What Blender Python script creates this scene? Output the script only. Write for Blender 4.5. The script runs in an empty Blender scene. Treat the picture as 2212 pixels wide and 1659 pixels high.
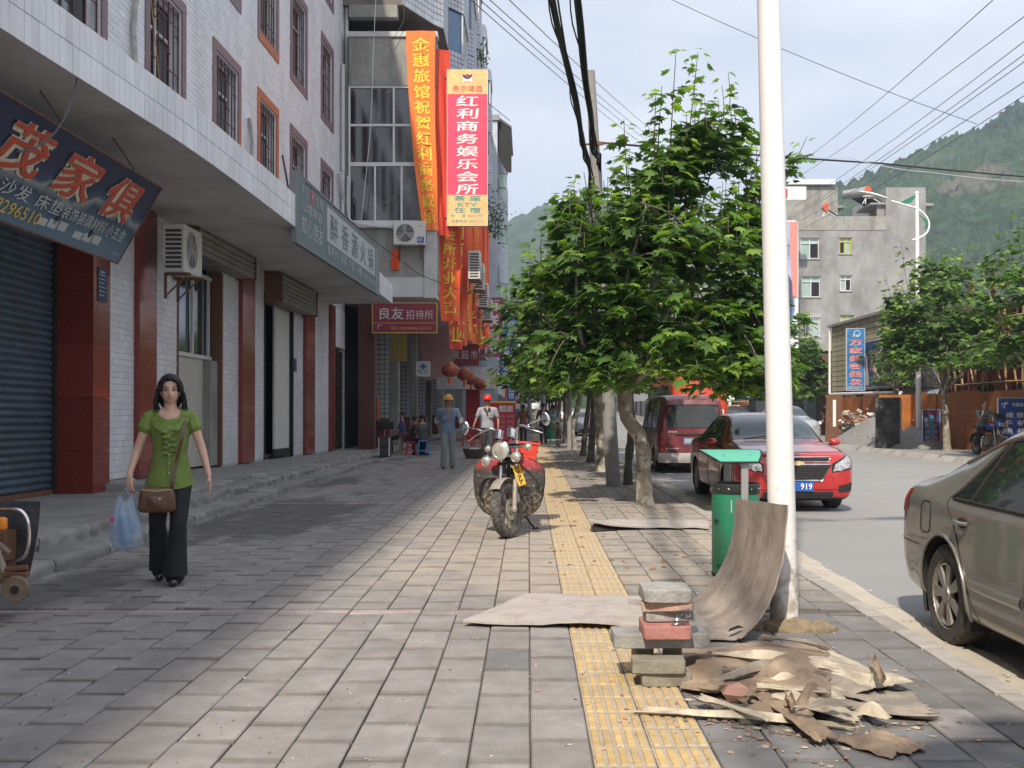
import bpy, math, random
import numpy as np
from mathutils import Vector, Matrix, Euler, noise
R = math.radians
rnd = random.Random(7)
SC = bpy.context.scene
COL = SC.collection
# -- camera
cam_d = bpy.data.cameras.new('camera'); cam = bpy.data.objects.new('camera', cam_d); COL.objects.link(cam)
cam.location = (0, 0, 1.4); cam.rotation_euler = (R(90), 0, 0)
cam_d.sensor_width = 36; cam_d.lens = 36*2300/2212
cam_d.shift_x = -35/2212; cam_d.shift_y = 55.5/2212
cam_d.clip_start = .05; cam_d.clip_end = 4000
SC.camera = cam
# -- sun + sky
SUN = Vector((.27, .95, -1.0)).normalized()
sd = bpy.data.lights.new('sun', 'SUN'); sd.energy = 4.5; sd.angle = R(1.3); sd.color = (1, .905, .77)
so = bpy.data.objects.new('sun', sd); COL.objects.link(so)
so.rotation_euler = SUN.to_track_quat('-Z', 'Y').to_euler(); so.location = (-20, -40, 60)
W = bpy.data.worlds.new('World'); SC.world = W; W.use_nodes = True
nt = W.node_tree; nt.nodes.clear()
out = nt.nodes.new('ShaderNodeOutputWorld'); bg = nt.nodes.new('ShaderNodeBackground')
sky = nt.nodes.new('ShaderNodeTexSky'); sky.sky_type = 'NISHITA'; sky.sun_disc = False
sky.sun_elevation = math.asin(-SUN.z); sky.sun_rotation = math.atan2(-SUN.x, -SUN.y)
sky.dust_density = 3.0; sky.air_density = 1.2
tc = nt.nodes.new('ShaderNodeTexCoord'); mp = nt.nodes.new('ShaderNodeMapping'); mp.inputs['Scale'].default_value = (1.3, 1.3, 3.2)
nz = nt.nodes.new('ShaderNodeTexNoise'); nz.inputs['Scale'].default_value = 2.1; nz.inputs['Detail'].default_value = 6; nz.inputs['Roughness'].default_value = .52
cr = nt.nodes.new('ShaderNodeValToRGB')
cr.color_ramp.elements[0].position = .36; cr.color_ramp.elements[0].color = (4.2, 4.55, 5.2, 1)
cr.color_ramp.elements[1].position = .66; cr.color_ramp.elements[1].color = (6.3, 6.45, 6.75, 1)
mx = nt.nodes.new('ShaderNodeMix'); mx.data_type = 'RGBA'; mx.inputs[0].default_value = .9
L = nt.links.new
L(tc.outputs['Generated'], mp.inputs[0]); L(mp.outputs[0], nz.inputs['Vector']); L(nz.outputs['Fac'], cr.inputs[0])
L(sky.outputs[0], mx.inputs[6]); L(cr.outputs[0], mx.inputs[7]); L(mx.outputs[2], bg.inputs['Color'])
bg.inputs['Strength'].default_value = .152
L(bg.outputs[0], out.inputs['Surface'])
SC.view_settings.view_transform = 'Standard'; SC.view_settings.look = 'None'
SC.view_settings.exposure = .29; SC.view_settings.gamma = 1.0; SC.view_settings.use_curve_mapping = False
SC.cycles.max_bounces = 6; SC.cycles.transparent_max_bounces = 16
# -- materials
MATS = {}
def mat(name, col, rough=.75, metal=0., var=.18, vs=6., bump=.15, bs=60., isl=0., dirt=None, dfac=.4, ds=2.5,
        trans=0., ior=None, coat=0., extra=None, streak=0.):
    """principled material with noise-varied colour, optional dirt colour, per-island variation and bump"""
    if name in MATS: return MATS[name]
    m = bpy.data.materials.new(name); m.use_nodes = True; MATS[name] = m
    n = m.node_tree.nodes; l = m.node_tree.links.new
    b = n['Principled BSDF']; b.inputs['Roughness'].default_value = rough; b.inputs['Metallic'].default_value = metal
    if coat: b.inputs['Coat Weight'].default_value = coat; b.inputs['Coat Roughness'].default_value = .05
    if trans: b.inputs['Transmission Weight'].default_value = trans
    if ior: b.inputs['IOR'].default_value = ior
    g = n.new('ShaderNodeNewGeometry'); pos = g.outputs['Position']
    tx = n.new('ShaderNodeTexNoise'); tx.inputs['Scale'].default_value = vs; tx.inputs['Detail'].default_value = 5; tx.inputs['Roughness'].default_value = .6
    l(pos, tx.inputs['Vector'])
    mr = n.new('ShaderNodeMapRange'); mr.inputs[1].default_value = .3; mr.inputs[2].default_value = .7
    mr.inputs[3].default_value = 1-var; mr.inputs[4].default_value = 1+var; l(tx.outputs['Fac'], mr.inputs[0])
    val = mr.outputs[0]
    if isl:
        r = n.new('ShaderNodeMapRange'); r.inputs[3].default_value = 1-isl; r.inputs[4].default_value = 1+isl
        oi = n.new('ShaderNodeObjectInfo'); ad = n.new('ShaderNodeMath'); ad.operation = 'ADD'
        l(g.outputs['Random Per Island'], ad.inputs[0]); l(oi.outputs['Random'], ad.inputs[1])
        fr = n.new('ShaderNodeMath'); fr.operation = 'FRACT'; l(ad.outputs[0], fr.inputs[0]); l(fr.outputs[0], r.inputs[0])
        mu = n.new('ShaderNodeMath'); mu.operation = 'MULTIPLY'; l(val, mu.inputs[0]); l(r.outputs[0], mu.inputs[1]); val = mu.outputs[0]
    sc = n.new('ShaderNodeVectorMath'); sc.operation = 'SCALE'; sc.inputs[0].default_value = col[:3]; l(val, sc.inputs['Scale'])
    c = sc.outputs[0]
    if dirt is not None:
        t2 = n.new('ShaderNodeTexNoise'); t2.inputs['Scale'].default_value = ds; t2.inputs['Detail'].default_value = 8; t2.inputs['Roughness'].default_value = .7
        if streak:
            mpn = n.new('ShaderNodeMapping'); mpn.inputs['Scale'].default_value = (1, 1, streak); l(pos, mpn.inputs[0]); l(mpn.outputs[0], t2.inputs['Vector'])
        else: l(pos, t2.inputs['Vector'])
        m2 = n.new('ShaderNodeMapRange'); m2.inputs[1].default_value = .45; m2.inputs[2].default_value = .72
        m2.inputs[3].default_value = 0; m2.inputs[4].default_value = dfac; l(t2.outputs['Fac'], m2.inputs[0])
        mi = n.new('ShaderNodeMix'); mi.data_type = 'RGBA'; l(m2.outputs[0], mi.inputs[0]); l(c, mi.inputs[6]); mi.inputs[7].default_value = (*dirt, 1)
        c = mi.outputs[2]
    if extra: c = extra(n, l, c, pos)
    l(c, b.inputs['Base Color'])
    if bump:
        t3 = n.new('ShaderNodeTexNoise'); t3.inputs['Scale'].default_value = bs; t3.inputs['Detail'].default_value = 6
        l(pos, t3.inputs['Vector']); bu = n.new('ShaderNodeBump'); bu.inputs['Strength'].default_value = bump; bu.inputs['Distance'].default_value = .01
        l(t3.outputs['Fac'], bu.inputs['Height']); l(bu.outputs[0], b.inputs['Normal'])
    return m
def N(n, kind, **kw):
    o = n.new('ShaderNode'+kind)
    for k, v in kw.items():
        if k.startswith('i'): o.inputs[int(k[1:])].default_value = v
        else: setattr(o, k, v)
    return o
def mixc(n, l, fac, c, col):
    mi = n.new('ShaderNodeMix'); mi.data_type = 'RGBA'; l(fac, mi.inputs[0]) if not isinstance(fac, float) else None
    l(c, mi.inputs[6]); mi.inputs[7].default_value = (*col, 1); return mi.outputs[2]
# -- mesh builder
class MB:
    def __init__(s): s.v = []; s.f = []; s.m = []; s.mi = 0
    def add(s, vs, fs, M=None):
        b = len(s.v)
        if M is not None: vs = [M @ Vector(v) for v in vs]
        s.v.extend([tuple(v) for v in vs]); s.f.extend([tuple(b+i for i in f) for f in fs]); s.m.extend([s.mi]*len(fs)); return s
    def box(s, c, sz, M=None, rz=0, rx=0, ry=0):
        x, y, z = sz[0]/2, sz[1]/2, sz[2]/2
        vs = [Vector((a, b, d)) for a in (-x, x) for b in (-y, y) for d in (-z, z)]
        rot = Euler((rx, ry, rz)).to_matrix() if (rz or rx or ry) else None
        vs = [(rot @ v if rot else v)+Vector(c) for v in vs]
        return s.add(vs, [(0, 1, 3, 2), (4, 6, 7, 5), (0, 4, 5, 1), (2, 3, 7, 6), (0, 2, 6, 4), (1, 5, 7, 3)], M)
    def bx(s, x0, x1, y0, y1, z0, z1, M=None):
        return s.box(((x0+x1)/2, (y0+y1)/2, (z0+z1)/2), (x1-x0, y1-y0, z1-z0), M)
    def tube(s, pts, rad, n=8, caps=True, M=None, sq=1.0, closed=False):
        pts = [Vector(p) for p in pts]; k = len(pts)
        if not hasattr(rad, '__len__'): rad = [rad]*k
        vs = []; prev = None
        for i, p in enumerate(pts):
            if closed: t = pts[(i+1) % k]-pts[i-1]
            else: t = pts[min(i+1, k-1)]-pts[max(i-1, 0)]
            t = t.normalized() if t.length > 1e-9 else Vector((0, 0, 1))
            if prev is None:
                a = Vector((0, 0, 1)) if abs(t.z) < .9 else Vector((1, 0, 0))
                u = t.cross(a).normalized()
            else:
                u = (prev-t*prev.dot(t)).normalized()
            prev = u; w = t.cross(u)
            for j in range(n):
                an = 2*math.pi*j/n
                vs.append(p+(u*math.cos(an)*rad[i]+w*math.sin(an)*rad[i]*sq))
        fs = []
        for i in range(k if closed else k-1):
            a = i*n; b = ((i+1) % k)*n
            for j in range(n): fs.append((a+j, a+(j+1) % n, b+(j+1) % n, b+j))
        if caps and not closed:
            fs.append(tuple(range(n-1, -1, -1))); fs.append(tuple((k-1)*n+j for j in range(n)))
        return s.add(vs, fs, M)
    def cyl(s, p0, p1, r0, r1=None, n=16, M=None): return s.tube([p0, p1], [r0, r0 if r1 is None else r1], n, True, M)
    def ring(s, c, nrm, r, rt, n=24, m=8, M=None):
        nrm = Vector(nrm).normalized(); a = Vector((0, 0, 1)) if abs(nrm.z) < .9 else Vector((1, 0, 0))
        u = nrm.cross(a).normalized(); w = nrm.cross(u)
        return s.tube([Vector(c)+u*math.cos(2*math.pi*i/n)*r+w*math.sin(2*math.pi*i/n)*r for i in range(n)], rt, m, False, M, closed=True)
    def sph(s, c, r, nu=12, nv=8, M=None, rot=None, z0=-1., z1=1.):
        if not hasattr(r, '__len__'): r = (r, r, r)
        vs = []; a0 = math.asin(z0); a1 = math.asin(z1)
        for i in range(nv+1):
            ph = a0+(a1-a0)*i/nv
            for j in range(nu):
                th = 2*math.pi*j/nu
                v = Vector((math.cos(ph)*math.cos(th)*r[0], math.cos(ph)*math.sin(th)*r[1], math.sin(ph)*r[2]))
                if rot: v = rot @ v
                vs.append(v+Vector(c))
        fs = [(i*nu+j, i*nu+(j+1) % nu, (i+1)*nu+(j+1) % nu, (i+1)*nu+j) for i in range(nv) for j in range(nu)]
        fs.append(tuple(range(nu-1, -1, -1))); fs.append(tuple(nv*nu+j for j in range(nu)))
        return s.add(vs, fs, M)
    def lathe(s, prof, c=(0, 0, 0), n=24, M=None, axis=None, caps=True):
        vs = []
        rot = Vector((0, 0, 1)).rotation_difference(Vector(axis)).to_matrix() if axis else None
        for r, z in prof:
            for j in range(n):
                v = Vector((r*math.cos(2*math.pi*j/n), r*math.sin(2*math.pi*j/n), z))
                if rot: v = rot @ v
                vs.append(v+Vector(c))
        k = len(prof)
        fs = [(i*n+j, i*n+(j+1) % n, (i+1)*n+(j+1) % n, (i+1)*n+j) for i in range(k-1) for j in range(n)]
        if caps: fs.append(tuple(range(n-1, -1, -1))); fs.append(tuple((k-1)*n+j for j in range(n)))
        return s.add(vs, fs, M)
    def prism(s, poly, o, ux, uy, d, M=None):
        """polygon (2-D) placed at o with axes ux, uy, extruded along vector d"""
        o = Vector(o); ux = Vector(ux); uy = Vector(uy); d = Vector(d); n = len(poly)
        a = [o+ux*p[0]+uy*p[1] for p in poly]
        return s.add(a+[p+d for p in a], [tuple(range(n-1, -1, -1)), tuple(range(n, 2*n))]+[(i, (i+1) % n, n+(i+1) % n, n+i) for i in range(n)], M)
    def grid(s, fn, nu, nv, thick=None, M=None):
        P = [[Vector(fn(i/nu, j/nv)) for j in range(nv+1)] for i in range(nu+1)]
        vs = [p for r in P for p in r]; k = nv+1
        fs = [(i*k+j, (i+1)*k+j, (i+1)*k+j+1, i*k+j+1) for i in range(nu) for j in range(nv)]
        if thick:
            b = len(vs); nn = []
            for i in range(nu+1):
                for j in range(nv+1):
                    du = P[min(i+1, nu)][j]-P[max(i-1, 0)][j]; dv = P[i][min(j+1, nv)]-P[i][max(j-1, 0)]
                    q = du.cross(dv); q = q.normalized() if q.length > 1e-12 else Vector((0, 0, 1)); nn.append(P[i][j]-q*thick)
            vs += nn; fs += [tuple(b+x for x in reversed(f)) for f in list(fs)]
            ed = [j for j in range(k)]+[i*k+nv for i in range(1, nu+1)]+[nu*k+j for j in range(nv-1, -1, -1)]+[i*k for i in range(nu-1, 0, -1)]
            for q in range(len(ed)):
                a = ed[q]; c = ed[(q+1) % len(ed)]; fs.append((a, c, b+c, b+a))
        return s.add(vs, fs, M)
    def build(s, name, mats, parent=None, world=False, smooth=35, bevel=0, seg=2, **tags):
        if not isinstance(mats, (list, tuple)): mats = [mats]
        off = Vector((0, 0, 0))
        if world and parent is not None:
            p = parent
            while p is not None: off += Vector(p.location); p = p.parent
        vs = s.v if off.length == 0 else [(v[0]-off.x, v[1]-off.y, v[2]-off.z) for v in s.v]
        me = bpy.data.meshes.new(name); me.from_pydata(vs, [], s.f)
        for m_ in mats: me.materials.append(m_)
        if len(mats) > 1: me.polygons.foreach_set('material_index', s.m)
        if smooth:
            me.polygons.foreach_set('use_smooth', [True]*len(me.polygons)); me.set_sharp_from_angle(angle=R(smooth))
        me.update()
        return link(name, me, parent, bevel, seg, **tags)
def link(name, me, parent=None, bevel=0, seg=2, **tags):
    o = bpy.data.objects.new(name, me); COL.objects.link(o); o.parent = parent
    if bevel:
        b = o.modifiers.new('bevel', 'BEVEL'); b.width = bevel; b.segments = seg; b.limit_method = 'ANGLE'; b.angle_limit = R(40)
    for k, v in tags.items():
        if v is not None: o[k] = v
    return o
def thing(name, label, cat, loc=(0, 0, 0), rz=0, group=None, rx=0):
    o = bpy.data.objects.new(name, None); COL.objects.link(o); o.location = loc; o.rotation_euler = (rx, 0, rz)
    o.empty_display_size = .2; o['label'] = label; o['category'] = cat
    if group: o['group'] = group
    return o
def thing_part(name, parent):
    o = bpy.data.objects.new(name, None); COL.objects.link(o); o.parent = parent; return o
def catmull(P, t):
    """P list of tuples, t in [0,1] -> interpolated tuple"""
    n = len(P)-1; x = min(max(t, 0), 1)*n; i = min(int(x), n-1); u = x-i
    a = np.array(P[max(i-1, 0)], float); b = np.array(P[i], float); c = np.array(P[i+1], float); d = np.array(P[min(i+2, n)], float)
    return .5*((2*b)+(-a+c)*u+(2*a-5*b+4*c-d)*u*u+(-a+3*b-3*c+d)*u**3)
def smooth_pts(P, n): return [tuple(catmull(P, i/n)) for i in range(n+1)]
# -- lettering
TMP = bpy.data.scenes.new('tmp')
def tmpdg(ob):
    for c in list(ob.users_collection): c.objects.unlink(ob)
    TMP.collection.objects.link(ob)
    with bpy.context.temp_override(scene=TMP, view_layer=TMP.view_layers[0]):
        dg = bpy.context.evaluated_depsgraph_get()
    dg.update(); return dg
def lettering(parent, txt, c, ux, uy, w, h, m, depth=.004, bold=0., world=True, shear=0., name='lettering', spacing=1., align=None, lift=None):
    cu = bpy.data.curves.new('t', 'FONT'); cu.body = txt; cu.size = 1; cu.align_x = 'CENTER'; cu.space_line = spacing; cu.space_character = 1.05
    cu.resolution_u = 2
    ob = bpy.data.objects.new('t', cu); dg = tmpdg(ob)
    me = bpy.data.meshes.new_from_object(ob.evaluated_get(dg)); bpy.data.objects.remove(ob); bpy.data.curves.remove(cu)
    if bold:
        vs0 = [tuple(v.co) for v in me.vertices]; fs0 = [tuple(p.vertices) for p in me.polygons]; V = []; F = []
        for k, (dx, dy) in enumerate(((0, 0), (1, 1), (-1, 1), (1, -1), (-1, -1), (1.3, 0), (-1.3, 0))):
            b = len(V); V += [(v[0]+dx*bold*.62, v[1]+dy*bold*.62, 0) for v in vs0]; F += [tuple(b+i for i in f) for f in fs0]
        nv0 = len(vs0); me = bpy.data.meshes.new(name); me.from_pydata(V, [], F)
    n = len(me.vertices)
    if n == 0: print('EMPTY TEXT', txt); return None
    co = np.zeros(n*3); me.vertices.foreach_get('co', co); co = co.reshape(-1, 3)
    lo = co.min(0); hi = co.max(0); sx = w/(hi[0]-lo[0]) if w else None; sy = h/(hi[1]-lo[1]) if h else None
    sx = sx or sy; sy = sy or sx
    ux = Vector(ux).normalized(); uy = Vector(uy).normalized(); nn = ux.cross(uy)
    x = (co[:, 0]-(lo[0]+hi[0])/2)*sx; y = (co[:, 1]-(lo[1]+hi[1])/2)*sy; x = x+y*shear
    off = Vector(c)+nn*(lift if lift is not None else depth)
    if world and parent is not None:
        p = parent
        while p is not None: off = off-Vector(p.location); p = p.parent
    P = np.outer(x, np.array(ux))+np.outer(y, np.array(uy))+np.array(off)
    if bold: P = P+np.outer((np.arange(n)//nv0)*.0004, np.array(nn))
    me.vertices.foreach_set('co', P.ravel().astype(np.float32)); me.materials.clear(); me.materials.append(m); me.name = name; me.update()
    return link(name, me, parent)
# -- organic bodies
def ortho(t):
    a = Vector((0, 0, 1)) if abs(t.z) < .9 else Vector((1, 0, 0)); u = t.cross(a).normalized(); return u, t.cross(u)
def cap(mb, p0, p1, r0, r1, n=12):
    p0 = Vector(p0); p1 = Vector(p1); t = (p1-p0).normalized()
    pts = [p0-t*r0*.98, p0-t*r0*.7, p0-t*r0*.3, p0, p1, p1+t*r1*.3, p1+t*r1*.7, p1+t*r1*.98]
    mb.tube(pts, [r0*.15, r0*.7, r0*.95, r0, r1, r1*.95, r1*.7, r1*.15], n)
def organic(mb, name, m, parent, voxel=.012, sm=2, world=False):
    t = mb.build('tmp', m, None)
    md = t.modifiers.new('r', 'REMESH'); md.mode = 'VOXEL'; md.voxel_size = voxel; md.use_smooth_shade = True
    if sm: ms = t.modifiers.new('s', 'SMOOTH'); ms.factor = .5; ms.iterations = sm
    dg = tmpdg(t)
    me = bpy.data.meshes.new_from_object(t.evaluated_get(dg)); bpy.data.objects.remove(t)
    me.materials.clear(); me.materials.append(m); me.name = name
    me.polygons.foreach_set('use_smooth', [True]*len(me.polygons))
    return link(name, me, parent)
# -- shared materials
def rib_extra(sand=True):
    def f(n, l, c, pos):
        s = N(n, 'SeparateXYZ'); l(pos, s.inputs[0])
        m = N(n, 'Math', operation='MULTIPLY', i1=1/.0088*2*math.pi); l(s.outputs[0], m.inputs[0])
        sn = N(n, 'Math', operation='SINE'); l(m.outputs[0], sn.inputs[0])
        mr = N(n, 'MapRange', i1=.0, i2=.8, i3=0., i4=.50); l(sn.outputs[0], mr.inputs[0])
        wr = N(n, 'TexNoise'); wr.inputs['Scale'].default_value = 3.; wr.inputs['Detail'].default_value = 4; l(pos, wr.inputs['Vector'])
        wm = N(n, 'MapRange', i1=.38, i2=.6, i3=1., i4=.25); l(wr.outputs['Fac'], wm.inputs[0])
        mm = N(n, 'Math', operation='MULTIPLY'); l(mr.outputs[0], mm.inputs[0]); l(wm.outputs[0], mm.inputs[1])
        c = mixc(n, l, mm.outputs[0], c, (.05, .05, .052))
        ns = N(n, 'TexNoise'); ns.inputs['Scale'].default_value = 1.3; ns.inputs['Detail'].default_value = 9; ns.inputs['Roughness'].default_value = .75; l(pos, ns.inputs['Vector'])
        ym = N(n, 'MapRange', i1=6.6, i2=8.6, i3=-.30, i4=.12); l(s.outputs[1], ym.inputs[0])
        y2 = N(n, 'MapRange', i1=12., i2=19., i3=0., i4=-.12); l(s.outputs[1], y2.inputs[0])
        xm = N(n, 'MapRange', i1=-2.4, i2=-.2, i3=-.28, i4=0.); l(s.outputs[0], xm.inputs[0])
        a1 = N(n, 'Math', operation='ADD'); l(ns.outputs['Fac'], a1.inputs[0]); l(ym.outputs[0], a1.inputs[1])
        a2 = N(n, 'Math', operation='ADD'); l(a1.outputs[0], a2.inputs[0]); l(xm.outputs[0], a2.inputs[1])
        a3 = N(n, 'Math', operation='ADD'); l(a2.outputs[0], a3.inputs[0]); l(y2.outputs[0], a3.inputs[1])
        sm = N(n, 'MapRange', i1=.42, i2=.68, i3=0., i4=.8); l(a3.outputs[0], sm.inputs[0])
        c = mixc(n, l, sm.outputs[0], c, (.40, .335, .265))
        uv = n.new('ShaderNodeUVMap'); us = N(n, 'SeparateXYZ'); l(uv.outputs[0], us.inputs[0])
        pp = N(n, 'Math', operation='PINGPONG', i1=.5); l(us.outputs[1], pp.inputs[0])
        nj = N(n, 'TexNoise'); nj.inputs['Scale'].default_value = 9.; nj.inputs['Detail'].default_value = 7; nj.inputs['Roughness'].default_value = .7; l(pos, nj.inputs['Vector'])
        n2 = N(n, 'TexNoise'); n2.inputs['Scale'].default_value = 2.3; n2.inputs['Detail'].default_value = 3; l(pos, n2.inputs['Vector'])
        j0 = N(n, 'Math', operation='MULTIPLY'); l(nj.outputs['Fac'], j0.inputs[0]); l(n2.outputs['Fac'], j0.inputs[1])
        j1 = N(n, 'Math', operation='MULTIPLY', i1=.30); l(j0.outputs[0], j1.inputs[0])
        j2 = N(n, 'Math', operation='SUBTRACT'); l(j1.outputs[0], j2.inputs[0]); l(pp.outputs[0], j2.inputs[1])
        jm = N(n, 'MapRange', i1=.0, i2=.09, i3=0., i4=.75); l(j2.outputs[0], jm.inputs[0])
        c = mixc(n, l, jm.outputs[0], c, (.11, .094, .078))
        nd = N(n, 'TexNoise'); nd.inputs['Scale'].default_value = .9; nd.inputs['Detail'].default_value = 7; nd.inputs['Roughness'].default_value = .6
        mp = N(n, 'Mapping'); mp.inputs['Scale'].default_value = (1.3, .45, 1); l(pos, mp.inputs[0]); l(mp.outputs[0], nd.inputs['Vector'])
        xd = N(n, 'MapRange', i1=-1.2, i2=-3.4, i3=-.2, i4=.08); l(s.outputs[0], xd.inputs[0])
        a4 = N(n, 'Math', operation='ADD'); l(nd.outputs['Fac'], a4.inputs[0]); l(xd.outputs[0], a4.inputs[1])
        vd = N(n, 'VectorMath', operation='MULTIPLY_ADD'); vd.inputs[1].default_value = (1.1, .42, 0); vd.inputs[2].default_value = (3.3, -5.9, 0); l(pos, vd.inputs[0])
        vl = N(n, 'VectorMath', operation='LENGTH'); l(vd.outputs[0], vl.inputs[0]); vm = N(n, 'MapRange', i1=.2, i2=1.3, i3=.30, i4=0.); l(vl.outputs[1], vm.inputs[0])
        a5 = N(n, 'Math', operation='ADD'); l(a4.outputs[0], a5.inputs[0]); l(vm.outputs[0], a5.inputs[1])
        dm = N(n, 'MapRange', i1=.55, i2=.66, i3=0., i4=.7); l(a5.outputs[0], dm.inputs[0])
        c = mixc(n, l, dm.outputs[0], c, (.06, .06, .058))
        return c
    return f
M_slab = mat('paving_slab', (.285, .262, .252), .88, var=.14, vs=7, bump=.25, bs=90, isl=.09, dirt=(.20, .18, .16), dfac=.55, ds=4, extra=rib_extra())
M_slab_dk = mat('dark_and_shade_slab', (.20, .195, .195), .88, var=.14, vs=7, bump=.25, bs=90, isl=.12, dirt=(.14, .13, .12), dfac=.5, ds=4, extra=rib_extra())  # darker slab colour, also used as painted shade right of the tactile strip
M_pink = mat('pink_paving_slab', (.31, .25, .24), .88, var=.16, vs=7, bump=.25, bs=90, isl=.2, dirt=(.24, .22, .2), dfac=.6, ds=4)
def sand_extra(n, l, c, pos):
    s = N(n, 'SeparateXYZ'); l(pos, s.inputs[0])
    ns = N(n, 'TexNoise'); ns.inputs['Scale'].default_value = 2.2; ns.inputs['Detail'].default_value = 9; ns.inputs['Roughness'].default_value = .75; l(pos, ns.inputs['Vector'])
    ym = N(n, 'MapRange', i1=5.6, i2=8.0, i3=-.06, i4=.08); l(s.outputs[1], ym.inputs[0])
    a1 = N(n, 'Math', operation='ADD'); l(ns.outputs['Fac'], a1.inputs[0]); l(ym.outputs[0], a1.inputs[1])
    sm = N(n, 'MapRange', i1=.42, i2=.62, i3=0., i4=.8); l(a1.outputs[0], sm.inputs[0])
    return mixc(n, l, sm.outputs[0], c, (.45, .36, .25))
M_yel = mat('yellow_tactile', (.50, .345, .14), .8, var=.2, vs=14, bump=.2, bs=80, isl=.14, dirt=(.36, .31, .25), dfac=.8, ds=5, extra=sand_extra)
M_yelbase = mat('yellow_tactile_base', (.40, .34, .26), .9, var=.2, vs=30, bump=.3, bs=120, isl=.1, dirt=(.3, .28, .25), dfac=.8, ds=6, extra=sand_extra)
M_grout = mat('grout', (.125, .108, .09), .95, var=.3, vs=5, bump=.5, bs=120, dirt=(.17, .14, .11), dfac=.5, ds=3)
M_road = mat('asphalt_road', (.27, .265, .26), .9, var=.07, vs=1.2, bump=.35, bs=220, dirt=(.21, .2, .19), dfac=.45, ds=.6)
M_gutter = mat('gutter_concrete', (.46, .41, .34), .9, var=.12, vs=6, bump=.3, bs=80, isl=.08, dirt=(.3, .26, .2), dfac=.6, ds=3)
M_kerb = mat('kerb_stone', (.35, .325, .30), .88, var=.15, vs=8, bump=.3, bs=60, isl=.15, dirt=(.22, .2, .18), dfac=.6, ds=5)
M_step = mat('step_stone', (.27, .26, .245), .9, var=.25, vs=6, bump=1., bs=18, isl=.2, dirt=(.09, .085, .08), dfac=.6, ds=3)
M_cement = mat('cement_platform', (.28, .275, .265), .9, var=.15, vs=3, bump=.3, bs=40, dirt=(.12, .115, .11), dfac=.6, ds=1.7)
M_soil = mat('ground_soil', (.2, .18, .14), .95, var=.2, vs=.5, bump=.3, bs=10)
M_white_tile = mat('white_tile', (.70, .705, .75), .42, var=.06, vs=2, bump=.04, bs=30, isl=.07, dirt=(.40, .39, .40), dfac=.5, ds=1.2, streak=.3)
M_joint = mat('tile_joint', (.45, .44, .45), .9, var=.15, vs=4, bump=.1)
M_plaster = mat('white_plaster_soffit', (.56, .55, .55), .85, var=.06, vs=1.5, bump=.08, bs=30, dirt=(.28, .26, .25), dfac=.6, ds=.9)
M_redcol = mat('red_granite_tile', (.20, .030, .022), .25, var=.3, vs=40, bump=.03, isl=.12, coat=.3)
M_darkcol = mat('brown_marble_tile', (.10, .028, .022), .3, var=.3, vs=30, bump=.03, coat=.2)
M_shut = mat('blue_roller_shutter', (.075, .11, .15), .45, metal=.15, var=.25, vs=3, bump=.1, dirt=(.09, .075, .06), dfac=.7, ds=3, streak=.6)
M_rust = mat('rusty_steel', (.16, .075, .04), .8, var=.3, vs=12, bump=.3)
M_shutgrey = mat('grey_roller_shutter', (.27, .26, .24), .55, metal=.2, var=.15, vs=5, bump=.1, dirt=(.14, .12, .1), dfac=.6, ds=4)
M_frame = mat('mauve_window_surround', (.185, .115, .13), .5, var=.12, vs=8, bump=.05)
M_frame_or = mat('orange_window_surround', (.47, .12, .035), .5, var=.25, vs=8, bump=.05, dirt=(.2, .1, .09), dfac=.7, ds=4)
M_bar = mat('maroon_bar', (.085, .022, .028), .55, var=.15, vs=20, bump=.02)
M_alu = mat('white_aluminium', (.62, .63, .64), .4, metal=.1, var=.06, vs=8, bump=.02)
def glass(name, col, rough=.08, var=.3):
    return mat(name, col, rough, var=var, vs=1.5, bump=.03, bs=2.5, coat=.5)
M_glass = glass('dark_window_glass', (.035, .045, .045))
M_glass_g = glass('green_window_glass', (.30, .42, .37), .12, .15)
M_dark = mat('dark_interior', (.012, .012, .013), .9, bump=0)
M_conc = mat('weathered_concrete', (.30, .295, .27), .9, var=.16, vs=2.5, bump=.25, bs=25, dirt=(.11, .105, .095), dfac=.7, ds=1.3, streak=.22)
M_conc2 = mat('grey_render', (.30, .30, .30), .9, var=.16, vs=.9, bump=.3, bs=6, dirt=(.13, .125, .12), dfac=.75, ds=.45, streak=.5)
M_pole = mat('concrete_pole', (.25, .24, .23), .9, var=.12, vs=8, bump=.3, bs=60)
def foot_dirt(n, l, c, pos):
    s = N(n, 'SeparateXYZ'); l(pos, s.inputs[0]); q = N(n, 'TexNoise'); q.inputs['Scale'].default_value = 14; q.inputs['Detail'].default_value = 8; l(pos, q.inputs['Vector'])
    z = N(n, 'MapRange', i1=0., i2=.75, i3=.34, i4=-.05); l(s.outputs[2], z.inputs[0]); a = N(n, 'Math', operation='ADD'); l(q.outputs['Fac'], a.inputs[0]); l(z.outputs[0], a.inputs[1])
    f = N(n, 'MapRange', i1=.62, i2=.85, i3=0., i4=.75); l(a.outputs[0], f.inputs[0]); return mixc(n, l, f.outputs[0], c, (.30, .24, .17))
M_lamp = mat('white_painted_pole', (.80, .79, .79), .35, var=.03, vs=4, bump=.015, bs=20, dirt=(.5, .44, .38), dfac=.22, ds=2.5, extra=foot_dirt)
M_lampgreen = mat('lamp_green', (.02, .18, .1), .4, var=.1)
M_black = mat('black_rubber', (.018, .018, .019), .75, var=.3, vs=15, bump=.2)
M_tyre = mat('dusty_tyre', (.045, .042, .038), .85, var=.3, vs=20, bump=.3, dirt=(.16, .14, .11), dfac=.6, ds=9)
M_chrome = mat('chrome', (.75, .75, .76), .12, metal=1., var=.08, vs=20, bump=.02)
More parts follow.
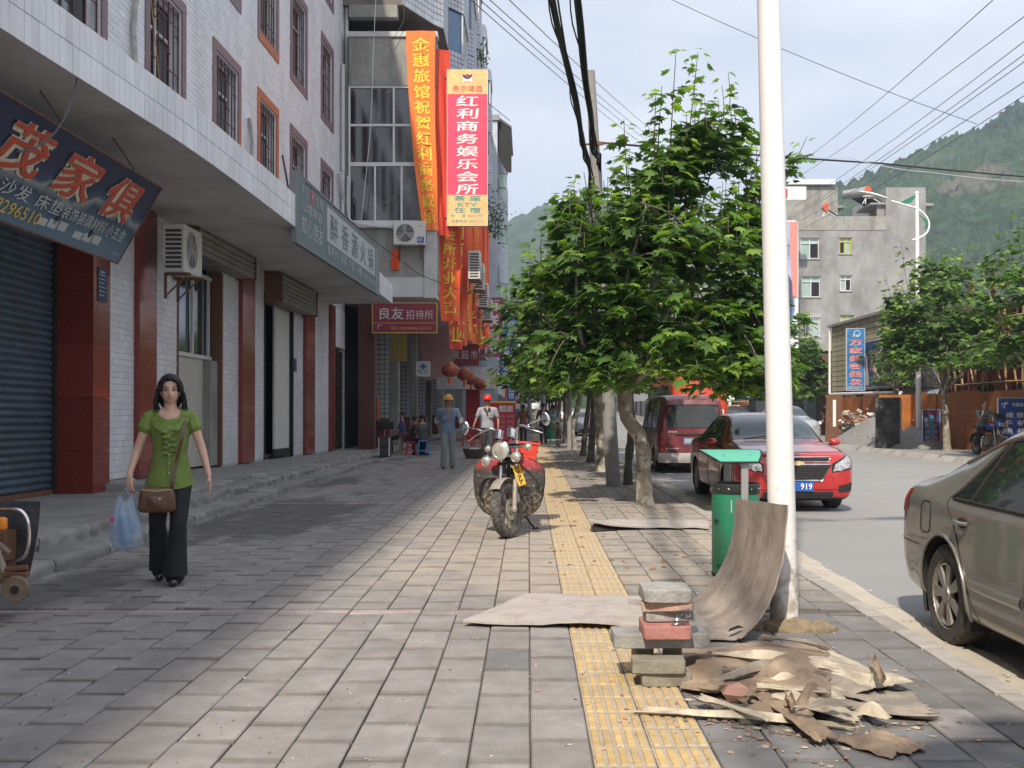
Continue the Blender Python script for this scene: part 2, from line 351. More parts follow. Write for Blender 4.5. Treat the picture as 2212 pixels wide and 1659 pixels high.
M_dustmetal = mat('dusty_metal', (.30, .27, .23), .6, metal=.3, var=.2, vs=20, bump=.2, dirt=(.35, .29, .2), dfac=.6, ds=12)
M_cable = mat('black_cable', (.02, .019, .022), .6, var=.2)
M_wire = mat('thin_wire', (.06, .06, .07), .6, var=.1, bump=0)
M_ply = mat('weathered_plywood', (.34, .285, .245), .85, var=.25, vs=5, bump=.5, bs=14, dirt=(.15, .115, .095), dfac=.75, ds=7, streak=.25)
M_plygrey = mat('cement_caked_plywood', (.43, .385, .36), .9, var=.1, vs=6, bump=.5, bs=50, dirt=(.24, .19, .16), dfac=.8, ds=6)
M_ven = mat('brown_veneer', (.30, .22, .155), .8, var=.35, vs=6, bump=.35, bs=16, dirt=(.13, .09, .06), dfac=.7, ds=4, streak=3)
M_ven2 = mat('pale_veneer', (.50, .44, .34), .8, var=.25, vs=8, bump=.3, bs=25, dirt=(.15, .11, .08), dfac=.9, ds=7)
M_ven3 = mat('grey_veneer', (.28, .24, .2), .85, var=.25, vs=8, bump=.35, bs=30, dirt=(.11, .1, .09), dfac=.6, ds=5)
M_brickg = mat('grey_paver_brick', (.33, .32, .30), .9, var=.2, vs=12, bump=.6, bs=60, isl=.15, dirt=(.13, .12, .11), dfac=.6, ds=9)
M_brickr = mat('red_paver_brick', (.42, .17, .15), .9, var=.2, vs=12, bump=.6, bs=60, dirt=(.3, .21, .18), dfac=.6, ds=9)
M_bricky = mat('mossy_paver_brick', (.25, .23, .18), .92, var=.2, vs=12, bump=.6, bs=60, dirt=(.12, .11, .09), dfac=.6, ds=9)
M_sand = mat('damp_sand', (.22, .17, .11), .95, var=.25, vs=25, bump=.6, bs=70)
M_binG = mat('green_painted_bin', (.02, .22, .12), .4, var=.1, vs=5, bump=.03, dirt=(.12, .16, .12), dfac=.35, ds=7)
M_binroof = mat('pale_green_bin_roof', (.10, .42, .30), .5, var=.08, vs=20, bump=.05)
M_steel = mat('brushed_steel', (.42, .42, .42), .45, metal=.6, var=.08)
def bark_patch(n, l, c, pos):
    for sc, th, col in ((7., .53, (.44, .41, .33)), (11., .60, (.12, .10, .075))):
        q = N(n, 'TexNoise'); q.inputs['Scale'].default_value = sc; q.inputs['Detail'].default_value = 3; l(pos, q.inputs['Vector']); f = N(n, 'MapRange', i1=th, i2=th+.03, i3=0., i4=.85); l(q.outputs['Fac'], f.inputs[0]); c = mixc(n, l, f.outputs[0], c, col)
    return c
M_bark = mat('plane_tree_bark', (.24, .21, .165), .9, var=.18, vs=9, bump=.5, bs=25, extra=bark_patch)
M_bark2 = mat('dark_bark', (.10, .085, .065), .92, var=.25, vs=8, bump=.5, bs=25, dirt=(.2, .17, .13), dfac=.7, ds=5)
def leafmat(name, col, tl=.35):
    m = mat(name, col, .5, var=.22, vs=3, bump=0, isl=.42)
    n = m.node_tree.nodes; l = m.node_tree.links.new; b = n['Principled BSDF']; o = n['Material Output']
    t = n.new('ShaderNodeBsdfTranslucent'); mx = n.new('ShaderNodeMixShader'); mx.inputs[0].default_value = tl
    src = b.inputs['Base Color'].links[0].from_socket
    mu = n.new('ShaderNodeMix'); mu.data_type = 'RGBA'; mu.blend_type = 'MULTIPLY'; mu.inputs[0].default_value = 1; l(src, mu.inputs[6]); mu.inputs[7].default_value = (1.6, 1.8, .6, 1)
    l(mu.outputs[2], t.inputs[0]); l(b.outputs[0], mx.inputs[1]); l(t.outputs[0], mx.inputs[2]); l(mx.outputs[0], o.inputs[0]); return m
M_leaf = leafmat('plane_leaf', (.085, .165, .030)); M_leaf2 = leafmat('young_leaf', (.21, .32, .055), .4); M_leaf3 = leafmat('dull_leaf', (.055, .11, .032), .3)
M_skin = mat('skin', (.58, .36, .27), .5, var=.06, vs=30, bump=.02)
M_skin_d = mat('tanned_skin', (.33, .18, .12), .55, var=.08, vs=30, bump=.02)
M_hair = mat('black_hair', (.005, .004, .004), .6, var=.4, vs=60, bump=.5, bs=120)
M_lip = mat('lips', (.42, .13, .12), .5, bump=0); M_eyew = mat('eye_white', (.55, .5, .47), .4, bump=0); M_eyeb = mat('eye_dark', (.012, .009, .008), .4, bump=0)
def flat(name, col, rough=.6, **k): return mat(name, col, rough, var=.07, vs=5, bump=.02, **k)
M_white = flat('sign_white', (.75, .75, .75)); M_yellow = flat('sign_yellow', (.75, .55, .06)); M_red = flat('sign_red', (.55, .03, .04))
M_bluesign = flat('sign_blue', (.02, .09, .36)); M_orange = flat('banner_orange', (.82, .17, .02)); M_redcloth = flat('banner_red', (.62, .045, .015))
M_navy = flat('sign_navy', (.03, .05, .11))
M_acwhite = mat('ac_casing', (.62, .61, .56), .5, var=.06, vs=5, bump=.02, dirt=(.35, .33, .28), dfac=.35, ds=5)
M_grill = mat('ac_grille_dark', (.05, .05, .055), .6, bump=0)
M_plastic_r = mat('red_plastic', (.6, .04, .03), .35, var=.05, bump=.01); M_plastic_b = mat('blue_plastic', (.03, .22, .58), .35, var=.05, bump=.01)
M_carglass = glass('car_glass', (.02, .025, .025), .03)
M_carglass_b = glass('windscreen_glass', (.035, .055, .065), .03)
M_headlight = mat('headlamp_glass', (.55, .55, .55), .1, metal=.6, var=.45, vs=35, bump=.4, bs=50, coat=1.)
M_seam = mat('panel_seam', (.02, .018, .015), .8, bump=0)
# == GROUND
mb = MB()
def gz(y): return 0 if y < 105 else (y-105)*.016+((y-105)**2)*.00002
ys = [-60, 0, 60, 105, 140, 180, 240, 320, 420, 560]
for i in range(len(ys)-1):
    a, b = ys[i], ys[i+1]
    mb.add([(-400, a, gz(a)-.2), (400, a, gz(a)-.2), (400, b, gz(b)-.2), (-400, b, gz(b)-.2)], [(0, 1, 2, 3)])
mb.add([(-400, -65, -.2), (400, -65, -.2), (400, -60, -.2), (-400, -60, -.2)], [(0, 1, 2, 3)])
mb.build('ground', M_soil, None, kind='structure', smooth=0)
mb = MB()
for i in range(len(ys)-1):
    a, b = ys[i], ys[i+1]
    mb.add([(2.60, a, gz(a)-.12), (12.35, a, gz(a)-.12), (12.35, b, gz(b)-.12), (2.60, b, gz(b)-.12)], [(0, 1, 2, 3)])
mb.build('road', M_road, None, kind='structure', smooth=0)
gutter = MB(); gutter.bx(2.44, 2.59, -30, 105, -.3, -.118); gutter = gutter.build('gutter', M_gutter, None, kind='structure')
y = 3.0; k = 0
while y < 60:
    ln = rnd.uniform(.9, 1.3); wv = 2.86+rnd.uniform(-.06, .05)
    m2 = MB(); z = -.108+rnd.uniform(-.003, .003)
    pts = [(2.455, y+.006), (wv+rnd.uniform(-.03, .03), y+.006), (wv+rnd.uniform(-.05, .03), y+ln*.4), (wv+rnd.uniform(-.03, .04), y+ln*.7), (wv, y+ln-.006), (2.455, y+ln-.006)]
    m2.prism(pts, (0, 0, -.2), (1, 0, 0), (0, 1, 0), (0, 0, .2+z)); m2.build('gutter_slab', M_gutter, gutter, smooth=0); y += ln
kerb = thing('kerb', '', ''); [kerb.pop(q) for q in ('label', 'category') if q in kerb.keys()]
bpy.data.objects.remove(kerb)
mb = MB(); mb.bx(2.33, 2.43, -30, 105, -.3, -.03); kerb = mb.build('kerb', M_kerb, None, kind='structure')
base = MB(); base.bx(-.0655, .0655, -.245, .245, -.26, 0)
kme = None
for i in range(110):
    y = 2.5+i*.5
    if kme is None:
        o = base.build('kerb_stone', M_kerb, kerb, bevel=.008); kme = o.data
    else: o = link('kerb_stone', kme, kerb, .008)
    o.location = (2.375+rnd.uniform(-.004, .004), y, .004+rnd.uniform(-.004, .005)); o.rotation_euler = (rnd.uniform(-.006, .006), rnd.uniform(-.02, .02), rnd.uniform(-.008, .008))
mb = MB(); mb.bx(-30, 2.305, -30, 105, -.3, -.016)
walk = mb.build('sidewalk', M_grout, None, kind='structure')
slabs = []
WD = .25; BND = ((7.33, 7.46), (15.9, 16.03), (24.5, 24.63))
cols = [(.26-WD*(i+1), .26-WD*i) for i in range(18)]+[(.76+.2575*i, .76+.2575*(i+1)) for i in range(6)]
for ci, (x0, x1) in enumerate(cols):
    odd = ci % 2
    y = -6+(.25 if odd else 0)+rnd.uniform(-.02, .02)
    while y < 62:
        a, b = y, y+.5
        y += .5
        parts = [(a, b)]
        for s0, s1 in BND:
            parts = [q for p in parts for q in ((p[0], min(p[1], s0)), (max(p[0], s1), p[1])) if q[1]-q[0] > .05]
        for q in parts: slabs.append((x0, x1, q[0], q[1], 0))
    for s0, s1 in BND:
        if ci % 2 == 0 and ci < 17: slabs.append((x0-WD if ci+1 < 18 else x0, x1, s0, s1, 1))
def vis(x, y):
    if y < 3.9: return False
    return -1145 < (x)/y*2300 < 1075
slabs.sort(key=lambda s: (not vis((s[0]+s[1])/2, (s[2]+s[3])/2+.25), math.hypot(s[0], s[2])))
def slab_geo(mb, x0, x1, a, b, kind, local=False):
    g = .0025+rnd.uniform(0, .003); x0 += g; x1 -= g; a += g+rnd.uniform(.001, .006); b -= g+rnd.uniform(.001, .006)
    cx, cy = (x0+x1)/2, (a+b)/2; z = rnd.uniform(-.003, .003); tx, ty = rnd.uniform(-.006, .006), rnd.uniform(-.005, .005); rz = rnd.uniform(-.006, .006)
    o = (0, 0) if local else (cx, cy); hx, hy = (x1-x0)/2, (b-a)/2; e = .005
    vs = []
    for q, zz in ((0, -.03), (0, -.005), (e, 0)):
        for sx, sy in ((-1, -1), (1, -1), (1, 1), (-1, 1)):
            px, py = sx*(hx-q), sy*(hy-q)
            vs.append((o[0]+px-rz*py, o[1]+py+rz*px, zz+z+tx*px*2+ty*py))
    fs = [(8, 9, 10, 11)]
    for q in (0, 4):
        for i in range(4): fs.append((q+i, q+(i+1) % 4, q+4+(i+1) % 4, q+4+i))
    mb.add(vs, fs); return cx, cy
def slab_uv(me):
    uv = me.uv_layers.new(name='UVMap'); li = np.zeros(len(me.loops), np.int32); me.loops.foreach_get('vertex_index', li); q = li % 4
    T = np.array([[0, 0], [1, 0], [1, 1], [0, 1]], np.float32)[q]; uv.data.foreach_set('uv', T.ravel())
far = [MB(), MB(), MB()]
for i, (x0, x1, a, b, kind) in enumerate(slabs):
    dk = kind == 1 and 1 or (2 if (x0 > .75 and a < 13 and rnd.random() < .8) or rnd.random() < .02 else 0)  # near right-hand slabs have shade put into their colour; scattered others are simply dark
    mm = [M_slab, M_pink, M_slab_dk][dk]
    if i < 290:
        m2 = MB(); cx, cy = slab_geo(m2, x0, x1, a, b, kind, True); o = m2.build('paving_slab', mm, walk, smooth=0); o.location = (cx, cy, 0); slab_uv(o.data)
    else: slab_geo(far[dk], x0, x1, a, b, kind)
for q in range(3):
    if far[q].v: slab_uv(far[q].build('paving_slab_field', [M_slab, M_pink, M_slab_dk][q], walk, smooth=0, kind='stuff').data)
def tact(mb, c=(0, 0), worn=0):
    mb.mi = 1; mb.bx(c[0]-.122, c[0]+.122, c[1]-.122, c[1]+.122, -.03, -.004)
    mb.mi = 0
    for k in range(5):
        x = c[0]-.098+k*.049
        w = .0165; l0, l1 = -.105, .105
        vs = []
        for q, zz in ((0, -.004), (.003, .002)):
            for sx, sy in ((-w+q, l0+q), (w-q, l0+q), (w-q, l1-q), (-w+q, l1-q)): vs.append((x+sx, c[1]+sy, zz))
        mb.add(vs, [(4, 5, 6, 7)]+[(i, (i+1) % 4, 4+(i+1) % 4, 4+i) for i in range(4)])
t0 = MB(); tact(t0); tme = None; farT = MB()
for j in range(240):
    for i in range(2):
        x = .26+.125+.25*i; y = 2.0+.25*j+.05
        if j < 100:
            if tme is None: o = t0.build('tactile_tile', [M_yel, M_yelbase], walk, smooth=0); tme = o.data
            else: o = link('tactile_tile', tme, walk)
            o.location = (x, y, rnd.uniform(-.003, .002)); o.rotation_euler = (rnd.uniform(-.008, .008), rnd.uniform(-.008, .008), rnd.uniform(-.01, .01))
        else: tact(farT, (x, y))
farT.build('tactile_tile_field', [M_yel, M_yelbase], walk, smooth=0, kind='stuff')
mb = MB(); mb.bx(12.5, 60, 10, 105, -.3, 0); fw = mb.build('far_sidewalk', mat('far_pavement', (.27, .26, .25), .9, var=.12, vs=3, bump=.3, dirt=(.18, .17, .15), dfac=.5), None, kind='structure')
mb = MB(); mb.bx(12.36, 12.49, 10, 105, -.3, -.11); fk = mb.build('far_kerb', M_kerb, None, kind='structure')
kme = None
for i in range(75):
    y = 20+i*.62
    if kme is None:
        m2 = MB(); m2.prism([(-.13, -.14), (.16, -.14), (.16, .03), (.02, .03)], (0, -.295, 0), (1, 0, 0), (0, 0, 1), (0, .59, 0))
        o = m2.build('kerb_stone', M_kerb, fk, smooth=0); kme = o.data
    else: o = link('kerb_stone', kme, fk)
    o.location = (12.36+rnd.uniform(-.01, .01), y, rnd.uniform(-.008, .008))
def grit(name, n, area, size, m, z=.002, cat='grit', flatn=.5, gauss=None):
    mb = MB()
    for i in range(n):
        if gauss: x = rnd.gauss(gauss[0], gauss[2]); y = rnd.gauss(gauss[1], gauss[3])
        else: x = rnd.uniform(area[0], area[1]); y = area[2]+(area[3]-area[2])*rnd.random()**1.6
        s = size*rnd.uniform(.4, 1.6)
        vs = [(x+s*rnd.uniform(.6, 1)*math.cos(q), y+s*rnd.uniform(.6, 1)*math.sin(q), z) for q in [k*2*math.pi/5+rnd.uniform(-.3, .3) for k in range(5)]]
        top = (x+rnd.uniform(-.3, .3)*s, y+rnd.uniform(-.3, .3)*s, z+s*flatn*rnd.uniform(.5, 1.3))
        mb.add(vs+[top], [(k, (k+1) % 5, 5) for k in range(5)])
    return mb.build(name, m, None, smooth=0, kind='stuff', label=None)
M_grit1 = mat('pale_grit', (.48, .44, .4), .9, isl=.3, bump=.1); M_grit2 = mat('brown_grit', (.22, .16, .12), .9, isl=.4, bump=.1); M_grit3 = mat('brick_crumb', (.5, .26, .2), .9, isl=.3, bump=.1)
grit('pale_grit', 900, (-3.6, 2.2, 4, 18), .006, M_grit1); grit('dark_grit', 900, (-3.8, 2.3, 4, 22), .007, M_grit2)
grit('brick_crumbs', 70, None, .012, M_grit3, gauss=(.75, 5.0, .35, .45)); grit('kerb_crumbs', 300, (2.2, 2.9, 4, 16), .012, M_grit1, z=-.1)
grit('gravel_crumbs', 200, None, .014, M_grit2, gauss=(1.0, 4.95, .12, .2))
grit('heap_crumbs', 420, None, .016, M_grit2, gauss=(1.35, 5.15, .28, .45)); grit('heap_chips', 160, None, .02, M_ven2, gauss=(1.4, 5.1, .28, .45), flatn=.15)
grit('leaf_litter', 220, (.2, 2.3, 9, 34), .03, mat('dry_leaf_bits', (.22, .11, .05), .9, isl=.4), flatn=.3)
# == STEPS in front of the shops (long stone kerb steps + raised platform)
def stone_run(name, pts, h0, h1, depth, n, m, label, cat, zb=-.05):
    """row of dressed stones along polyline pts (x(y)) ; each stone its own part"""
    pass
M_s2 = M_step
steps = MB(); steps.prism([(-7.4, 2.0), (-4.62, 2.0), (-4.62, 16.0), (-4.62, 30), (-4.75, 33.6), (-7.4, 33.6)], (0, 0, -.05), (1, 0, 0), (0, 1, 0), (0, 0, .19))
shop_steps = steps.build('shop_platform', M_cement, None, kind='structure')
def plat(y): return .40-.0088*y
mb = MB(); mb.add([(-7.4, 2, -.02), (-4.75, 2, -.02), (-4.75, 16.2, -.02), (-7.4, 16.2, -.02), (-7.4, 2, .20), (-4.75, 2, .20), (-4.75, 16.2, .17), (-7.4, 16.2, .17)],
    [(0, 3, 2, 1), (4, 5, 6, 7), (0, 1, 5, 4), (1, 2, 6, 5), (2, 3, 7, 6), (3, 0, 4, 7)]); mb.build('platform_landing', M_cement, shop_steps, smooth=0)
mb = MB(); za, zb_ = plat(16.0), plat(33.2)
mb.add([(-7.4, 16, 0), (-4.5, 16, 0), (-4.62, 33.2, 0), (-7.4, 33.2, 0), (-7.4, 16, za+.04), (-4.9, 16, za), (-4.75, 33.2, zb_), (-7.4, 33.2, zb_+.04)],
    [(0, 3, 2, 1), (4, 5, 6, 7), (0, 1, 5, 4), (1, 2, 6, 5), (2, 3, 7, 6), (3, 0, 4, 7)]); mb.build('platform_landing', M_cement, shop_steps, smooth=0, bevel=.02)
def stones(y0, y1, xf, wdt, zt, zb, lmin, lmax, rough=.012):
    y = y0
    while y < y1:
        ln = rnd.uniform(lmin, lmax); x = xf(y+ln/2); t = zt(y+ln/2); m2 = MB()
        n = 16
        def fn(u, v):
            yy = -ln/2+.008+(ln-.016)*u
            if v < .45: px, pz = 0, zb+(t-zb-.02)*(v/.45)
            elif v < .55: px, pz = -(v-.45)/.1*.02, t-.02+(v-.45)/.1*.02
            else: px, pz = -.02-(v-.55)/.45*(wdt-.02), t
            w = rough*(noise.noise(Vector((yy*5+y*3, px*9, pz*9)))*2+noise.noise(Vector((yy*19+y*3, px*24, pz*24)))*.9)
            return (px+w*(1 if v < .6 else .1), yy, pz+w*.35)
        m2.grid(fn, n, 10)
        e = [fn(0, v/10) for v in range(11)]; m2.add(e+[(-wdt, -ln/2, zb)], [tuple(range(12))]); e = [fn(1, v/10) for v in range(11)]; m2.add(e+[(-wdt, ln/2, zb)], [tuple(range(11, -1, -1))])
        o = m2.build('step_stone', M_step, shop_steps, smooth=50); o.location = (x+rnd.uniform(-.012, .012), y+ln/2, rnd.uniform(-.006, .006)); o.rotation_euler[2] = rnd.uniform(-.008, .008)
        y += ln
stones(5.2, 28.6, lambda y: -4.06+(.02 if y > 20 else 0), .38, lambda y: .125-.001*y, -.05, .75, 1.2)
stones(5.0, 30.0, lambda y: -4.42, .36, lambda y: max(.26-.004*(y-8), .17), .08, .7, 1.15, .02)
stones(15.0, 31.5, lambda y: -4.76, .30, lambda y: plat(y)+.01, .1, .8, 1.3, .02)
# == WHITE TILED BUILDING
WB = thing('white_tiled_building', 'white tiled building at left with maroon barred windows and a curved canopy', 'building', (-6.8, 0, .487), rz=-.0243, rx=-.0096)
L0, L1 = -32, 34.55
H = 18.9
def tiles_wall(name, parent, y0, y1, z0, z1, holes, tw, th, m, x=0., vertical=False, limit=0, M=None, mj=None, gap=.004, jit=.002, stagger=True, axis='x', thick=.008, single=0):
    """field of real tiles on the plane x=const (axis x) or y=const (axis y); returns count"""
    mb = MB(); n = 0; made = 0; z = z0; row = 0; me0 = None
    V = []; F = []
    while z < z1-.01:
        zt = min(z+th, z1); y = y0-(tw*.5 if (row % 2 and stagger) else 0)
        while y < y1-.01:
            a, b = max(y, y0), min(y+tw, y1); y += tw
            if b-a < .02: continue
            cy, cz = (a+b)/2, (z+zt)/2
            segs = [(a, b)]
            for (h0, h1, k0, k1) in holes:
                if k0 < cz < k1:
                    ns = []
                    for (p, q) in segs:
                        if q <= h0 or p >= h1: ns.append((p, q))
                        else:
                            if p < h0-.01: ns.append((p, h0))
                            if q > h1+.01: ns.append((h1, q))
                    segs = ns
            for p, q in segs:
                g = gap/2; t = thick+rnd.uniform(-jit, jit); tl = rnd.uniform(-jit, jit)*.6; tm = rnd.uniform(-jit, jit)*.4; e = .0025
                P = []
                for d, tt in ((0, 0.), (e, 1.)):
                    for (yy, zz, s1, s2) in ((p+g+d, z+g+d, -1, -1), (q-g-d, z+g+d, 1, -1), (q-g-d, zt-g-d, 1, 1), (p+g+d, zt-g-d, -1, 1)):
                        xx = x+(t+tl*s1+tm*s2)*tt
                        P.append((xx, yy, zz) if axis == 'x' else (yy, -xx, zz))
                b0 = len(V); V.extend(P); F.append((b0+4, b0+5, b0+6, b0+7)); F.extend([(b0+i, b0+(i+1) % 4, b0+4+(i+1) % 4, b0+4+i) for i in range(4)])
                n += 1
        z += th; row += 1
    if V:
        me = bpy.data.meshes.new(name); me.from_pydata(V, [], F); me.materials.append(m); me.update(); link(name, me, parent, kind='stuff')
    return n
win_y = [(-12.2, -9.9), (-8.6, -6.3), (-4.7, -2.4), (.4, 2.7), (4.6, 6.9), (9.2, 11.2), (13.3, 16.1), (17.6, 19.55), (21.1, 23.0), (24.3, 26.15), (27.3, 29.2), (30.9, 32.65)]
floors = [(5.9, 8.55), (9.7, 12.27), (13.38, 15.95)]
FW = .2
holes = [(a, b, z0, z1) for (a, b) in win_y for (z0, z1) in floors]
mb = MB()
def wallpieces(mb, y0, y1, z0, z1, hs, x0=-.3, x1=0.):
    ysx = sorted(set([y0, y1]+[max(y0, min(y1, h)) for q in hs for h in q[:2]]))
    for a, b in zip(ysx[:-1], ysx[1:]):
        if b-a < 1e-4: continue
        c = (a+b)/2; zs = [(z0, z1)]
        for (h0, h1, k0, k1) in hs:
            if h0 < c < h1:
                ns = []
                for p, q in zs:
                    if q <= k0 or p >= k1: ns.append((p, q))
                    else:
                        if p < k0: ns.append((p, k0))
                        if q > k1: ns.append((k1, q))
                zs = ns
        for p, q in zs: mb.bx(x0, x1, a, b, p, q)
wallpieces(mb, L0, L1, 4.45, H, holes)
mb.build('wall', M_joint, WB, smooth=0)
mb = MB(); mb.bx(-9, -.70, L0, L1-.002, -.3, H-.3); mb.build('building_core', M_dark, WB, smooth=0)
mb = MB(); mb.bx(-9.1, .10, L0, L1+.05, H, H+.35); mb.build('roof_cornice', M_conc, WB, smooth=0)
mb = MB(); mb.bx(-9, -.01, L1, L1+.02, -.3, H); mb.build('end_wall', M_conc, WB, smooth=0)
tiles_wall('wall_tiles', WB, 8.5, L1, 5.0, H, holes, .24, .098, M_white_tile)
mb = MB()
for (p, q) in [(4.45, 5.0)]: pass
def barred_window(y0, y1, z0, z1, fm, var=0):
    w = thing_part('window', WB); fw = FW; xo = .02
    def qbox(mb, a, b, c, d, x0, x1): mb.bx(x0, x1, a, b, c, d)
    mb = MB(); qbox(mb, y0, y1, z0, z0+fw, -.02, xo+.01); qbox(mb, y0, y1, z1-fw, z1, -.02, xo+.01); qbox(mb, y0, y0+fw, z0+fw, z1-fw, -.02, xo+.008); qbox(mb, y1-fw, y1, z0+fw, z1-fw, -.02, xo+.008)
    mb.build('window_surround', fm, w, smooth=0)
    a, b, c, d = y0+fw, y1-fw, z0+fw, z1-fw
    mb = MB(); qbox(mb, a, b, c, c+.03, -.29, .0); qbox(mb, a, b, d-.03, d, -.29, 0); qbox(mb, a, a+.02, c, d, -.29, 0); qbox(mb, b-.02, b, c, d, -.29, 0)
    mb.build('reveal', M_white_tile, w, smooth=0)
    mb = MB(); qbox(mb, a+.02, b-.02, c+.03, d-.03, -.25, -.235); mb.build('window_pane', M_glass, w, smooth=0)
    mb = MB(); t = .025
    for yy in (a+.03, (a+b)/2, b-.03): qbox(mb, yy-t, yy+t, c+.03, d-.03, -.22, -.18)
    for zz in (c+.05, d-.62, d-.05): qbox(mb, a+.02, b-.02, zz-t, zz+t, -.22, -.18)
    mb.build('sash', M_alu, w, smooth=0)
    mb = MB(); X = -.04; r = .010
    nb = 6
    for i in range(nb+1):
        yy = a+.05+(b-a-.1)*i/nb; mb.bx(X-r, X+r, yy-r, yy+r, c, d)
    for zz in (c+.10, c+.42, (c+d)/2-.1, d-.35, d-.12): mb.bx(X-r*.7+.003, X+r*.7+.003, a, b, zz-r, zz+r)
    q = (b-a)/nb
    for i, zz in ((1, c+.25), (5, c+.25), (1, d-.52), (5, d-.52), (3, (c+d)/2+.2)):
        mb.bx(X-.004, X+.016, a+.05+q*i, a+.05+q*(i+1), zz-r, zz+r)
    mb.build('window_bars', M_bar, w, smooth=0)
for i, (a, b) in enumerate(win_y):
    if b < 9: 
        continue
    for j, (c, d) in enumerate(floors):
        fm = M_frame_or if (j == 0 and abs(a-24.3) < .1) else M_frame
        barred_window(a, b, c, d, fm)
mb = MB(); mb.bx(.012, .031, 23.02-.2, 23.0, 6.2, 7.4); mb.build('orange_paint_patch', M_frame_or, WB, smooth=0)
mb = MB(); mb.bx(.012, .033, 24.34, 26.12, 9.67, 9.9); mb.build('orange_paint_patch', M_frame_or, WB, smooth=0)
ZC = 4.40
gholes = [(12.0, 16.12, -.4, 4.1), (19.15, 21.75, -.1, 3.95), (24.95, 27.65, -.1, 3.95), (32.75, 34.5, -.1, 3.2)]
mb = MB(); wallpieces(mb, L0, L1, -.35, ZC+.05, gholes, -.32, -.001); mb.build('ground_floor_wall', M_joint, WB, smooth=0)
tiles_wall('ground_floor_tiles', WB, 16.15, 17.2, 0, ZC, gholes, .24, .098, M_white_tile, single=290)
tiles_wall('ground_floor_tiles', WB, 17.95, 19.15, 0, ZC, gholes, .24, .098, M_white_tile)
tiles_wall('ground_floor_tiles', WB, 21.75, 22.9, 0, ZC, gholes, .24, .098, M_white_tile)
tiles_wall('ground_floor_tiles', WB, 23.85, 24.95, 0, ZC, gholes, .24, .098, M_white_tile)
tiles_wall('ground_floor_tiles', WB, 27.65, 28.8, 0, ZC, gholes, .24, .098, M_white_tile)
tiles_wall('ground_floor_tiles', WB, 29.85, 32.05, 0, ZC, gholes, .24, .098, M_white_tile)
tiles_wall('ground_floor_tiles', WB, 32.66, L1, 3.2, ZC, gholes, .24, .098, M_white_tile)
mb = MB(); mb.bx(-.03, .012, 16.16, 17.19, -.02, .0); mb.build('plinth', M_cement, WB, smooth=0)
for (a, b) in ((17.2, 17.95), (22.9, 23.85), (28.8, 29.85), (32.05, 32.65)):
    n = 6
    for k in range(n):
        z0 = -.02+k*(ZC+.02)/n; m2 = MB(); m2.bx(-.02, .10, a, b, z0+.002, z0+(ZC+.02)/n-.002); m2.build('pilaster_panel', M_redcol, WB, smooth=0)
for k in range(6):
    z0 = -.33+k*(ZC+.33)/6; m2 = MB(); m2.bx(-.62, .06, 15.56, 16.15, z0+.002, z0+(ZC+.33)/6-.002); m2.build('column_panel', M_redcol, WB, smooth=0)
sh = thing_part('roller_shutter', WB)
z = -.1; k = 0
while z < 4.1:
    m2 = MB(); n = 6; h = .105
    prof = [(.034*math.sin(math.pi*i/n)**.8, h*.86*i/n) for i in range(n+1)]+[(-.006, h*.9), (-.006, h)]
    vs = [(p[0]-.55, 8.0, z+p[1]) for p in prof]+[(p[0]-.55, 15.55, z+p[1]) for p in prof]; q = len(prof)
    m2.add(vs, [(i, q+i, q+i+1, i+1) for i in range(q-1)]); m2.build('shutter_slat', M_shut, sh, smooth=40); z += h; k += 1
mb = MB(); mb.bx(-.60, -.50, 8.0, 15.55, -.26, -.1); mb.build('shutter_bottom_rail', M_rust, sh, smooth=0, bevel=.01)
mb = MB(); mb.bx(-.62, -.47, 15.50, 15.555, -.3, 4.1); mb.build('shutter_guide', M_seam, sh, smooth=0)
u = thing_part('shop_window', WB)
mb = MB(); mb.bx(-.28, -.20, 19.15, 21.75, .0, 2.12); mb.build('lower_panel', mat('pale_marble_panel', (.50, .48, .44), .5, var=.08, vs=2, bump=.02, dirt=(.4, .37, .33), dfac=.4, ds=1.5), u, smooth=0)
mb = MB(); mb.bx(-.24, -.22, 19.3, 21.6, 2.2, 3.72); mb.build('window_pane', M_glass, u, smooth=0)
mb = MB()
for yy in (19.27, 20.45, 21.4): mb.bx(-.2, -.15, yy, yy+.07, 2.15, 3.75)
for zz in (2.12, 3.72): mb.bx(-.2, -.149, 19.25, 21.6, zz, zz+.07)
mb.build('window_frame', M_alu, u, smooth=0)
mb = MB(); mb.bx(-.2, .02, 19.15, 19.23, -.02, 3.95); mb.bx(-.2, .03, 21.66, 21.76, -.02, 3.9); mb.build('shutter_guide', M_rust, u, smooth=0)
mb = MB(); mb.bx(-.3, -.05, 21.2, 21.66, .0, 2.1); mb.build('side_strip', M_conc, u, smooth=0)
def shutter_box(y0, y1, z0, z1, d, nm):
    b = thing_part('shutter_box', WB); k = 0; yy = z0+.0
    mb = MB(); mb.bx(-.25, d-.03, y0, y1, z0, z1); mb.build('box_core', M_shutgrey, b, smooth=0)
    n = int((z1-z0)/.095)
    for i in range(n):
        m2 = MB(); za = z0+(z1-z0)*i/n; hh = (z1-z0)/n
        prof = [(d-.03+.03*math.sin(math.pi*j/6), za+hh*j/6) for j in range(7)]
        vs = [(p[0], y0, p[1]) for p in prof]+[(p[0], y1, p[1]) for p in prof]; m2.add(vs, [(j, 7+j, 8+j, j+1) for j in range(6)])
        m2.build('slat', M_shutgrey, b, smooth=50)
    mb = MB(); mb.bx(-.02, d+.02, y0-.04, y0-.001, z0-.04, z1); mb.bx(-.02, d+.02, y1+.001, y1+.04, z0-.04, z1); mb.build('end_plate', M_rust, b, smooth=0)
shutter_box(19.1, 22.7, 3.95-.02, 4.38, .42, '')
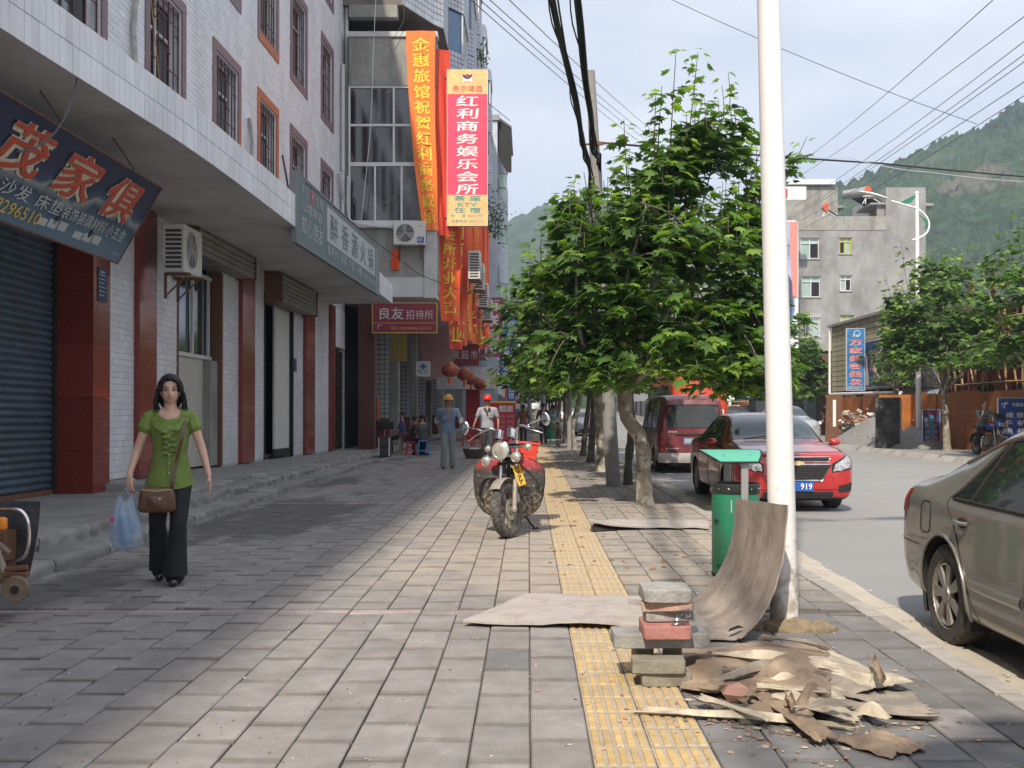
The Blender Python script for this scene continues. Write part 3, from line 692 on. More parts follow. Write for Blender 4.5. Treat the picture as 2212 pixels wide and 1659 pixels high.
shutter_box(24.95, 28.6, 3.72, 4.36, .42, '')
mb = MB(); mb.bx(.06, .09, 18.9, 19.1, 3.4, 4.3); mb.build('rusty_sheet', M_rust, WB, smooth=0)
u = thing_part('doorway', WB)
mb = MB(); mb.bx(-3.2, -.33, 24.95, 27.65, -.02, .0); mb.build('floor_inside', M_cement, u, smooth=0)
mb = MB(); mb.bx(-.04, .03, 27.58, 27.68, -.02, 3.9); mb.bx(-.31, .03, 24.9, 24.97, -.02, 3.9); mb.build('door_guide', M_seam, u, smooth=0)
mb = MB(); mb.bx(-.10, -.05, 26.1, 27.52, .2, 3.7); mb.build('white_door_leaf', flat('door_white', (.62, .60, .57)), u, smooth=0)
mb = MB(); mb.bx(-.101, -.045, 26.1, 27.52, .0, .2); mb.build('door_kick_plate', M_seam, u, smooth=0)
mb = MB(); mb.bx(-.30, -.26, 25.0, 26.0, .1, 1.35); mb.build('poster', mat('poster_blue', (.28, .3, .42), .6, var=.5, vs=4, bump=0, dirt=(.5, .18, .12), dfac=1, ds=3), u, smooth=0)
mb = MB(); mb.bx(-.6, -.25, 25.0, 27.0, .0, .06); mb.build('orange_mat', flat('tan_mat', (.42, .24, .14)), u, smooth=0)
mb = MB()
for i in range(9): mb.bx(-.08, -.05, 32.85+i*.19, 32.88+i*.19, 0, 3.1)
for zz in (.1, 1.0, 2.0, 3.0): mb.bx(-.085, -.045, 32.8, 34.5, zz, zz+.04)
mb.build('iron_gate', M_seam, WB, smooth=0)
# -- canopy
can = thing_part('canopy', WB)
prof_y = [-30, 4.0, 6.0, 7.5, 9.6, 11.5, 13.9, 16.5, 19.6, 24, 32.0]
prof_x = [1.2, 1.55, 1.70, 1.76, 1.85, 1.98, 2.12, 2.12, 2.10, 2.05, 1.93]
def cx_(y): return float(np.interp(y, prof_y, prof_x))
def cxs(y):
    return sum(cx_(y+d) for d in (-1.2, -.6, 0, .6, 1.2))/5 if y < 31 else cx_(y)
yy = [L0+2+i*.5 for i in range(int((32.0-(L0+2))/.5)+1)]
mb = MB(); n = len(yy); vs = []
for y in yy:
    x = cxs(y); vs += [(0, y, ZC), (x, y, ZC+.02), (x, y, ZC+.60), (0, y, ZC+.60)]
fs = []
for i in range(n-1):
    a, b = i*4, i*4+4
    fs += [(a, b, b+1, a+1), (a+1, b+1, b+2, a+2), (a+2, b+2, b+3, a+3)]
fs += [(0, 1, 2, 3), ((n-1)*4+3, (n-1)*4+2, (n-1)*4+1, (n-1)*4)]
mb.add(vs, fs); mb.build('canopy_slab', M_plaster, can, smooth=20)
yb = 8.0; cnt = 0; rest = MB()
tw = .125
while yb < 31.95:
    xa, xb = cxs(yb), cxs(min(yb+tw, 32)); ang = math.atan2(xb-xa, tw)
    for row in range(2):
        z0 = ZC+.005+row*.298; h = .292
        m2 = MB() if cnt < 280 else rest
        xx = (xa+xb)/2+.008+rnd.uniform(-.002, .002)
        M = Matrix.Translation((xx if cnt >= 280 else 0, yb+tw/2 if cnt >= 280 else 0, z0+h/2 if cnt >= 280 else 0)) @ Matrix.Rotation(-ang+rnd.uniform(-.01, .01), 4, 'Z')
        m2.box((0, 0, 0), (.014, tw-.006, h-.004), M)
        if cnt < 280:
            o = m2.build('fascia_tile', M_white_tile, can, smooth=0); o.location = (xx, yb+tw/2, z0+h/2)
        cnt += 1
    yb += tw
rest.build('fascia_tiles', M_white_tile, can, smooth=0, kind='stuff')
tiles_wall('canopy_end_tiles', can, 0, 1.93, ZC+.01, ZC+.6, [], .24, .1, M_white_tile, x=-32.0, axis='y')
def pipe(pts, r, m, name, parent=WB, n=8): mb = MB(); mb.tube(pts, r, n); return mb.build(name, m, parent, smooth=60)
M_pvc = mat('white_pvc_pipe', (.55, .55, .55), .5, var=.06, vs=5, bump=.02, dirt=(.35, .33, .3), dfac=.5, ds=4)
pipe([(.10, 34.3, 18.5), (.10, 34.3, 11), (.10, 34.3, 5.2)], .055, M_pvc, 'drain_pipe')
pipe([(.10, 33.7, 12.2), (.10, 33.7, 7.7), (.10, 33.7, 5.0)], .06, M_pvc, 'drain_pipe')
pipe([(.12, 33.0, 8.6), (.12, 33.7, 7.9)], .06, M_pvc, 'drain_pipe')
pipe([(.05, 17.1, 9.6), (.09, 17.15, 8.2), (.06, 17.0, 7.2), (.12, 17.05, 5.6)], .045, mat('wrapped_pipe', (.36, .35, .33), .9, bump=.8, bs=30), 'wrapped_ac_pipe')
pipe([(.05, 23.55, 7.6), (.09, 23.6, 7.1), (.06, 23.65, 6.4), (.10, 23.8, 5.2)], .04, MATS['wrapped_pipe'], 'wrapped_ac_pipe')
pipe([(.08, 17.4, 9.5), (.1, 17.6, 8), (.09, 18.2, 6.2), (.1, 18.4, 5.2)], .008, mat('orange_cord', (.45, .25, .05), .6), 'cord')
# == SIGNS ON / BY THE WHITE BUILDING
def board(name, label, c, ux, uy, w, h, t, mats, group=None, frame=None, fm=None, cat='sign'):
    """flat sign: panel centre c (front face), ux right, uy up, thickness t backwards. returns root"""
    ux = Vector(ux).normalized(); uy = Vector(uy).normalized(); nn = ux.cross(uy); c = Vector(c)
    r = thing(name, label, cat, c-uy*h/2, group=group)
    M = Matrix.Translation(c) @ Matrix((ux, uy, nn)).transposed().to_4x4()
    mb = MB(); mb.box((0, 0, -t/2), (w, h, t), M); mb.build('panel', mats, r, world=True, smooth=0)
    if frame:
        mb = MB()
        for sx in (-1, 1): mb.box((sx*(w/2+frame/2), 0, -t/2+.004), (frame, h+2*frame, t+.012), M)
        for sy in (-1, 1): mb.box((0, sy*(h/2+frame/2), -t/2+.003), (w, frame, t+.01), M)
        mb.build('sign_frame', fm or M_alu, r, world=True, smooth=0)
    return r, M
def patch(r, M, x0, x1, y0, y1, m, name='printed_band', z=.003, **kw):
    mb = MB(); mb.box(((x0+x1)/2, (y0+y1)/2, z/2), (x1-x0, y1-y0, z), M); return mb.build(name, m, r, world=True, smooth=0)
def txt(r, M, s, x, y, w, h, m, **k):
    ux = M.to_3x3() @ Vector((1, 0, 0)); uy = M.to_3x3() @ Vector((0, 1, 0)); k.setdefault('depth', .006)
    return lettering(r, s, M @ Vector((x, y, 0)), ux, uy, w, h, m, **k)
def wallpt(x, y, z):
    bpy.context.view_layer.update(); return WB.matrix_world @ Vector((x, y, z))
bl = Vector((-5.56, 6.0, 3.42)); br = Vector((-5.42, 14.05, 3.34)); tr = Vector((-4.84, 14.05, 4.32)); 
ux = (br-bl).normalized(); uy0 = (tr-br); uy = (uy0-ux*uy0.dot(ux)).normalized(); hh = uy0.dot(uy); ww = (br-bl).length
def sea(n, l, c, pos):
    g = n.new('ShaderNodeTexCoord'); s = N(n, 'SeparateXYZ'); l(pos, s.inputs[0])
    a = N(n, 'MapRange', i1=3.4, i2=4.3, i3=0., i4=1.); l(s.outputs[2], a.inputs[0])
    nz_ = N(n, 'TexNoise'); nz_.inputs['Scale'].default_value = 1.6; nz_.inputs['Detail'].default_value = 8; l(pos, nz_.inputs['Vector'])
    ad = N(n, 'Math', operation='MULTIPLY_ADD', i1=.55, i2=-.27); l(nz_.outputs['Fac'], ad.inputs[0])
    s2 = N(n, 'Math', operation='ADD'); l(a.outputs[0], s2.inputs[0]); l(ad.outputs[0], s2.inputs[1])
    r = n.new('ShaderNodeValToRGB'); e = r.color_ramp; e.elements[0].position = 0; e.elements[0].color = (.10, .17, .24, 1); e.elements[1].position = 1; e.elements[1].color = (.008, .014, .05, 1)
    for p, q in ((.2, (.06, .12, .18, 1)), (.36, (.025, .05, .09, 1)), (.47, (.22, .25, .27, 1)), (.52, (.03, .06, .11, 1)), (.62, (.012, .02, .06, 1))):
        x = e.elements.new(p); x.color = q
    l(s2.outputs[0], r.inputs[0]); return r.outputs[0]
M_sea = mat('furniture_sign_print', (.05, .08, .13), .45, bump=.02, extra=sea)
r, M = board('furniture_shop_sign', 'long dark blue furniture sign with red characters and yellow phone number under the canopy', (bl+br)/2+uy*hh/2, ux, uy, ww, hh, .05, M_sea, frame=.02, fm=M_rust)
M_cream = flat('cream_outline', (.55, .48, .36)); M_signred = flat('faded_sign_red', (.42, .06, .03))
M_dimwhite = flat('dim_white_paint', (.42, .44, .46)); M_gold = flat('gold_paint', (.55, .38, .10))
x_of = lambda Y: (Y-10.025)
for ch, Y in (('隆', 9.45), ('茂', 10.75), ('家', 12.0), ('俱', 13.2)):
    if ch == '隆': 
        txt(r, M, '一', x_of(9.75), .10, .5, .07, M_signred, bold=.02, lift=.02, depth=.02); continue
    txt(r, M, ch, x_of(Y)+.01, .19, .92, .56, M_cream, bold=.10, lift=.006, shear=.2)
    txt(r, M, ch, x_of(Y), .20, .90, .54, M_signred, bold=.018, lift=.02, shear=.2)
for s, Y, w in (('家俱', 10.0, .62), ('沙发', 11.0, .62), ('床垫', 11.75, .6), ('装饰装璜材料', 12.65, 1.15), ('小五金', 13.55, .55)):
    txt(r, M, s, x_of(Y), -.22, w, .17, M_dimwhite, bold=.01)
txt(r, M, '电话：', x_of(10.35), -.42, .5, .14, M_dimwhite, bold=.01)
txt(r, M, '8296510', x_of(11.25), -.42, .95, .15, M_gold, bold=.02)
M_boat = flat('pale_print', (.42, .44, .44)); 
for (cx, w) in ((12.05, .7), (12.95, .75)):
    for k in range(3): patch(r, M, x_of(cx)-w/2+k*w/3, x_of(cx)-w/2+k*w/3+w/3-.04, -.47+.01*k, -.38+.02*k, M_boat, 'printed_sofa')
    patch(r, M, x_of(cx)-.04, x_of(cx)+.04, -.40, -.28, M_seam, 'printed_lamp')
txt(r, M, '千叶林', x_of(13.85), -.47, .2, .06, M_dimwhite)
for k in range(4):
    mb = MB(); p = bl+ux*(1.5+k*1.9)+uy*hh; mb.tube([p, p+Vector((-.3, 0, .45))], .008, 5); mb.build('hanger_wire', M_wire, r, world=True)
a = Vector((-4.20, 19.3, 4.46)); b = Vector((-4.02, 28.7, 4.50)); at_ = Vector((-4.20, 19.3, 5.73)); ux = (b-a).normalized(); uy = Vector((0, 0, 1)); uy = (uy-ux*uy.dot(ux)).normalized(); ww = (b-a).length; hh = 1.26
M_teal = flat('grey_green_sign', (.105, .155, .165)); M_panelgrey = flat('pale_grey_print', (.40, .42, .45))
r, M = board('hotpot_restaurant_sign', 'long grey green hot pot restaurant sign with pale panel on the canopy edge', (a+b)/2+uy*hh/2, ux, uy, ww, hh, .09, M_teal, frame=.025, fm=flat('grey_sign_frame', (.20, .21, .21)))
X = lambda f: -ww/2+ww*f
patch(r, M, X(.285), X(.925), -.22, .50, M_panelgrey)
patch(r, M, X(.94), X(.995), -.6, .6, flat('print_grey_blue', (.17, .21, .24)))
for ch, f in zip('醉香源火锅', (.36, .49, .615, .735, .855)): txt(r, M, ch, X(f), .14, .80, .56, M_teal, bold=.012)
txt(r, M, '鱼系列  汤锅  干锅  中餐', X(.50), -.38, 4.0, .22, M_dimwhite, bold=.01)
txt(r, M, '订餐电话: 8256889', X(.83), -.40, 1.6, .12, M_dimwhite)
txt(r, M, '中国', X(.07), .40, .55, .22, M_dimwhite, bold=.008); txt(r, M, '名牌', X(.205), .40, .55, .22, M_dimwhite, bold=.008)
mb = MB(); mb.lathe([(.13, 0), (.13, .004)], (0, 0, 0), 20, M @ Matrix.Translation((X(.138), .4, .001))); mb.build('round_emblem', M_red, r, world=True, smooth=0)
mb = MB(); mb.box((0, 0, 0), (.12, .03, .004), M @ Matrix.Translation((X(.138), .42, .008))); mb.box((0, 0, 0), (.03, .12, .004), M @ Matrix.Translation((X(.138), .39, .0085))); mb.build('emblem_mark', M_dimwhite, r, world=True, smooth=0)
txt(r, M, '山城啤酒', X(.14), .12, 1.6, .2, M_dimwhite)
txt(r, M, '知心朋友', X(.14), -.24, 1.9, .34, M_dimwhite, shear=.15)
mb = MB(); mb.tube([a+uy*.2+Vector((-.05, .2, 0)), a+uy*1.3+Vector((-.3, .2, .3))], .02, 5); mb.build('angle_iron', M_bar, r, world=True)
r, M = board('blue_notice_plate', 'small dark blue printed notice fixed to the big red column', wallpt(.068, 15.86, 2.92), (0, 1, 0), (0, 0, 1), .34, .50, .01, M_navy)
for k in range(6): patch(r, M, -.13, .13-(.04*(k % 3)), .14-.06*k, .155-.06*k, M_dimwhite, 'printed_line', z=.002)
patch(r, M, -.08, .08, .18, .21, M_dimwhite, 'printed_line', z=.002)
r, M = board('blue_notice_plate', 'tiny blue plate on the white wall by the open doorway', wallpt(.02, 27.9, 2.35), (0, 1, 0), (0, 0, 1), .3, .34, .01, M_navy)
# -- air conditioners
def ac_unit(label, loc, rz, group, w=.84, d=.33, h=.72, fan_front=True, bracket=True):
    """outdoor unit; local: width along x, fan face at -y, back at +y; origin at bottom centre of back"""
    r = thing('air_conditioner', label, 'air conditioner', loc, rz, group)
    mb = MB(); mb.bx(-w/2, w/2, -d, 0, 0, h); mb.build('casing', M_acwhite, r, bevel=.02, seg=2)
    cx = -w*.13; R_ = h*.40
    mb = MB(); mb.lathe([(R_, 0), (R_, .02), (R_*.96, .022), (R_*.96, .004)], (cx, -d+.002, h/2), 28, axis=(0, -1, 0), caps=False); mb.build('fan_ring', M_acwhite, r)
    mb = MB(); mb.lathe([(0.001, .003), (R_*.95, .003)], (cx, -d+.001, h/2), 28, axis=(0, -1, 0), caps=False); mb.build('fan_opening', M_grill, r, smooth=0)
    mb = MB()
    for k in range(3):
        a = k*2.09+.3; M = Matrix.Translation((cx, -d-.008, h/2)) @ Matrix.Rotation(a, 4, 'Y')
        mb.grid(lambda u, v: (R_*.9*u*math.cos((v-.5)*.9), -.004+.012*v, R_*.9*u*math.sin((v-.5)*.9)), 4, 4, .003, M)
    mb.build('fan_blades', flat('fan_grey', (.25, .25, .26)), r)
    mb = MB()
    for k in range(1, 7): mb.ring((cx, -d-.018, h/2), (0, 1, 0), R_*k/6.5, .0035, 22, 4)
    for k in range(8): a = k*math.pi/4; mb.tube([(cx, -d-.018, h/2), (cx+R_*math.cos(a), -d-.018, h/2+R_*math.sin(a))], .0035, 4)
    mb.build('fan_guard', M_acwhite, r)
    for s in (-1, 1):
        mb = MB()
        for i in range(9): mb.bx(s*w/2-.002 if s > 0 else s*w/2-.004, s*w/2+.004 if s > 0 else s*w/2+.002, -d+.05, -.05, .06+i*(h-.12)/9, .06+(i+.62)*(h-.12)/9)
        mb.build('side_grille', M_grill, r, smooth=0)
    mb = MB(); mb.bx(w*.36, w*.49, -d-.004, -d+.002, .06, h-.08); mb.build('service_panel', M_acwhite, r, smooth=0)
    if bracket:
        mb = MB()
        for s in (-.34, .34): mb.bx(s*w-.02, s*w+.02, -d-.05, .02, -.045, -.002); mb.tube([(s*w, -d, -.03), (s*w, .0, -.38)], .016, 5); mb.bx(s*w-.02, s*w+.02, -.02, .02, -.42, -.045)
        mb.build('bracket', M_rust, r, smooth=0)
    return r
p = wallpt(.12, 17.75, 3.33); r = ac_unit('dirty white outdoor unit bracketed to the red pilaster beside the furniture sign', (p.x+.3, p.y, p.z), R(90), None, w=.92, h=.78, d=.36)
r = ac_unit('white outdoor unit with round fan facing the street end below the glazed balcony', (-3.74, 33.88, 6.60), 0, None, w=1.02, d=.34, h=.74)
M0 = Matrix.Translation((-3.74, 33.88-.343, 6.60)) @ Matrix(((1, 0, 0), (0, 0, -1), (0, 1, 0))).to_4x4()
patch(r, M0, .24, .46, .05, .25, flat('blue_sticker', (.12, .12, .4)), 'sticker'); txt(r, M0, 'KT', .35, .16, .13, .08, M_white); txt(r, M0, 'GREE', .35, .58, .14, .035, M_navy)
# == SECOND BUILDING (concrete, balcony block over the pavement)
CB = thing('concrete_shop_building', 'weathered concrete building with glazed balcony and tiled bays beyond the white tiled one', 'building', (-4.5, 34.6, 0))
def P(name, m, fn, smooth=0, bevel=0, parent=CB):
    mb = MB(); fn(mb); return mb.build(name, m, parent, world=True, smooth=smooth, bevel=bevel)
Ya, Yb = 34.0, 78.0; XF = -2.95
P('upper_mass', M_dark, lambda m: (m.bx(-12, XF-.4, Ya+.9, Yb-.2, 5.3, 13.6), m.bx(-12, -6.6, Ya+.3, Yb, 0, 5.0)))
def soff(m): m.bx(-8, XF, Ya, Yb, 4.98, 5.16)
P('overhang_slab', M_plaster, soff)
P('white_beam', M_plaster, lambda m: (m.bx(-5.72, XF-.36, Ya-.06, Ya-.002, 5.0, 5.62), m.bx(XF-.36, XF+.02, Ya-.10, Ya+.3, 4.96, 7.3)))
P('concrete_band', M_conc, lambda m: m.bx(-5.72, XF-.361, Ya-.02, Ya+.35, 5.621, 7.22))
P('window_ledge', M_white_tile, lambda m: m.bx(-5.75, XF-.2, Ya-.16, Ya-.021, 7.2, 7.38))
P('parapet_panel', M_conc, lambda m: m.bx(-5.72, XF-.0, Ya-.0, Ya+.3, 11.75, 13.3))
P('parapet_coping', M_plaster, lambda m: m.bx(-5.76, XF+.06, Ya-.07, Ya+.4, 13.3, 13.46))
gl = thing_part('glazed_balcony', CB)
M_clear = bpy.data.materials.new('clear_pane'); M_clear.use_nodes = True
_n = M_clear.node_tree; _b = _n.nodes['Principled BSDF']; _o = _n.nodes['Material Output']; _t = _n.nodes.new('ShaderNodeBsdfTransparent'); _g = _n.nodes.new('ShaderNodeBsdfGlossy'); _m = _n.nodes.new('ShaderNodeMixShader'); _f = _n.nodes.new('ShaderNodeFresnel')
_f.inputs[0].default_value = 1.5; _g.inputs['Roughness'].default_value = .06; _t.inputs[0].default_value = (.62, .66, .66, 1)
_mm = _n.nodes.new('ShaderNodeMath'); _mm.operation = 'MULTIPLY_ADD'; _mm.inputs[1].default_value = 1.6; _mm.inputs[2].default_value = .12
_n.links.new(_f.outputs[0], _mm.inputs[0]); _n.links.new(_mm.outputs[0], _m.inputs[0]); _n.links.new(_t.outputs[0], _m.inputs[1]); _n.links.new(_g.outputs[0], _m.inputs[2]); _n.links.new(_m.outputs[0], _o.inputs[0])
xs_ = [-5.72, -4.62, -3.55, XF-.05]
for (z0, z1, cuts) in ((7.38, 9.25, [-5.72, -4.9, -4.05, -3.2, XF-.05]), (9.25, 10.5, [-5.72, -4.3, XF-.05]), (10.5, 11.75, [-5.72, -4.3, XF-.05])):
    for a, b in zip(cuts[:-1], cuts[1:]):
        P('glass_pane', M_clear, lambda m: m.bx(a+.02, b-.02, Ya+.09, Ya+.096, z0+.03, z1-.03), parent=gl)
    for c in cuts: P('mullion', M_alu, lambda m: m.bx(c-.03, c+.03, Ya+.04, Ya+.12, z0, z1), parent=gl)
for z, t in ((7.40, .05), (9.25, .06), (10.5, .035), (11.73, .04)): P('rail', M_alu, lambda m: m.bx(-5.74, XF-.02, Ya+.03, Ya+.125, z-t, z+t), parent=gl)
P('inner_wall', mat('inner_wall', (.20, .185, .165), .9, dirt=(.08, .07, .06), dfac=.6), lambda m: (m.bx(-5.75, XF-.1, Ya+2.2, Ya+2.4, 5.2, 13.5), m.bx(-5.78, -5.74, Ya+.1, Ya+2.3, 5.2, 13.3)), parent=gl)
P('inner_floor', M_conc, lambda m: (m.bx(-5.7, XF-.1, Ya+.3, Ya+2.2, 7.0, 7.2), m.bx(-5.7, XF-.1, Ya+.31, Ya+2.2, 11.8, 12.0)), parent=gl)
P('stair_flight', mat('stair_concrete', (.33, .31, .28), .9), lambda m: [m.box((-4.9+.22*i, Ya+1.3, 8.0+.17*i), (.25, 1.0, .18)) for i in range(9)], parent=gl)
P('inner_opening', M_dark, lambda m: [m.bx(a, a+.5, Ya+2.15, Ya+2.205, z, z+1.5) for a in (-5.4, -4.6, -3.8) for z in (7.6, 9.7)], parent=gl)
P('street_face', mat('grey_corrugated', (.33, .34, .36), .7, var=.08, vs=4, dirt=(.2, .2, .2), dfac=.5), lambda m: m.bx(XF-.4, XF, Ya+.9, Yb, 7.5, 10.2))
P('street_parapet', M_conc, lambda m: m.bx(XF-.4, XF+.03, Ya+.31, Yb, 5.17, 7.499))
P('street_upper_wall', M_conc, lambda m: m.bx(XF-.4, XF-.001, Ya+.31, Yb, 11.2, 13.3))
P('street_glazing', M_glass, lambda m: m.bx(XF-.35, XF-.18, Ya+.3, Yb, 10.2, 11.2))
for k in range(40): P('window_post', M_alu, lambda m: m.bx(XF-.14, XF+.035, 35.2+k*1.06, 35.32+k*1.06, 7.502, 11.19))
poly = [(-5.7, 34.2), (-4.05, 34.2), (-3.2, 36.0), (-2.9, 36.4), (-2.9, Yb), (-12, Yb), (-12, 34.2)]
P('upper_slab', mat('dark_soffit', (.16, .135, .115), .9, var=.2, vs=2, dirt=(.09, .08, .07), dfac=.5), lambda m: m.prism(poly, (0, 0, 14.4), (1, 0, 0), (0, 1, 0), (0, 0, .3)))
M_gtile = mat('pale_blue_tile', (.47, .50, .56), .45, var=.08, vs=3, isl=.06, bump=.03, dirt=(.25, .25, .27), dfac=.5, ds=2)
M_gj = mat('dark_grid_joint', (.06, .06, .08), .9)
def gtile(m, p0, p1, z0, z1, s=.2):
    """square tiles on a vertical face from p0 to p1 (plan points, outward to the right-hand side of the run)"""
    p0 = Vector((*p0, 0)); p1 = Vector((*p1, 0)); d = (p1-p0); L_ = d.length; d.normalize(); nn = Vector((d.y, -d.x, 0)); k = max(1, round(L_/s)); kz = max(1, round((z1-z0)/s)); sx = L_/k; sz = (z1-z0)/kz
    for i in range(k):
        for j in range(kz):
            a = p0+d*(i*sx+.012); b = p0+d*((i+1)*sx-.012); za = z0+j*sz+.012; zb = z0+(j+1)*sz-.012; t = nn*(.012+rnd.uniform(0, .003))
            m.add([a+t+Vector((0, 0, za)), b+t+Vector((0, 0, za)), b+t+Vector((0, 0, zb)), a+t+Vector((0, 0, zb)),
                   a+Vector((0, 0, za)), b+Vector((0, 0, za)), b+Vector((0, 0, zb)), a+Vector((0, 0, zb))], [(0, 1, 2, 3), (4, 5, 1, 0), (5, 6, 2, 1), (6, 7, 3, 2), (7, 4, 0, 3)])
run = [(-4.05, 34.2), (-3.2, 36.0), (-2.9, 36.4), (-2.9, 38.5)]
def facade_up(m):
    pass
P('upper_wall', M_gj, lambda m: m.prism([(p[0]-.0, p[1]+.0) for p in [(-4.05, 34.22), (-3.22, 36.0), (-2.92, 36.4), (-2.92, Yb), (-12, Yb), (-12, 34.22)]], (0, 0, 14.701), (1, 0, 0), (0, 1, 0), (0, 0, 2.0)))
P('upper_tiles', M_gtile, lambda m: [gtile(m, run[i], run[i+1], 14.42, 16.7) for i in range(3)]).__setitem__('kind', 'stuff')
P('balcony_beam', M_conc, lambda m: m.bx(-5.75, -4.2, Ya+.15, Ya+.5, 14.0, 14.39))
P('corner_post', M_gj, lambda m: m.bx(-5.5, -5.1, Ya+2.5, Ya+2.9, 13.4, 14.4))
P('post_tiles', M_gtile, lambda m: gtile(m, (-5.5, Ya+2.49), (-5.1, Ya+2.49), 13.46, 14.4)).__setitem__('kind', 'stuff')
P('recess_wall', M_conc, lambda m: m.bx(-9, -4.2, Ya+3.3, Ya+3.6, 13.4, 14.4))
bayroot = None
for k, (yb0, dx) in enumerate(((39, .55), (46, .55), (53, .5), (61, .5), (69, .5))):
    for z0 in (13.5, 16.9, 20.3):
        br_ = thing_part('bay_window', CB)
        x0 = XF; pl = [(x0, yb0), (x0+dx, yb0+.8), (x0+dx, yb0+3.6), (x0, yb0+4.4)]
        P('bay_body', M_gj, lambda m: m.prism([(-4.4, yb0-.0)]+pl+[(-4.4, yb0+4.4)], (0, 0, z0), (1, 0, 0), (0, 1, 0), (0, 0, 1.15)), parent=br_)
        P('bay_tiles', M_gtile, lambda m: [gtile(m, pl[i], pl[i+1], z0+.01, z0+1.14) for i in range(3)], parent=br_).__setitem__('kind', 'stuff')
        P('bay_glass', mat('blue_bay_glass', (.06, .14, .27), .12, coat=.5, bump=.01), lambda m: m.prism([(-4.4, yb0+.1)]+[(p[0]-.08, p[1]) for p in pl]+[(-4.4, yb0+4.3)], (0, 0, z0+1.15), (1, 0, 0), (0, 1, 0), (0, 0, 1.5)), parent=br_)
        P('bay_mullion', M_alu, lambda m: [m.bx(p[0]-.10, p[0]-.03, p[1]-.05, p[1]+.05, z0+1.151, z0+2.65) for p in pl[:3]]+[m.bx(x0+dx-.1, x0+dx-.03, y_, y_+.06, z0+1.151, z0+2.65) for y_ in (yb0+1.7, yb0+2.7)]+[m.bx(x0+dx-.101, x0+dx-.031, yb0+.8, yb0+3.6, z0+2.58, z0+2.649)], parent=br_)
        P('bay_lintel', M_gj, lambda m: m.prism([(-4.4, yb0)]+pl+[(-4.4, yb0+4.4)], (0, 0, z0+2.651), (1, 0, 0), (0, 1, 0), (0, 0, .74)), parent=br_)
        P('bay_tiles', M_gtile, lambda m: [gtile(m, pl[i], pl[i+1], z0+2.66, z0+3.38) for i in range(3)], parent=br_).__setitem__('kind', 'stuff')
P('street_back_wall', M_gtile, lambda m: m.bx(-12, XF-.3, 37, Yb, 13.45, 24))
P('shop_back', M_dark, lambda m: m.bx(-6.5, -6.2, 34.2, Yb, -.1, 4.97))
P('shop_floor', M_cement, lambda m: m.bx(-6.5, -4.6, 34.2, Yb, -.1, .10))
P('corner_column', M_darkcol, lambda m: m.bx(-5.52, -5.0, 34.55, 35.0, -.1, 4.97))
M_greyblue_shut = mat('grey_blue_shutter', (.13, .15, .17), .6, var=.15, vs=3, dirt=(.07, .07, .07), dfac=.5)  # shop shutters' own grey-blue with darker dirt
pil = [36.2, 39.0, 42.5, 45.5, 49.0, 52.2, 55.8, 59.5, 63.5, 68, 72.5, 77]
for k, y in enumerate(pil):
    wd = .36 if k % 2 == 0 else .28
    P('pilaster', M_gj if k % 2 == 0 else M_conc, lambda m: m.bx(-5.05-wd/2, -5.05+wd/2+.15, y, y+.45, .09, 4.97))
    if k % 2 == 0:
        P('pilaster_tiles', mat('grey_white_tile', (.34, .34, .33), .5, isl=.06, var=.1), lambda m: gtile(m, (-5.05-wd/2, y-.002), (-5.05+wd/2+.15, y-.002), 1.1, 4.95, .17)).__setitem__('kind', 'stuff')
        P('pilaster_skirt', mat('dark_red_tile', (.12, .025, .025), .35), lambda m: m.bx(-5.05-wd/2-.01, -5.05+wd/2+.16, y-.02, y+.46, .09, 1.08))
    if k+1 < len(pil):
        y1 = pil[k+1]
        if k in (0, 2, 5, 8): P('shop_shutter', M_greyblue_shut, lambda m: [m.bx(-5.35, -5.3, y+.46, y1-.02, .12+i*.12, .12+i*.12+.11) for i in range(20)])
        P('shop_header', M_greyblue_shut if k % 2 else M_conc, lambda m: m.bx(-5.4, -5.1, y+.46, y1-.01, 3.1, 4.95))
        if k in (1, 3, 4, 6): P('shop_window', M_glass, lambda m: m.bx(-5.5, -5.45, y+.5, y1-.1, .9, 3.0))
r, M = board('yellow_shop_board', 'faded yellow board hanging in the arcade beneath the overhang', (-4.75, 38.5, 3.9), (1, 0, 0), (0, 0, 1), .7, 1.5, .04, flat('dull_yellow', (.33, .24, .05)))
r, M = board('pink_canvas_awning', 'tilted pink canvas awning over the arcade beyond the cross sign', (-3.55, 41.5, 3.6), (1, .15, .25), (-.15, 0, 1), 1.2, 1.9, .03, flat('dull_pink', (.30, .15, .14)), cat='awning')
r, M = board('guesthouse_sign', 'dark red guesthouse board with white characters hung across the arcade below the balcony', (-3.93, 33.85, 4.32), (1, 0, 0), (0, 0, 1), 2.02, .92, .08, flat('dark_crimson', (.21, .018, .035)), frame=.025, fm=M_gold)
M_dull = flat('dull_white_letters', (.48, .46, .45))
txt(r, M, '良友', -.42, .14, .78, .38, M_dull, bold=.015); txt(r, M, '招待所', .48, .10, .86, .30, M_dull); txt(r, M, '电话 13980298266  8251712', .22, -.33, 1.3, .09, M_gold)
patch(r, M, -1.0, 1.0, -.17, -.155, M_gold); txt(r, M, '↖', -.78, -.30, .16, .16, M_dull)
r, M = board('entertainment_club_sign', 'tall pink and orange club sign projecting over the pavement beside the banners', (-1.955, 34.2, 9.82), (1, 0, 0), (0, 0, 1), 1.29, 5.0, .18, flat('sign_pink', (.72, .055, .12)), frame=.012)
M_peach = mat('peach_print', (.82, .48, .20), .5, var=.12, vs=3, bump=0, dirt=(.8, .3, .12), dfac=.4, ds=2)
patch(r, M, -.645, .645, 1.72, 2.5, M_peach); patch(r, M, -.645, .645, -2.5, -1.52, M_peach)
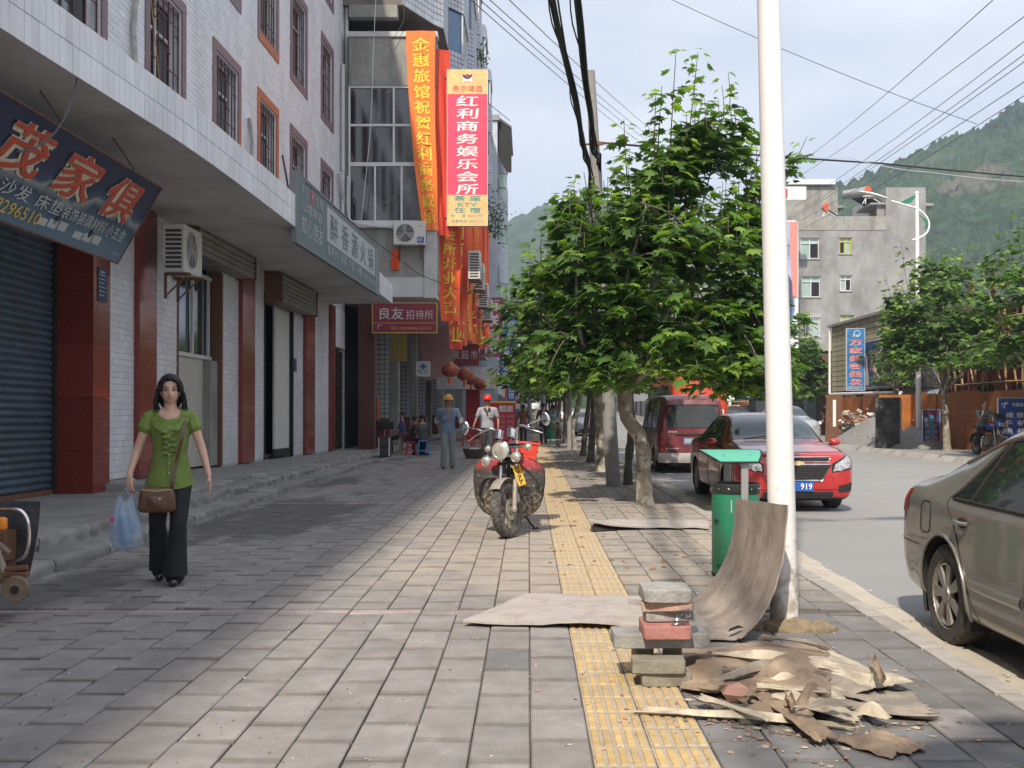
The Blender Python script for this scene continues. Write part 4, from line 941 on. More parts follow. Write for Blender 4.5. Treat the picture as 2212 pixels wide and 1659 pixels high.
for i, ch in enumerate('红利商务娱乐会所'): txt(r, M, ch, 0, 1.50-i*.405, .70, .33, M_white, bold=.02, shear=.12)
txt(r, M, '燕京啤酒', 0, 1.88, .95, .22, M_red, lift=.009)
mb = MB(); mb.box((0, 0, 0), (.3, .24, .004), M @ Matrix.Translation((0, 2.22, .006))); mb.build('crest_plate', M_white, r, world=True, smooth=0)
mb = MB(); mb.prism([(-.14, .02), (-.16, .1), (-.06, .08), (0, .12), (.06, .08), (.16, .1), (.14, .02), (.05, -.05), (-.05, -.05)], M @ Vector((0, 2.25, .009)), M.to_3x3() @ Vector((1, 0, 0)), M.to_3x3() @ Vector((0, 1, 0)), M.to_3x3() @ Vector((0, 0, .004))); mb.build('crest', M_navy, r, world=True, smooth=0)
mb = MB(); mb.prism([(-.04, .05), (.04, .05), (.04, -.01), (0, -.04), (-.04, -.01)], M @ Vector((0, 2.27, .014)), M.to_3x3() @ Vector((1, 0, 0)), M.to_3x3() @ Vector((0, 1, 0)), M.to_3x3() @ Vector((0, 0, .004))); mb.build('crest_shield', M_red, r, world=True, smooth=0)
txt(r, M, '燕京啤酒', 0, 2.12, .2, .05, M_red, lift=.012)
M_tl = flat('teal_letters', (.02, .33, .30))
txt(r, M, '茶 座', 0, -1.63, .85, .17, M_tl, bold=.02, lift=.009); txt(r, M, 'KTV', 0, -1.83, .62, .12, M_tl, bold=.02, lift=.009); txt(r, M, '住 宿', 0, -2.01, .85, .17, M_tl, bold=.02, lift=.009)
txt(r, M, '电     话: 8251777', 0, -2.19, 1.05, .11, M_tl, lift=.009); txt(r, M, '住宿电话: 8251712', 0, -2.36, 1.05, .11, M_tl, lift=.009)
mb = MB(); [mb.tube([(-2.95, 34.4, z), (-2.5, 34.3, z)], .02, 5) for z in (7.6, 12.1)]; mb.tube([(-1.32, 34.3, 11.3), (-.6, 35, 10.9)], .012, 5); mb.build('steel_arm', M_rust, r, world=True)
# -- banners
def banner(label, x, y, z0, z1, w, ang, m, tx, txm, group='festive banners hanging down the concrete building', seed=0, twist=.0, sway=(0, 0), taper=1.0, fold=.04, tc=None):
    r_ = random.Random(seed); root = thing('cloth_banner', label, 'banner', (x, y, z0), 0, group)
    ca, sa = math.cos(ang), math.sin(ang); ph = r_.uniform(0, 6); n = 26
    def fn(u, v):
        t = 1-v; ww = w*(1-(1-taper)*t); a = ang+twist*t*t
        s = (u-.5)*ww; zz = z0+(z1-z0)*v
        wv = fold*math.sin(u*9+ph+zz*1.3)*(.3+t)+.05*math.sin(zz*1.7+ph)*t
        return (x+s*math.cos(a)-wv*math.sin(a)+sway[0]*t*t, y+s*math.sin(a)+wv*math.cos(a)+sway[1]*t*t, zz)
    mb = MB(); mb.grid(fn, 8, n, .006); mb.build('cloth', m, root, world=True, smooth=60)
    if tx:
        L_ = len(tx); hch = (z1-z0)*.94/L_
        for i, ch in enumerate(tx):
            o = lettering(None, ch, (0, 0, 0), (1, 0, 0), (0, 1, 0), 1, 1, txm, lift=0, bold=.03)
            if not o: continue
            me = o.data; vc = .97-(i+.5)*hch/(z1-z0)
            for vt in me.vertices:
                u = .5+vt.co.x*.62; v = vc+vt.co.y*hch*.86/(z1-z0)
                p0 = Vector(fn(u, v)); q = Vector(fn(u+.01, v))-Vector(fn(u-.01, v)); q2 = Vector(fn(u, v+.003))-Vector(fn(u, v-.003)); nn = q.cross(q2).normalized()
                p0 += nn*.012; vt.co = p0-Vector((x, y, z0))
            o.parent = root; me.update()
    return root
M_or2 = flat('banner_orange_red', (.75, .09, .015)); M_clothy = flat('banner_yellow_print', (.80, .58, .05))
banner('broad orange banner hung from the parapet beside the club sign, twisted narrow at its foot', -3.42, 33.86, 7.1, 13.45, .94, 0, M_orange, '金惠旅馆祝贺红利商务娱乐', M_clothy, seed=3, twist=.5, sway=(.35, -.1), taper=.62, fold=.05)
banner('short orange banner end dangling knotted under the air conditioner', -4.2, 33.86, 5.85, 6.5, .26, .3, M_or2, '', None, seed=5, fold=.05, group=None)
texts = ['恭贺红利商务娱乐会所开业大吉', '祝贺红利会所隆重开业大吉大利', '热烈祝贺红利商务会所开业']
for i in range(16):
    y = 35.2+i*1.75; t = texts[i % 3]
    rr = random.Random(i*7+1)
    lab = 'gold lettered %s banner, number %s from the near corner in the hanging row' % ([ 'orange', 'orange red', 'deep red'][(i*2+1) % 3], ['one', 'two', 'three', 'four', 'five', 'six', 'seven', 'eight', 'nine', 'ten', 'eleven', 'twelve', 'thirteen', 'fourteen', 'fifteen', 'sixteen'][i])
    banner(lab, XF+.28+rr.uniform(0, .12), y, 3.9+i*.09+rr.uniform(-.5, .6), 11.8-rr.uniform(0, .4), .78, .42+rr.uniform(-.15, .15), [M_orange, M_or2, M_redcloth][(i*2+1) % 3], t if i < 10 else '', M_clothy, seed=i+20, twist=rr.uniform(-.3, .5), sway=(rr.uniform(-.1, .35), rr.uniform(-.2, .1)), taper=rr.uniform(.7, 1), fold=.06)
banner('slim dark red banner at the corner of the concrete building left of the club sign', XF+.2, 34.3, 7.0, 13.0, .5, .5, M_redcloth, '', None, seed=77, twist=.3)
for i, (y, z) in enumerate(((36.5, 5.75), (39.6, 5.75), (43.5, 5.5), (47.5, 5.3))):
    ac_unit(['nearest of the outdoor units jutting from the banner covered wall', 'second outdoor unit jutting from the banner covered wall', 'third outdoor unit jutting from the banner covered wall', 'farthest low outdoor unit jutting from the banner wall near the purple sign'][i],
            (XF+.95, y-.6, z), R(90), 'outdoor units jutting from the banner wall', w=.95, d=.40, h=.95)
r, M = board('supermarket_sign', 'tall faded purple supermarket sign with white characters beyond the banners', (-2.07, 60, 6.05), (1, 0, 0), (0, 0, 1), 1.28, 3.35, .2, flat('faded_purple', (.33, .05, .11)))
for i, ch in enumerate('百联超市'): txt(r, M, ch, 0, 1.2-i*.81, .92, .66, M_white, bold=.03)
mb = MB(); [mb.tube([(-2.95, 60.1, z), (-2.6, 60.1, z)], .03, 5) for z in (5, 7.2)]; mb.build('steel_arm', M_rust, r, world=True)
r, M = board('mobile_shop_sign', 'tall blue mobile telephone shop sign with white characters over the pavement', (-1.64, 75, 4.6), (1, 0, 0), (0, 0, 1), .84, 3.05, .16, M_bluesign)
for i, ch in enumerate('中国移动通信'): txt(r, M, ch, .03, 1.24-i*.5, .52, .40, M_white, bold=.03)
mb = MB(); mb.ring(M @ Vector((-.3, .45, .01)), (0, 1, 0), .18, .03, 16, 5); mb.build('round_logo', M_white, r, world=True)
mb = MB(); mb.tube([(-2.95, 75.1, 4), (-2.0, 75.1, 4)], .03, 5); mb.build('steel_arm', M_rust, r, world=True)
r, M = board('light_blue_sign', 'light blue sign above and behind the mobile telephone sign', (-1.35, 82, 7.3), (1, 0, 0), (0, 0, 1), 1.0, 3.2, .16, flat('light_blue_print', (.08, .30, .55)))
txt(r, M, '中\n国\n电\n信', 0, .5, .5, 1.9, M_white, bold=.02)
r, M = board('mobile_shop_sign', 'smaller blue sign hanging further along behind the tall mobile telephone sign', (-1.55, 98, 3.3), (1, 0, 0), (0, 0, 1), .8, 2.2, .16, M_bluesign)
txt(r, M, '通\n信', 0, -.3, .55, 1.2, M_white, bold=.02)
r, M = board('supermarket_fascia', 'dark red supermarket board with pale characters above the white shop fascia', (-3.2, 47.5, 3.85), (1, 0, 0), (0, 0, 1), 2.0, .95, .2, flat('dull_red', (.22, .02, .03)))
for i, ch in enumerate('百联超市'): txt(r, M, ch, -.42+i*.40, 0, .32, .40, M_dull, bold=.02)
r, M = board('white_shop_fascia', 'plain white box fascia jutting over the supermarket entrance', (-2.9, 49.0, 2.85), (1, 0, 0), (0, 0, 1), 2.6, 1.0, 4.0, flat('fascia_white', (.55, .55, .56)), cat='fascia')
mb = MB(); mb.bx(-1.595, -1.59, 49.1, 52.9, 2.4, 3.3); mb.build('printed_side', mat('fascia_print', (.6, .35, .3), .6, var=.3, vs=2, dirt=(.7, .3, .1), dfac=.7), r, world=True, smooth=0)
r, M = board('blue_cross_sign', 'square white sign with a blue cross hanging in the arcade', (-3.55, 36.0, 2.78), (1, 0, 0), (0, 0, 1), .42, .46, .06, flat('grey_white', (.40, .42, .43)), frame=.02)
patch(r, M, -.04, .04, -.02, .18, flat('cross_blue', (.03, .12, .25)), 'cross', z=.006); patch(r, M, -.11, .11, .045, .115, flat('cross_blue', (.03, .12, .25)), 'cross', z=.007)
for s in (-1, 1): mb = MB(); mb.tube([M @ Vector((s*.03, -.12, .01)), M @ Vector((s*.1, -.1, .01)), M @ Vector((s*.15, -.03, .01))], .015, 5); mb.build('printed_wreath', flat('cross_blue', (.03, .12, .25)), r, world=True)
M_lan = mat('red_lantern_silk', (.24, .02, .012), .5, var=.25, vs=9, bump=.05, dirt=(.5, .28, .04), dfac=.5, ds=10)
for i, (x, y, z, s) in enumerate(((-2.62, 35.8, 2.72, .29), (-2.35, 39.5, 2.7, .29), (-2.25, 42.2, 2.6, .27), (-2.0, 44.3, 2.45, .27))):
    r = thing('red_lantern', ['nearest big round red lantern with gold trim', 'second red lantern behind the nearest one', 'third red lantern, partly hidden in the row', 'farthest red lantern low at the end of the row'][i], 'lantern', (x, y, z-.3), 0, 'red lanterns in front of the supermarket')
    mb = MB()
    def fn(u, v): 
        a = u*2*math.pi; ph = (v-.5)*math.pi*.86; q = 1+.03*math.cos(a*14); return (x+s*math.cos(ph)*math.cos(a)*q, y+s*math.cos(ph)*math.sin(a)*q, z+s*.82*math.sin(ph))
    mb.grid(fn, 56, 12); mb.build('lantern_body', M_lan, r, world=True, smooth=60)
    mb = MB(); mb.cyl((x, y, z+s*.78), (x, y, z+s*.92), s*.33, n=14); mb.build('gold_rim', M_gold, r, world=True); mb = MB(); mb.cyl((x, y, z-s*.92), (x, y, z-s*.78), s*.33, n=14); mb.build('gold_rim', M_gold, r, world=True)
    mb = MB(); mb.tube([(x, y, z-s*.9), (x, y, z-s*1.5)], [s*.2, s*.26], 8); mb.build('tassel', M_or2, r, world=True)
    mb = MB(); mb.tube([(x, y, z+s*.9), (x, y, z+1.8)], .006, 4); mb.build('hanging_cord', M_wire, r, world=True)
P('red_column', flat('bright_red_wall', (.42, .02, .02)), lambda m: m.bx(-2.95, -2.3, 50.5, 51.0, 0, 2.4))
# == FAR BUILDINGS, HILLS, LAMPS, WIRES
def PX(x, y, Y): return Vector(((x-1141)/2300*Y, Y, 1.4-(y-885)/2300*Y))
def Pw(root, name, m, fn, smooth=0, bevel=0, **k):
    mb = MB(); fn(mb); return mb.build(name, m, root, world=True, smooth=smooth, bevel=bevel, **k)
# --- grey rendered building
GB = thing('grey_rendered_building', 'tall grey cement building with green glazed windows and stair tower behind the right hand trees', 'building', (26.5, 86, 0))
gw = [(22.0, 23.5, 13.6, 15.3, 0), (25.15, 26.1, 14.0, 15.3, 1), (22.1, 23.6, 10.5, 12.2, 2), (25.2, 26.1, 11.0, 12.25, 0), (22.1, 23.6, 7.3, 8.9, 3), (25.2, 26.3, 7.0, 9.05, 1), (22.1, 23.6, 4.1, 5.6, 0), (25.2, 26.2, 4.1, 5.5, 0), (29, 30.3, 13.8, 15.3, 2), (29, 30.3, 10.6, 12.2, 0), (29, 30.3, 7.2, 8.9, 0)]
gw = gw[:8]
def fpieces(m, x0, x1, z0, z1, hs, y0, y1):
    xsx = sorted(set([x0, x1]+[q for h in hs for q in h[:2]]))
    for a, b in zip(xsx[:-1], xsx[1:]):
        c = (a+b)/2; zs = [(z0, z1)]
        for h in hs:
            if h[0] < c < h[1]:
                ns = []
                for p, q in zs:
                    if q <= h[2] or p >= h[3]: ns.append((p, q))
                    else:
                        if p < h[2]: ns.append((p, h[2]))
                        if q > h[3]: ns.append((h[3], q))
                zs = ns
        for p, q in zs: m.bx(a, b, y0, y1, p, q)
Pw(GB, 'front_wall', M_conc2, lambda m: (fpieces(m, 21.1, 28.9, -.2, 17.0, gw, 86, 86.3)))
Pw(GB, 'stair_tower', M_conc2, lambda m: (m.bx(28.901, 32.1, 85.98, 95, -.2, 19.35)))
Pw(GB, 'building_core', M_conc2, lambda m: m.bx(21.1, 28.9, 86.6, 100, -.2, 16.4))
Pw(GB, 'roof_tower', M_conc, lambda m: m.bx(21.1, 25.3, 87, 93, 16.4, 19.6)); Pw(GB, 'white_roof_slab', M_white, lambda m: m.bx(20.4, 25.0, 86.6, 94, 19.75, 20.15)); Pw(GB, 'slab_support', M_conc, lambda m: m.bx(20.9, 24.4, 87.2, 93, 19.6, 19.75))
Pw(GB, 'parapet_stain', M_conc, lambda m: m.bx(21.09, 28.9, 85.96, 86.0, 15.9, 17.02))
Pw(GB, 'roof_canopy', M_conc, lambda m: (m.bx(27.7, 28.9, 86.1, 90, 18.0, 18.15), m.bx(28.3, 28.9, 86.4, 86.7, 16.4, 18.0)))
Pw(GB, 'roof_canopy', M_conc, lambda m: m.bx(32.1, 32.8, 86.1, 90, 17.9, 18.1)); Pw(GB, 'roof_canopy', M_conc, lambda m: m.bx(25.3, 25.9, 87, 90, 17.9, 18.1))
M_yfr = flat('yellow_window_frame', (.55, .48, .05))
for (a, b, c, d, k) in gw:
    w = thing_part('window', GB)
    Pw(w, 'window_pane', M_glass_g, lambda m: m.bx(a, b, 86.18, 86.2, c, d))
    fr = M_yfr if k == 1 else M_alu
    Pw(w, 'window_frame', fr, lambda m: [m.bx(x, x+.07, 86.1, 86.17, c, d) for x in (a, (a+b)/2-.035, b-.07)]+[m.bx(a, b, 86.095, 86.175, z, z+.07) for z in (c, c+(d-c)*.72, d-.07)])
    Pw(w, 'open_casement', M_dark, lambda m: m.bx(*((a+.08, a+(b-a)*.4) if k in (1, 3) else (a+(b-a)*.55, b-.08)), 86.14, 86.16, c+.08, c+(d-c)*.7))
    Pw(w, 'window_surround', M_plaster if k == 3 else M_conc, lambda m: (m.bx(a-.1, b+.1, 85.93, 85.995, c-.1, c), m.bx(a-.06, b+.06, 85.95, 85.995, d, d+.07)))
    if k == 3: Pw(w, 'window_bars', M_alu, lambda m: [m.bx(a+i*.13, a+i*.13+.03, 85.9, 85.93, c, d+.3) for i in range(12)])
for (x, z, s, lab) in ((24.2, 17.2, 1.0, 'solar water heater with round orange tank end on the lower roof of the grey building'), (27.6, 18.4, 1.15, 'solar water heater with round orange tank end on the high canopy of the grey building')):
    r = thing('solar_water_heater', lab, 'water heater', (x, 87.3, z-.2), group='solar water heaters on the grey building')
    Pw(r, 'tank', M_steel, lambda m: m.cyl((x+.1*s, 87.0, z+.75*s), (x-1.1*s, 88.6, z+.75*s), .33*s), smooth=40); Pw(r, 'tank_end', flat('orange_tank_end', (.75, .12, .04)), lambda m: m.cyl((x+.16*s, 86.9, z+.75*s), (x+.1*s, 87.0, z+.75*s), .34*s), smooth=40)
    Pw(r, 'tube_panel', M_seam, lambda m: m.prism([(0, .55*s), (.1, .62*s), (1.3*s, -.15), (1.2*s, -.2)], (x+.1, 87.0, z), (1, 0, 0), (0, 0, 1), (-1.0, 1.5, 0)))
    Pw(r, 'stand', M_alu, lambda m: (m.tube([(x, 87, z+.5*s), (x-.05, 87, z-.2)], .05, 5), m.tube([(x+.1, 87, z+.45*s), (x+1.2*s, 87, z-.2)], .05, 5), m.tube([(x-.3, 87, z-.2), (x+.1, 87, z+.4*s)], .04, 5)))
# --- billboard building
BB = thing('billboard_building', 'pale building whose street end carries the big blue portrait billboard', 'building', (18.5, 82, 0))
Pw(BB, 'body', M_plaster, lambda m: m.bx(15.8, 20.6, 82, 110, -.2, 16.0)); Pw(BB, 'roof_sign_panel', M_white, lambda m: m.bx(17.9, 21.3, 81.6, 81.9, 17.5, 18.5))
r, M = board('portrait_billboard', 'huge blue advertising billboard hanging on the building end behind the white pole', (18.35, 81.7, 9.0), (1, 0, 0), (0, 0, 1), 4.6, 13.6, .25, mat('billboard_print', (.20, .28, .52), .6, var=.6, vs=.35, bump=0, dirt=(.60, .66, .80), dfac=1, ds=.28), frame=.08)
mb = MB(); mb.prism([(1.3, -6.8), (2.3, -6.8), (2.3, 6.8), (1.9, 6.8), (1.75, 4.5), (2.05, 2.5), (2.1, 0), (1.7, -2)], M @ Vector((0, 0, .01)), (1, 0, 0), (0, 0, 1), (0, -.01, 0)); mb.build('printed_coat', flat('print_pale', (.72, .72, .76)), r, world=True, smooth=0)
mb = MB(); mb.prism([(1.85, 1), (2.3, 1), (2.3, 6.8), (1.7, 6.8)], M @ Vector((0, 0, .03)), (1, 0, 0), (0, 0, 1), (0, -.01, 0)); mb.prism([(-2.3, -6.8), (-.6, -6.8), (-1.2, -5.0), (-2.3, -4.2)], M @ Vector((0, 0, .03)), (1, 0, 0), (0, 0, 1), (0, -.01, 0)); mb.build('printed_coral_area', flat('print_coral', (.72, .24, .20)), r, world=True, smooth=0)
mb = MB(); mb.prism([(1.0, -3), (1.6, -2), (1.95, .4), (1.9, 2.2), (1.3, 3.4), (.9, 2), (1.2, 0)], M @ Vector((0, 0, .035)), (1, 0, 0), (0, 0, 1), (0, -.01, 0)); mb.build('printed_dark_area', flat('print_navy', (.06, .07, .16)), r, world=True, smooth=0)
patch(r, M, 1.0, 1.6, -2.0, -1.2, flat('print_coral', (.72, .24, .20)), 'printed_seal', z=.05); txt(r, M, '满\n城', 1.3, -1.6, .4, .6, M_white, lift=.06)
txt(r, M, '精品服饰\n新款上市', -.9, -3.2, 1.5, 1.0, M_white, bold=.02)
txt(r, M, '红利', .6, 9.0, 1.8, .7, M_red, bold=.04, lift=.2)
# --- low tiled building with hairdresser signs
LB = thing('low_tiled_building', 'low pale green tiled shop building beyond the rubble with blue hairdresser signs', 'building', (18, 49, 0))
M_ltile = mat('yellow_green_tile', (.40, .38, .25), .5, var=.08, vs=2, isl=.06, bump=.03, dirt=(.28, .24, .16), dfac=.5, ds=1)
Pw(LB, 'body', M_gj, lambda m: m.bx(15.55, 22, 44, 54.5, 2.3, 5.6)); Pw(LB, 'back_wall', M_dark, lambda m: m.bx(18, 22, 44, 54.5, -.1, 2.3)); Pw(LB, 'roof_edge', M_conc, lambda m: m.bx(15.35, 22.1, 43.9, 54.6, 5.6, 5.72))
def lt(m):
    for j in range(13):
        for i in range(11):
            y0, z0 = 44+i*.954, 2.31+j*.253; m.add([(15.53, y0+.02, z0+.015), (15.53, y0+.94, z0+.015), (15.53, y0+.94, z0+.24), (15.53, y0+.02, z0+.24)], [(0, 3, 2, 1)])
        for i in range(6):
            x0, z0 = 15.56+i*.954, 2.31+j*.253; m.add([(x0+.02, 43.98, z0+.015), (x0+.94, 43.98, z0+.015), (x0+.94, 43.98, z0+.24), (x0+.02, 43.98, z0+.24)], [(0, 1, 2, 3)])
Pw(LB, 'wall_tiles', M_ltile, lt, kind='stuff')
for y in (44.1, 47.4, 50.8, 54): 
    Pw(LB, 'shop_pillar', M_ltile, lambda m: m.bx(15.6, 16.0, y, y+.4, -.1, 2.29))
Pw(LB, 'drain_pipe', M_white, lambda m: m.tube([(15.4, 54.4, 5.6), (15.4, 54.4, 2.2), (15.4, 44, 2.12), (14.9, 43.9, 1.5)], .06, 6), smooth=60)
M_hsign = mat('blue_gradient_print', (.03, .16, .42), .5, var=.5, vs=1.2, bump=0, dirt=(.05, .33, .62), dfac=.7, ds=1)
r, M = board('hairdresser_vertical_sign', 'tall narrow blue hairdresser sign with red and white characters on the low tiled building', (14.15, 46, 3.57), (1, 0, 0), (0, 0, 1), .76, 2.66, .15, M_hsign, frame=.02)
for i, ch in enumerate('万家美容美发'):
    txt(r, M, ch, 0, .72-i*.34, .56, .27, M_white, bold=.06, lift=.006); txt(r, M, ch, 0, .72-i*.34, .54, .26, M_red, bold=.01, lift=.012)
txt(r, M, '0827-8251737', 0, -1.23, .62, .12, M_yellow); txt(r, M, '万家', 0, 1.02, .3, .13, M_white)
mb = MB(); mb.ring(M @ Vector((.06, 1.12, .01)), (0, 1, 0), .13, .015, 14, 4); mb.build('round_logo', M_white, r, world=True)
r, M = board('hairdresser_wall_sign', 'wide dark blue hairdresser wall sign with a painted woman on the low tiled building', (15.42, 46.6, 3.45), (0, -1, 0), (0, 0, 1), 4.5, 2.05, .08, flat('deep_blue_print', (.02, .06, .17)), frame=.02)
for i, ch in enumerate('万家美容美发'): txt(r, M, ch, -1.15+i*.66, .12, .52, .95, M_white, bold=.05, lift=.006); txt(r, M, ch, -1.15+i*.66, .12, .5, .93, M_red, bold=.01, lift=.012)
txt(r, M, '美容美发, 烫染, 造型, 护理', .5, -.58, 3.0, .16, M_yellow); txt(r, M, '联系电话: 0827-8251737', .6, -.82, 3.0, .17, M_yellow)
mb = MB(); mb.prism([(-.2, -.95), (.25, -.95), (.15, -.3), (.05, -.1), (.14, .25), (.1, .5), (-.08, .55), (-.16, .2), (-.1, -.1), (-.22, -.4)], M @ Vector((-1.85, 0, .005)), (0, -1, 0), (0, 0, 1), (-.008, 0, 0)); mb.build('painted_woman', flat('print_skin', (.55, .42, .36)), r, world=True, smooth=0)
mb = MB(); mb.prism([(-.02, .8), (.2, .65), (.22, .1), (.3, -.2), (.12, -.1), (.1, .35), (-.1, .5)], M @ Vector((-1.85, 0, .014)), (0, -1, 0), (0, 0, 1), (-.008, 0, 0)); mb.build('painted_hair', M_hair, r, world=True, smooth=0)
# --- rusty hoarding
HO = thing('site_hoarding', 'rusty orange sheet hoarding round the building site beside the far pavement', 'hoarding', (15.3, 33, 0))
M_hoard = mat('rusty_orange_hoarding', (.34, .115, .022), .7, var=.25, vs=2.5, isl=.2, bump=.1, dirt=(.13, .045, .015), dfac=.8, ds=1.2, streak=.3)
hy = 24.0
while hy < 42.4:
    b = rnd.uniform(-.03, .03); Pw(HO, 'hoarding_panel', M_hoard, lambda m: m.bx(15.3+b, 15.33+b, hy+.005, hy+1.215, 0, .98)); b = rnd.uniform(-.03, .03)
    Pw(HO, 'hoarding_panel', M_hoard, lambda m: m.bx(15.3+b, 15.33+b, hy+.005, hy+1.215, 1.0, 2.05+rnd.uniform(-.05, .05))); hy += 1.22
for k in range(6): Pw(HO, 'hoarding_panel', M_hoard, lambda m: m.bx(15.34, 15.37, 43+k*1.9, 43+k*1.9+1.85, .8, 2.0))
for k in range(1): Pw(HO, 'hoarding_panel', M_hoard, lambda m: m.bx(14.0, 15.28, 42.5, 42.53, 0, 2.0))
PB = thing('leaning_board', 'upright brown sheet with a strip of white paper standing at the rubble', 'board', (13.2, 46, 0)); Pw(PB, 'sheet', M_rust, lambda m: m.box((13.2, 46, 1.02), (.68, .04, 2.05), ry=.03)); Pw(PB, 'paper_strip', M_white, lambda m: m.box((13.22, 45.97, 1.25), (.13, .01, 1.15)))
PB = thing('leaning_board', 'black tarred board standing upright between the gravel heap and kerb', 'board', (13.05, 38.6, 0)); Pw(PB, 'sheet', mat('black_board', (.03, .03, .032), .7, var=.3, dirt=(.22, .21, .20), dfac=.9, ds=1.6), lambda m: m.box((13.05, 38.6, .92), (.92, .04, 1.84))); Pw(PB, 'edge_batten', M_ply, lambda m: m.box((13.49, 38.56, .9), (.06, .04, 1.8)))
def heap(name, c, rx, ry, h, m, seed, label, kind='stuff', n=40):
    mb = MB()
    def fn(u, v):
        a = (u-.5)*2; b = (v-.5)*2; d = math.hypot(a, b)
        z = h*max(0, 1-d)**.8*(1+.25*noise.noise(Vector((a*2+seed, b*2, 0))))+.05*noise.noise(Vector((a*14, b*14, seed)))
        return (c[0]+a*rx, c[1]+b*ry, c[2]+z-.03)
    mb.grid(fn, n, n); return mb.build(name, m, None, smooth=60, kind=kind)
M_gravel = mat('gravel', (.23, .22, .21), .95, var=.5, vs=40, bump=1., bs=60)
heap('gravel_heap', (14.1, 43.0, 0), 1.5, 4.0, 1.15, M_gravel, 1, ''); heap('gravel_heap', (14.3, 39.6, 0), 1.4, 2.0, .8, M_gravel, 5, '')
cl = bpy.data.meshes.new('x')
def rubble(n, cx, cy, cz, sx, sy, sz, size, mats, name, kind='stuff'):
    mbs = [MB() for _ in mats]
    for i in range(n):
        m = rnd.choice(mbs); s = size*rnd.uniform(.3, 1.2)
        m.box((cx+rnd.gauss(0, sx), cy+rnd.gauss(0, sy), cz+abs(rnd.gauss(0, sz))), (s, s*rnd.uniform(.3, 1), s*rnd.uniform(.1, .5)), rz=rnd.uniform(0, 6), rx=rnd.uniform(-.7, .7), ry=rnd.uniform(-.7, .7))
    for m, mt in zip(mbs, mats): m.build(name, mt, None, smooth=0, kind='stuff')
heap('rubble_heap', (14.4, 46.4, 0), 1.1, 2.2, 1.1, M_gravel, 9, '')
rubble(260, 14.0, 42.6, .25, .45, 1.3, .22, .08, [M_grit1, M_brickg], 'gravel_stones')
rubble(150, 14.3, 46.2, .75, .5, .9, .25, .30, [M_ven2, M_rust, M_white, M_ven3, M_ven3, M_grit1, M_signred], 'rubbish_heap')
r, M = board('repair_service_sign', 'small blue sign on a stick with two columns of red characters by the hoarding', (14.5, 38.3, .80), (1, .25, 0), (0, 0, 1), .70, 1.18, .03, flat('print_blue', (.025, .09, .30)), frame=.015)
patch(r, M, -.12, .12, -.58, .4, flat('print_cyan', (.05, .30, .55)), z=.002)
for i, s in enumerate(('安装', '维护', '交费', '咨询')):
    for j, ch in enumerate(s): txt(r, M, ch, -.16+j*.31, .25-i*.22, .2, .17, M_white, bold=.06, lift=.006); txt(r, M, ch, -.16+j*.31, .25-i*.22, .19, .16, M_red, bold=.01, lift=.010)
txt(r, M, '移动业务服务', 0, .47, .58, .12, M_red, bold=.02, lift=.01); txt(r, M, '电话 13882452521', 0, -.47, .58, .06, M_yellow, lift=.01)
mb = MB(); mb.bx(14.2, 14.25, 38.3, 38.35, 0, .3); mb.build('stick', M_ply, r, world=True, smooth=0)
r, M = board('telecom_service_sign', 'larger blue telecom sign with white characters leaning on the hoarding at the right edge', (14.72, 32.2, 1.02), (1, .2, 0), (0, 0, 1), 1.12, 1.45, .04, flat('telecom_blue', (.025, .075, .28)), frame=.02)
for i, s in enumerate(('维 修', '手 机', '座 机', '小灵通')): txt(r, M, s, .0, .22-i*.24, .86 if i else .6, .17, M_white, bold=.02)
txt(r, M, '中国电信', .15, .53, .5, .12, M_white, bold=.01); mb = MB(); c0 = M @ Vector((-.36, .53, .01)); mb.tube([c0+Vector((-.08, 0, .05)), c0+Vector((-.1, 0, -.02)), c0+Vector((.0, 0, -.1)), c0+Vector((.02, 0, .08))], .014, 5); mb.tube([c0+Vector((-.08, 0, .05)), c0+Vector((0, 0, .0)), c0+Vector((.1, 0, .06))], .014, 5); mb.build('looped_logo', M_white, r, world=True)
mb = MB(); mb.bx(14.3, 14.35, 32.2, 32.25, 0, .4); mb.bx(15.1, 15.15, 32.35, 32.4, 0, .4); mb.build('legs', M_ply, r, world=True, smooth=0, kind=None)
# --- scaffolded building under construction behind hoarding
SB = thing('building_under_construction', 'unfinished brick building wrapped in bamboo scaffolding behind the hoarding', 'building', (20, 34, 0))
M_bam = mat('bamboo_pole', (.30, .19, .09), .7, isl=.3, bump=.05); M_brk = mat('red_brickwork', (.30, .12, .07), .9, var=.2, vs=9, bump=.3)
Pw(SB, 'brick_wall', M_brk, lambda m: m.bx(17.5, 26, 30, 44, -.1, 5.2)); Pw(SB, 'floor_slab', M_conc, lambda m: (m.bx(17.2, 26, 29.8, 44, 2.9, 3.1), m.bx(17.2, 26, 29.8, 44, 5.2, 5.4)))
Pw(SB, 'wall_opening', M_dark, lambda m: [m.bx(17.45, 17.51, y, y+1.4, z, z+1.5) for y in (31, 34, 37, 40) for z in (.8, 3.5)])
for k in range(26):
    y = 28.5+k*.62; b = rnd.uniform(-.08, .08); Pw(SB, 'scaffold_pole', M_bam if k % 3 else M_bar, lambda m: m.tube([(16.4+b, y, 0), (16.4-b, y+b, rnd.uniform(4.2, 6.2))], .045, 6), smooth=60)
for z in (1.9, 2.3, 3.4, 4.5):
    for q in (0, .5): Pw(SB, 'scaffold_ledger', M_bam, lambda m: m.tube([(16.3+q, 28, z), (16.3+q, 36, z+.06), (16.3+q, 44.5, z)], .04, 6), smooth=60)
for k in range(14): Pw(SB, 'brace_plank', M_bam, lambda m: m.tube([(16.35, 29+k*1.1, rnd.uniform(1.8, 2.6)), (16.45, 30+k*1.1, rnd.uniform(3.4, 4.6))], .035, 5), smooth=60)
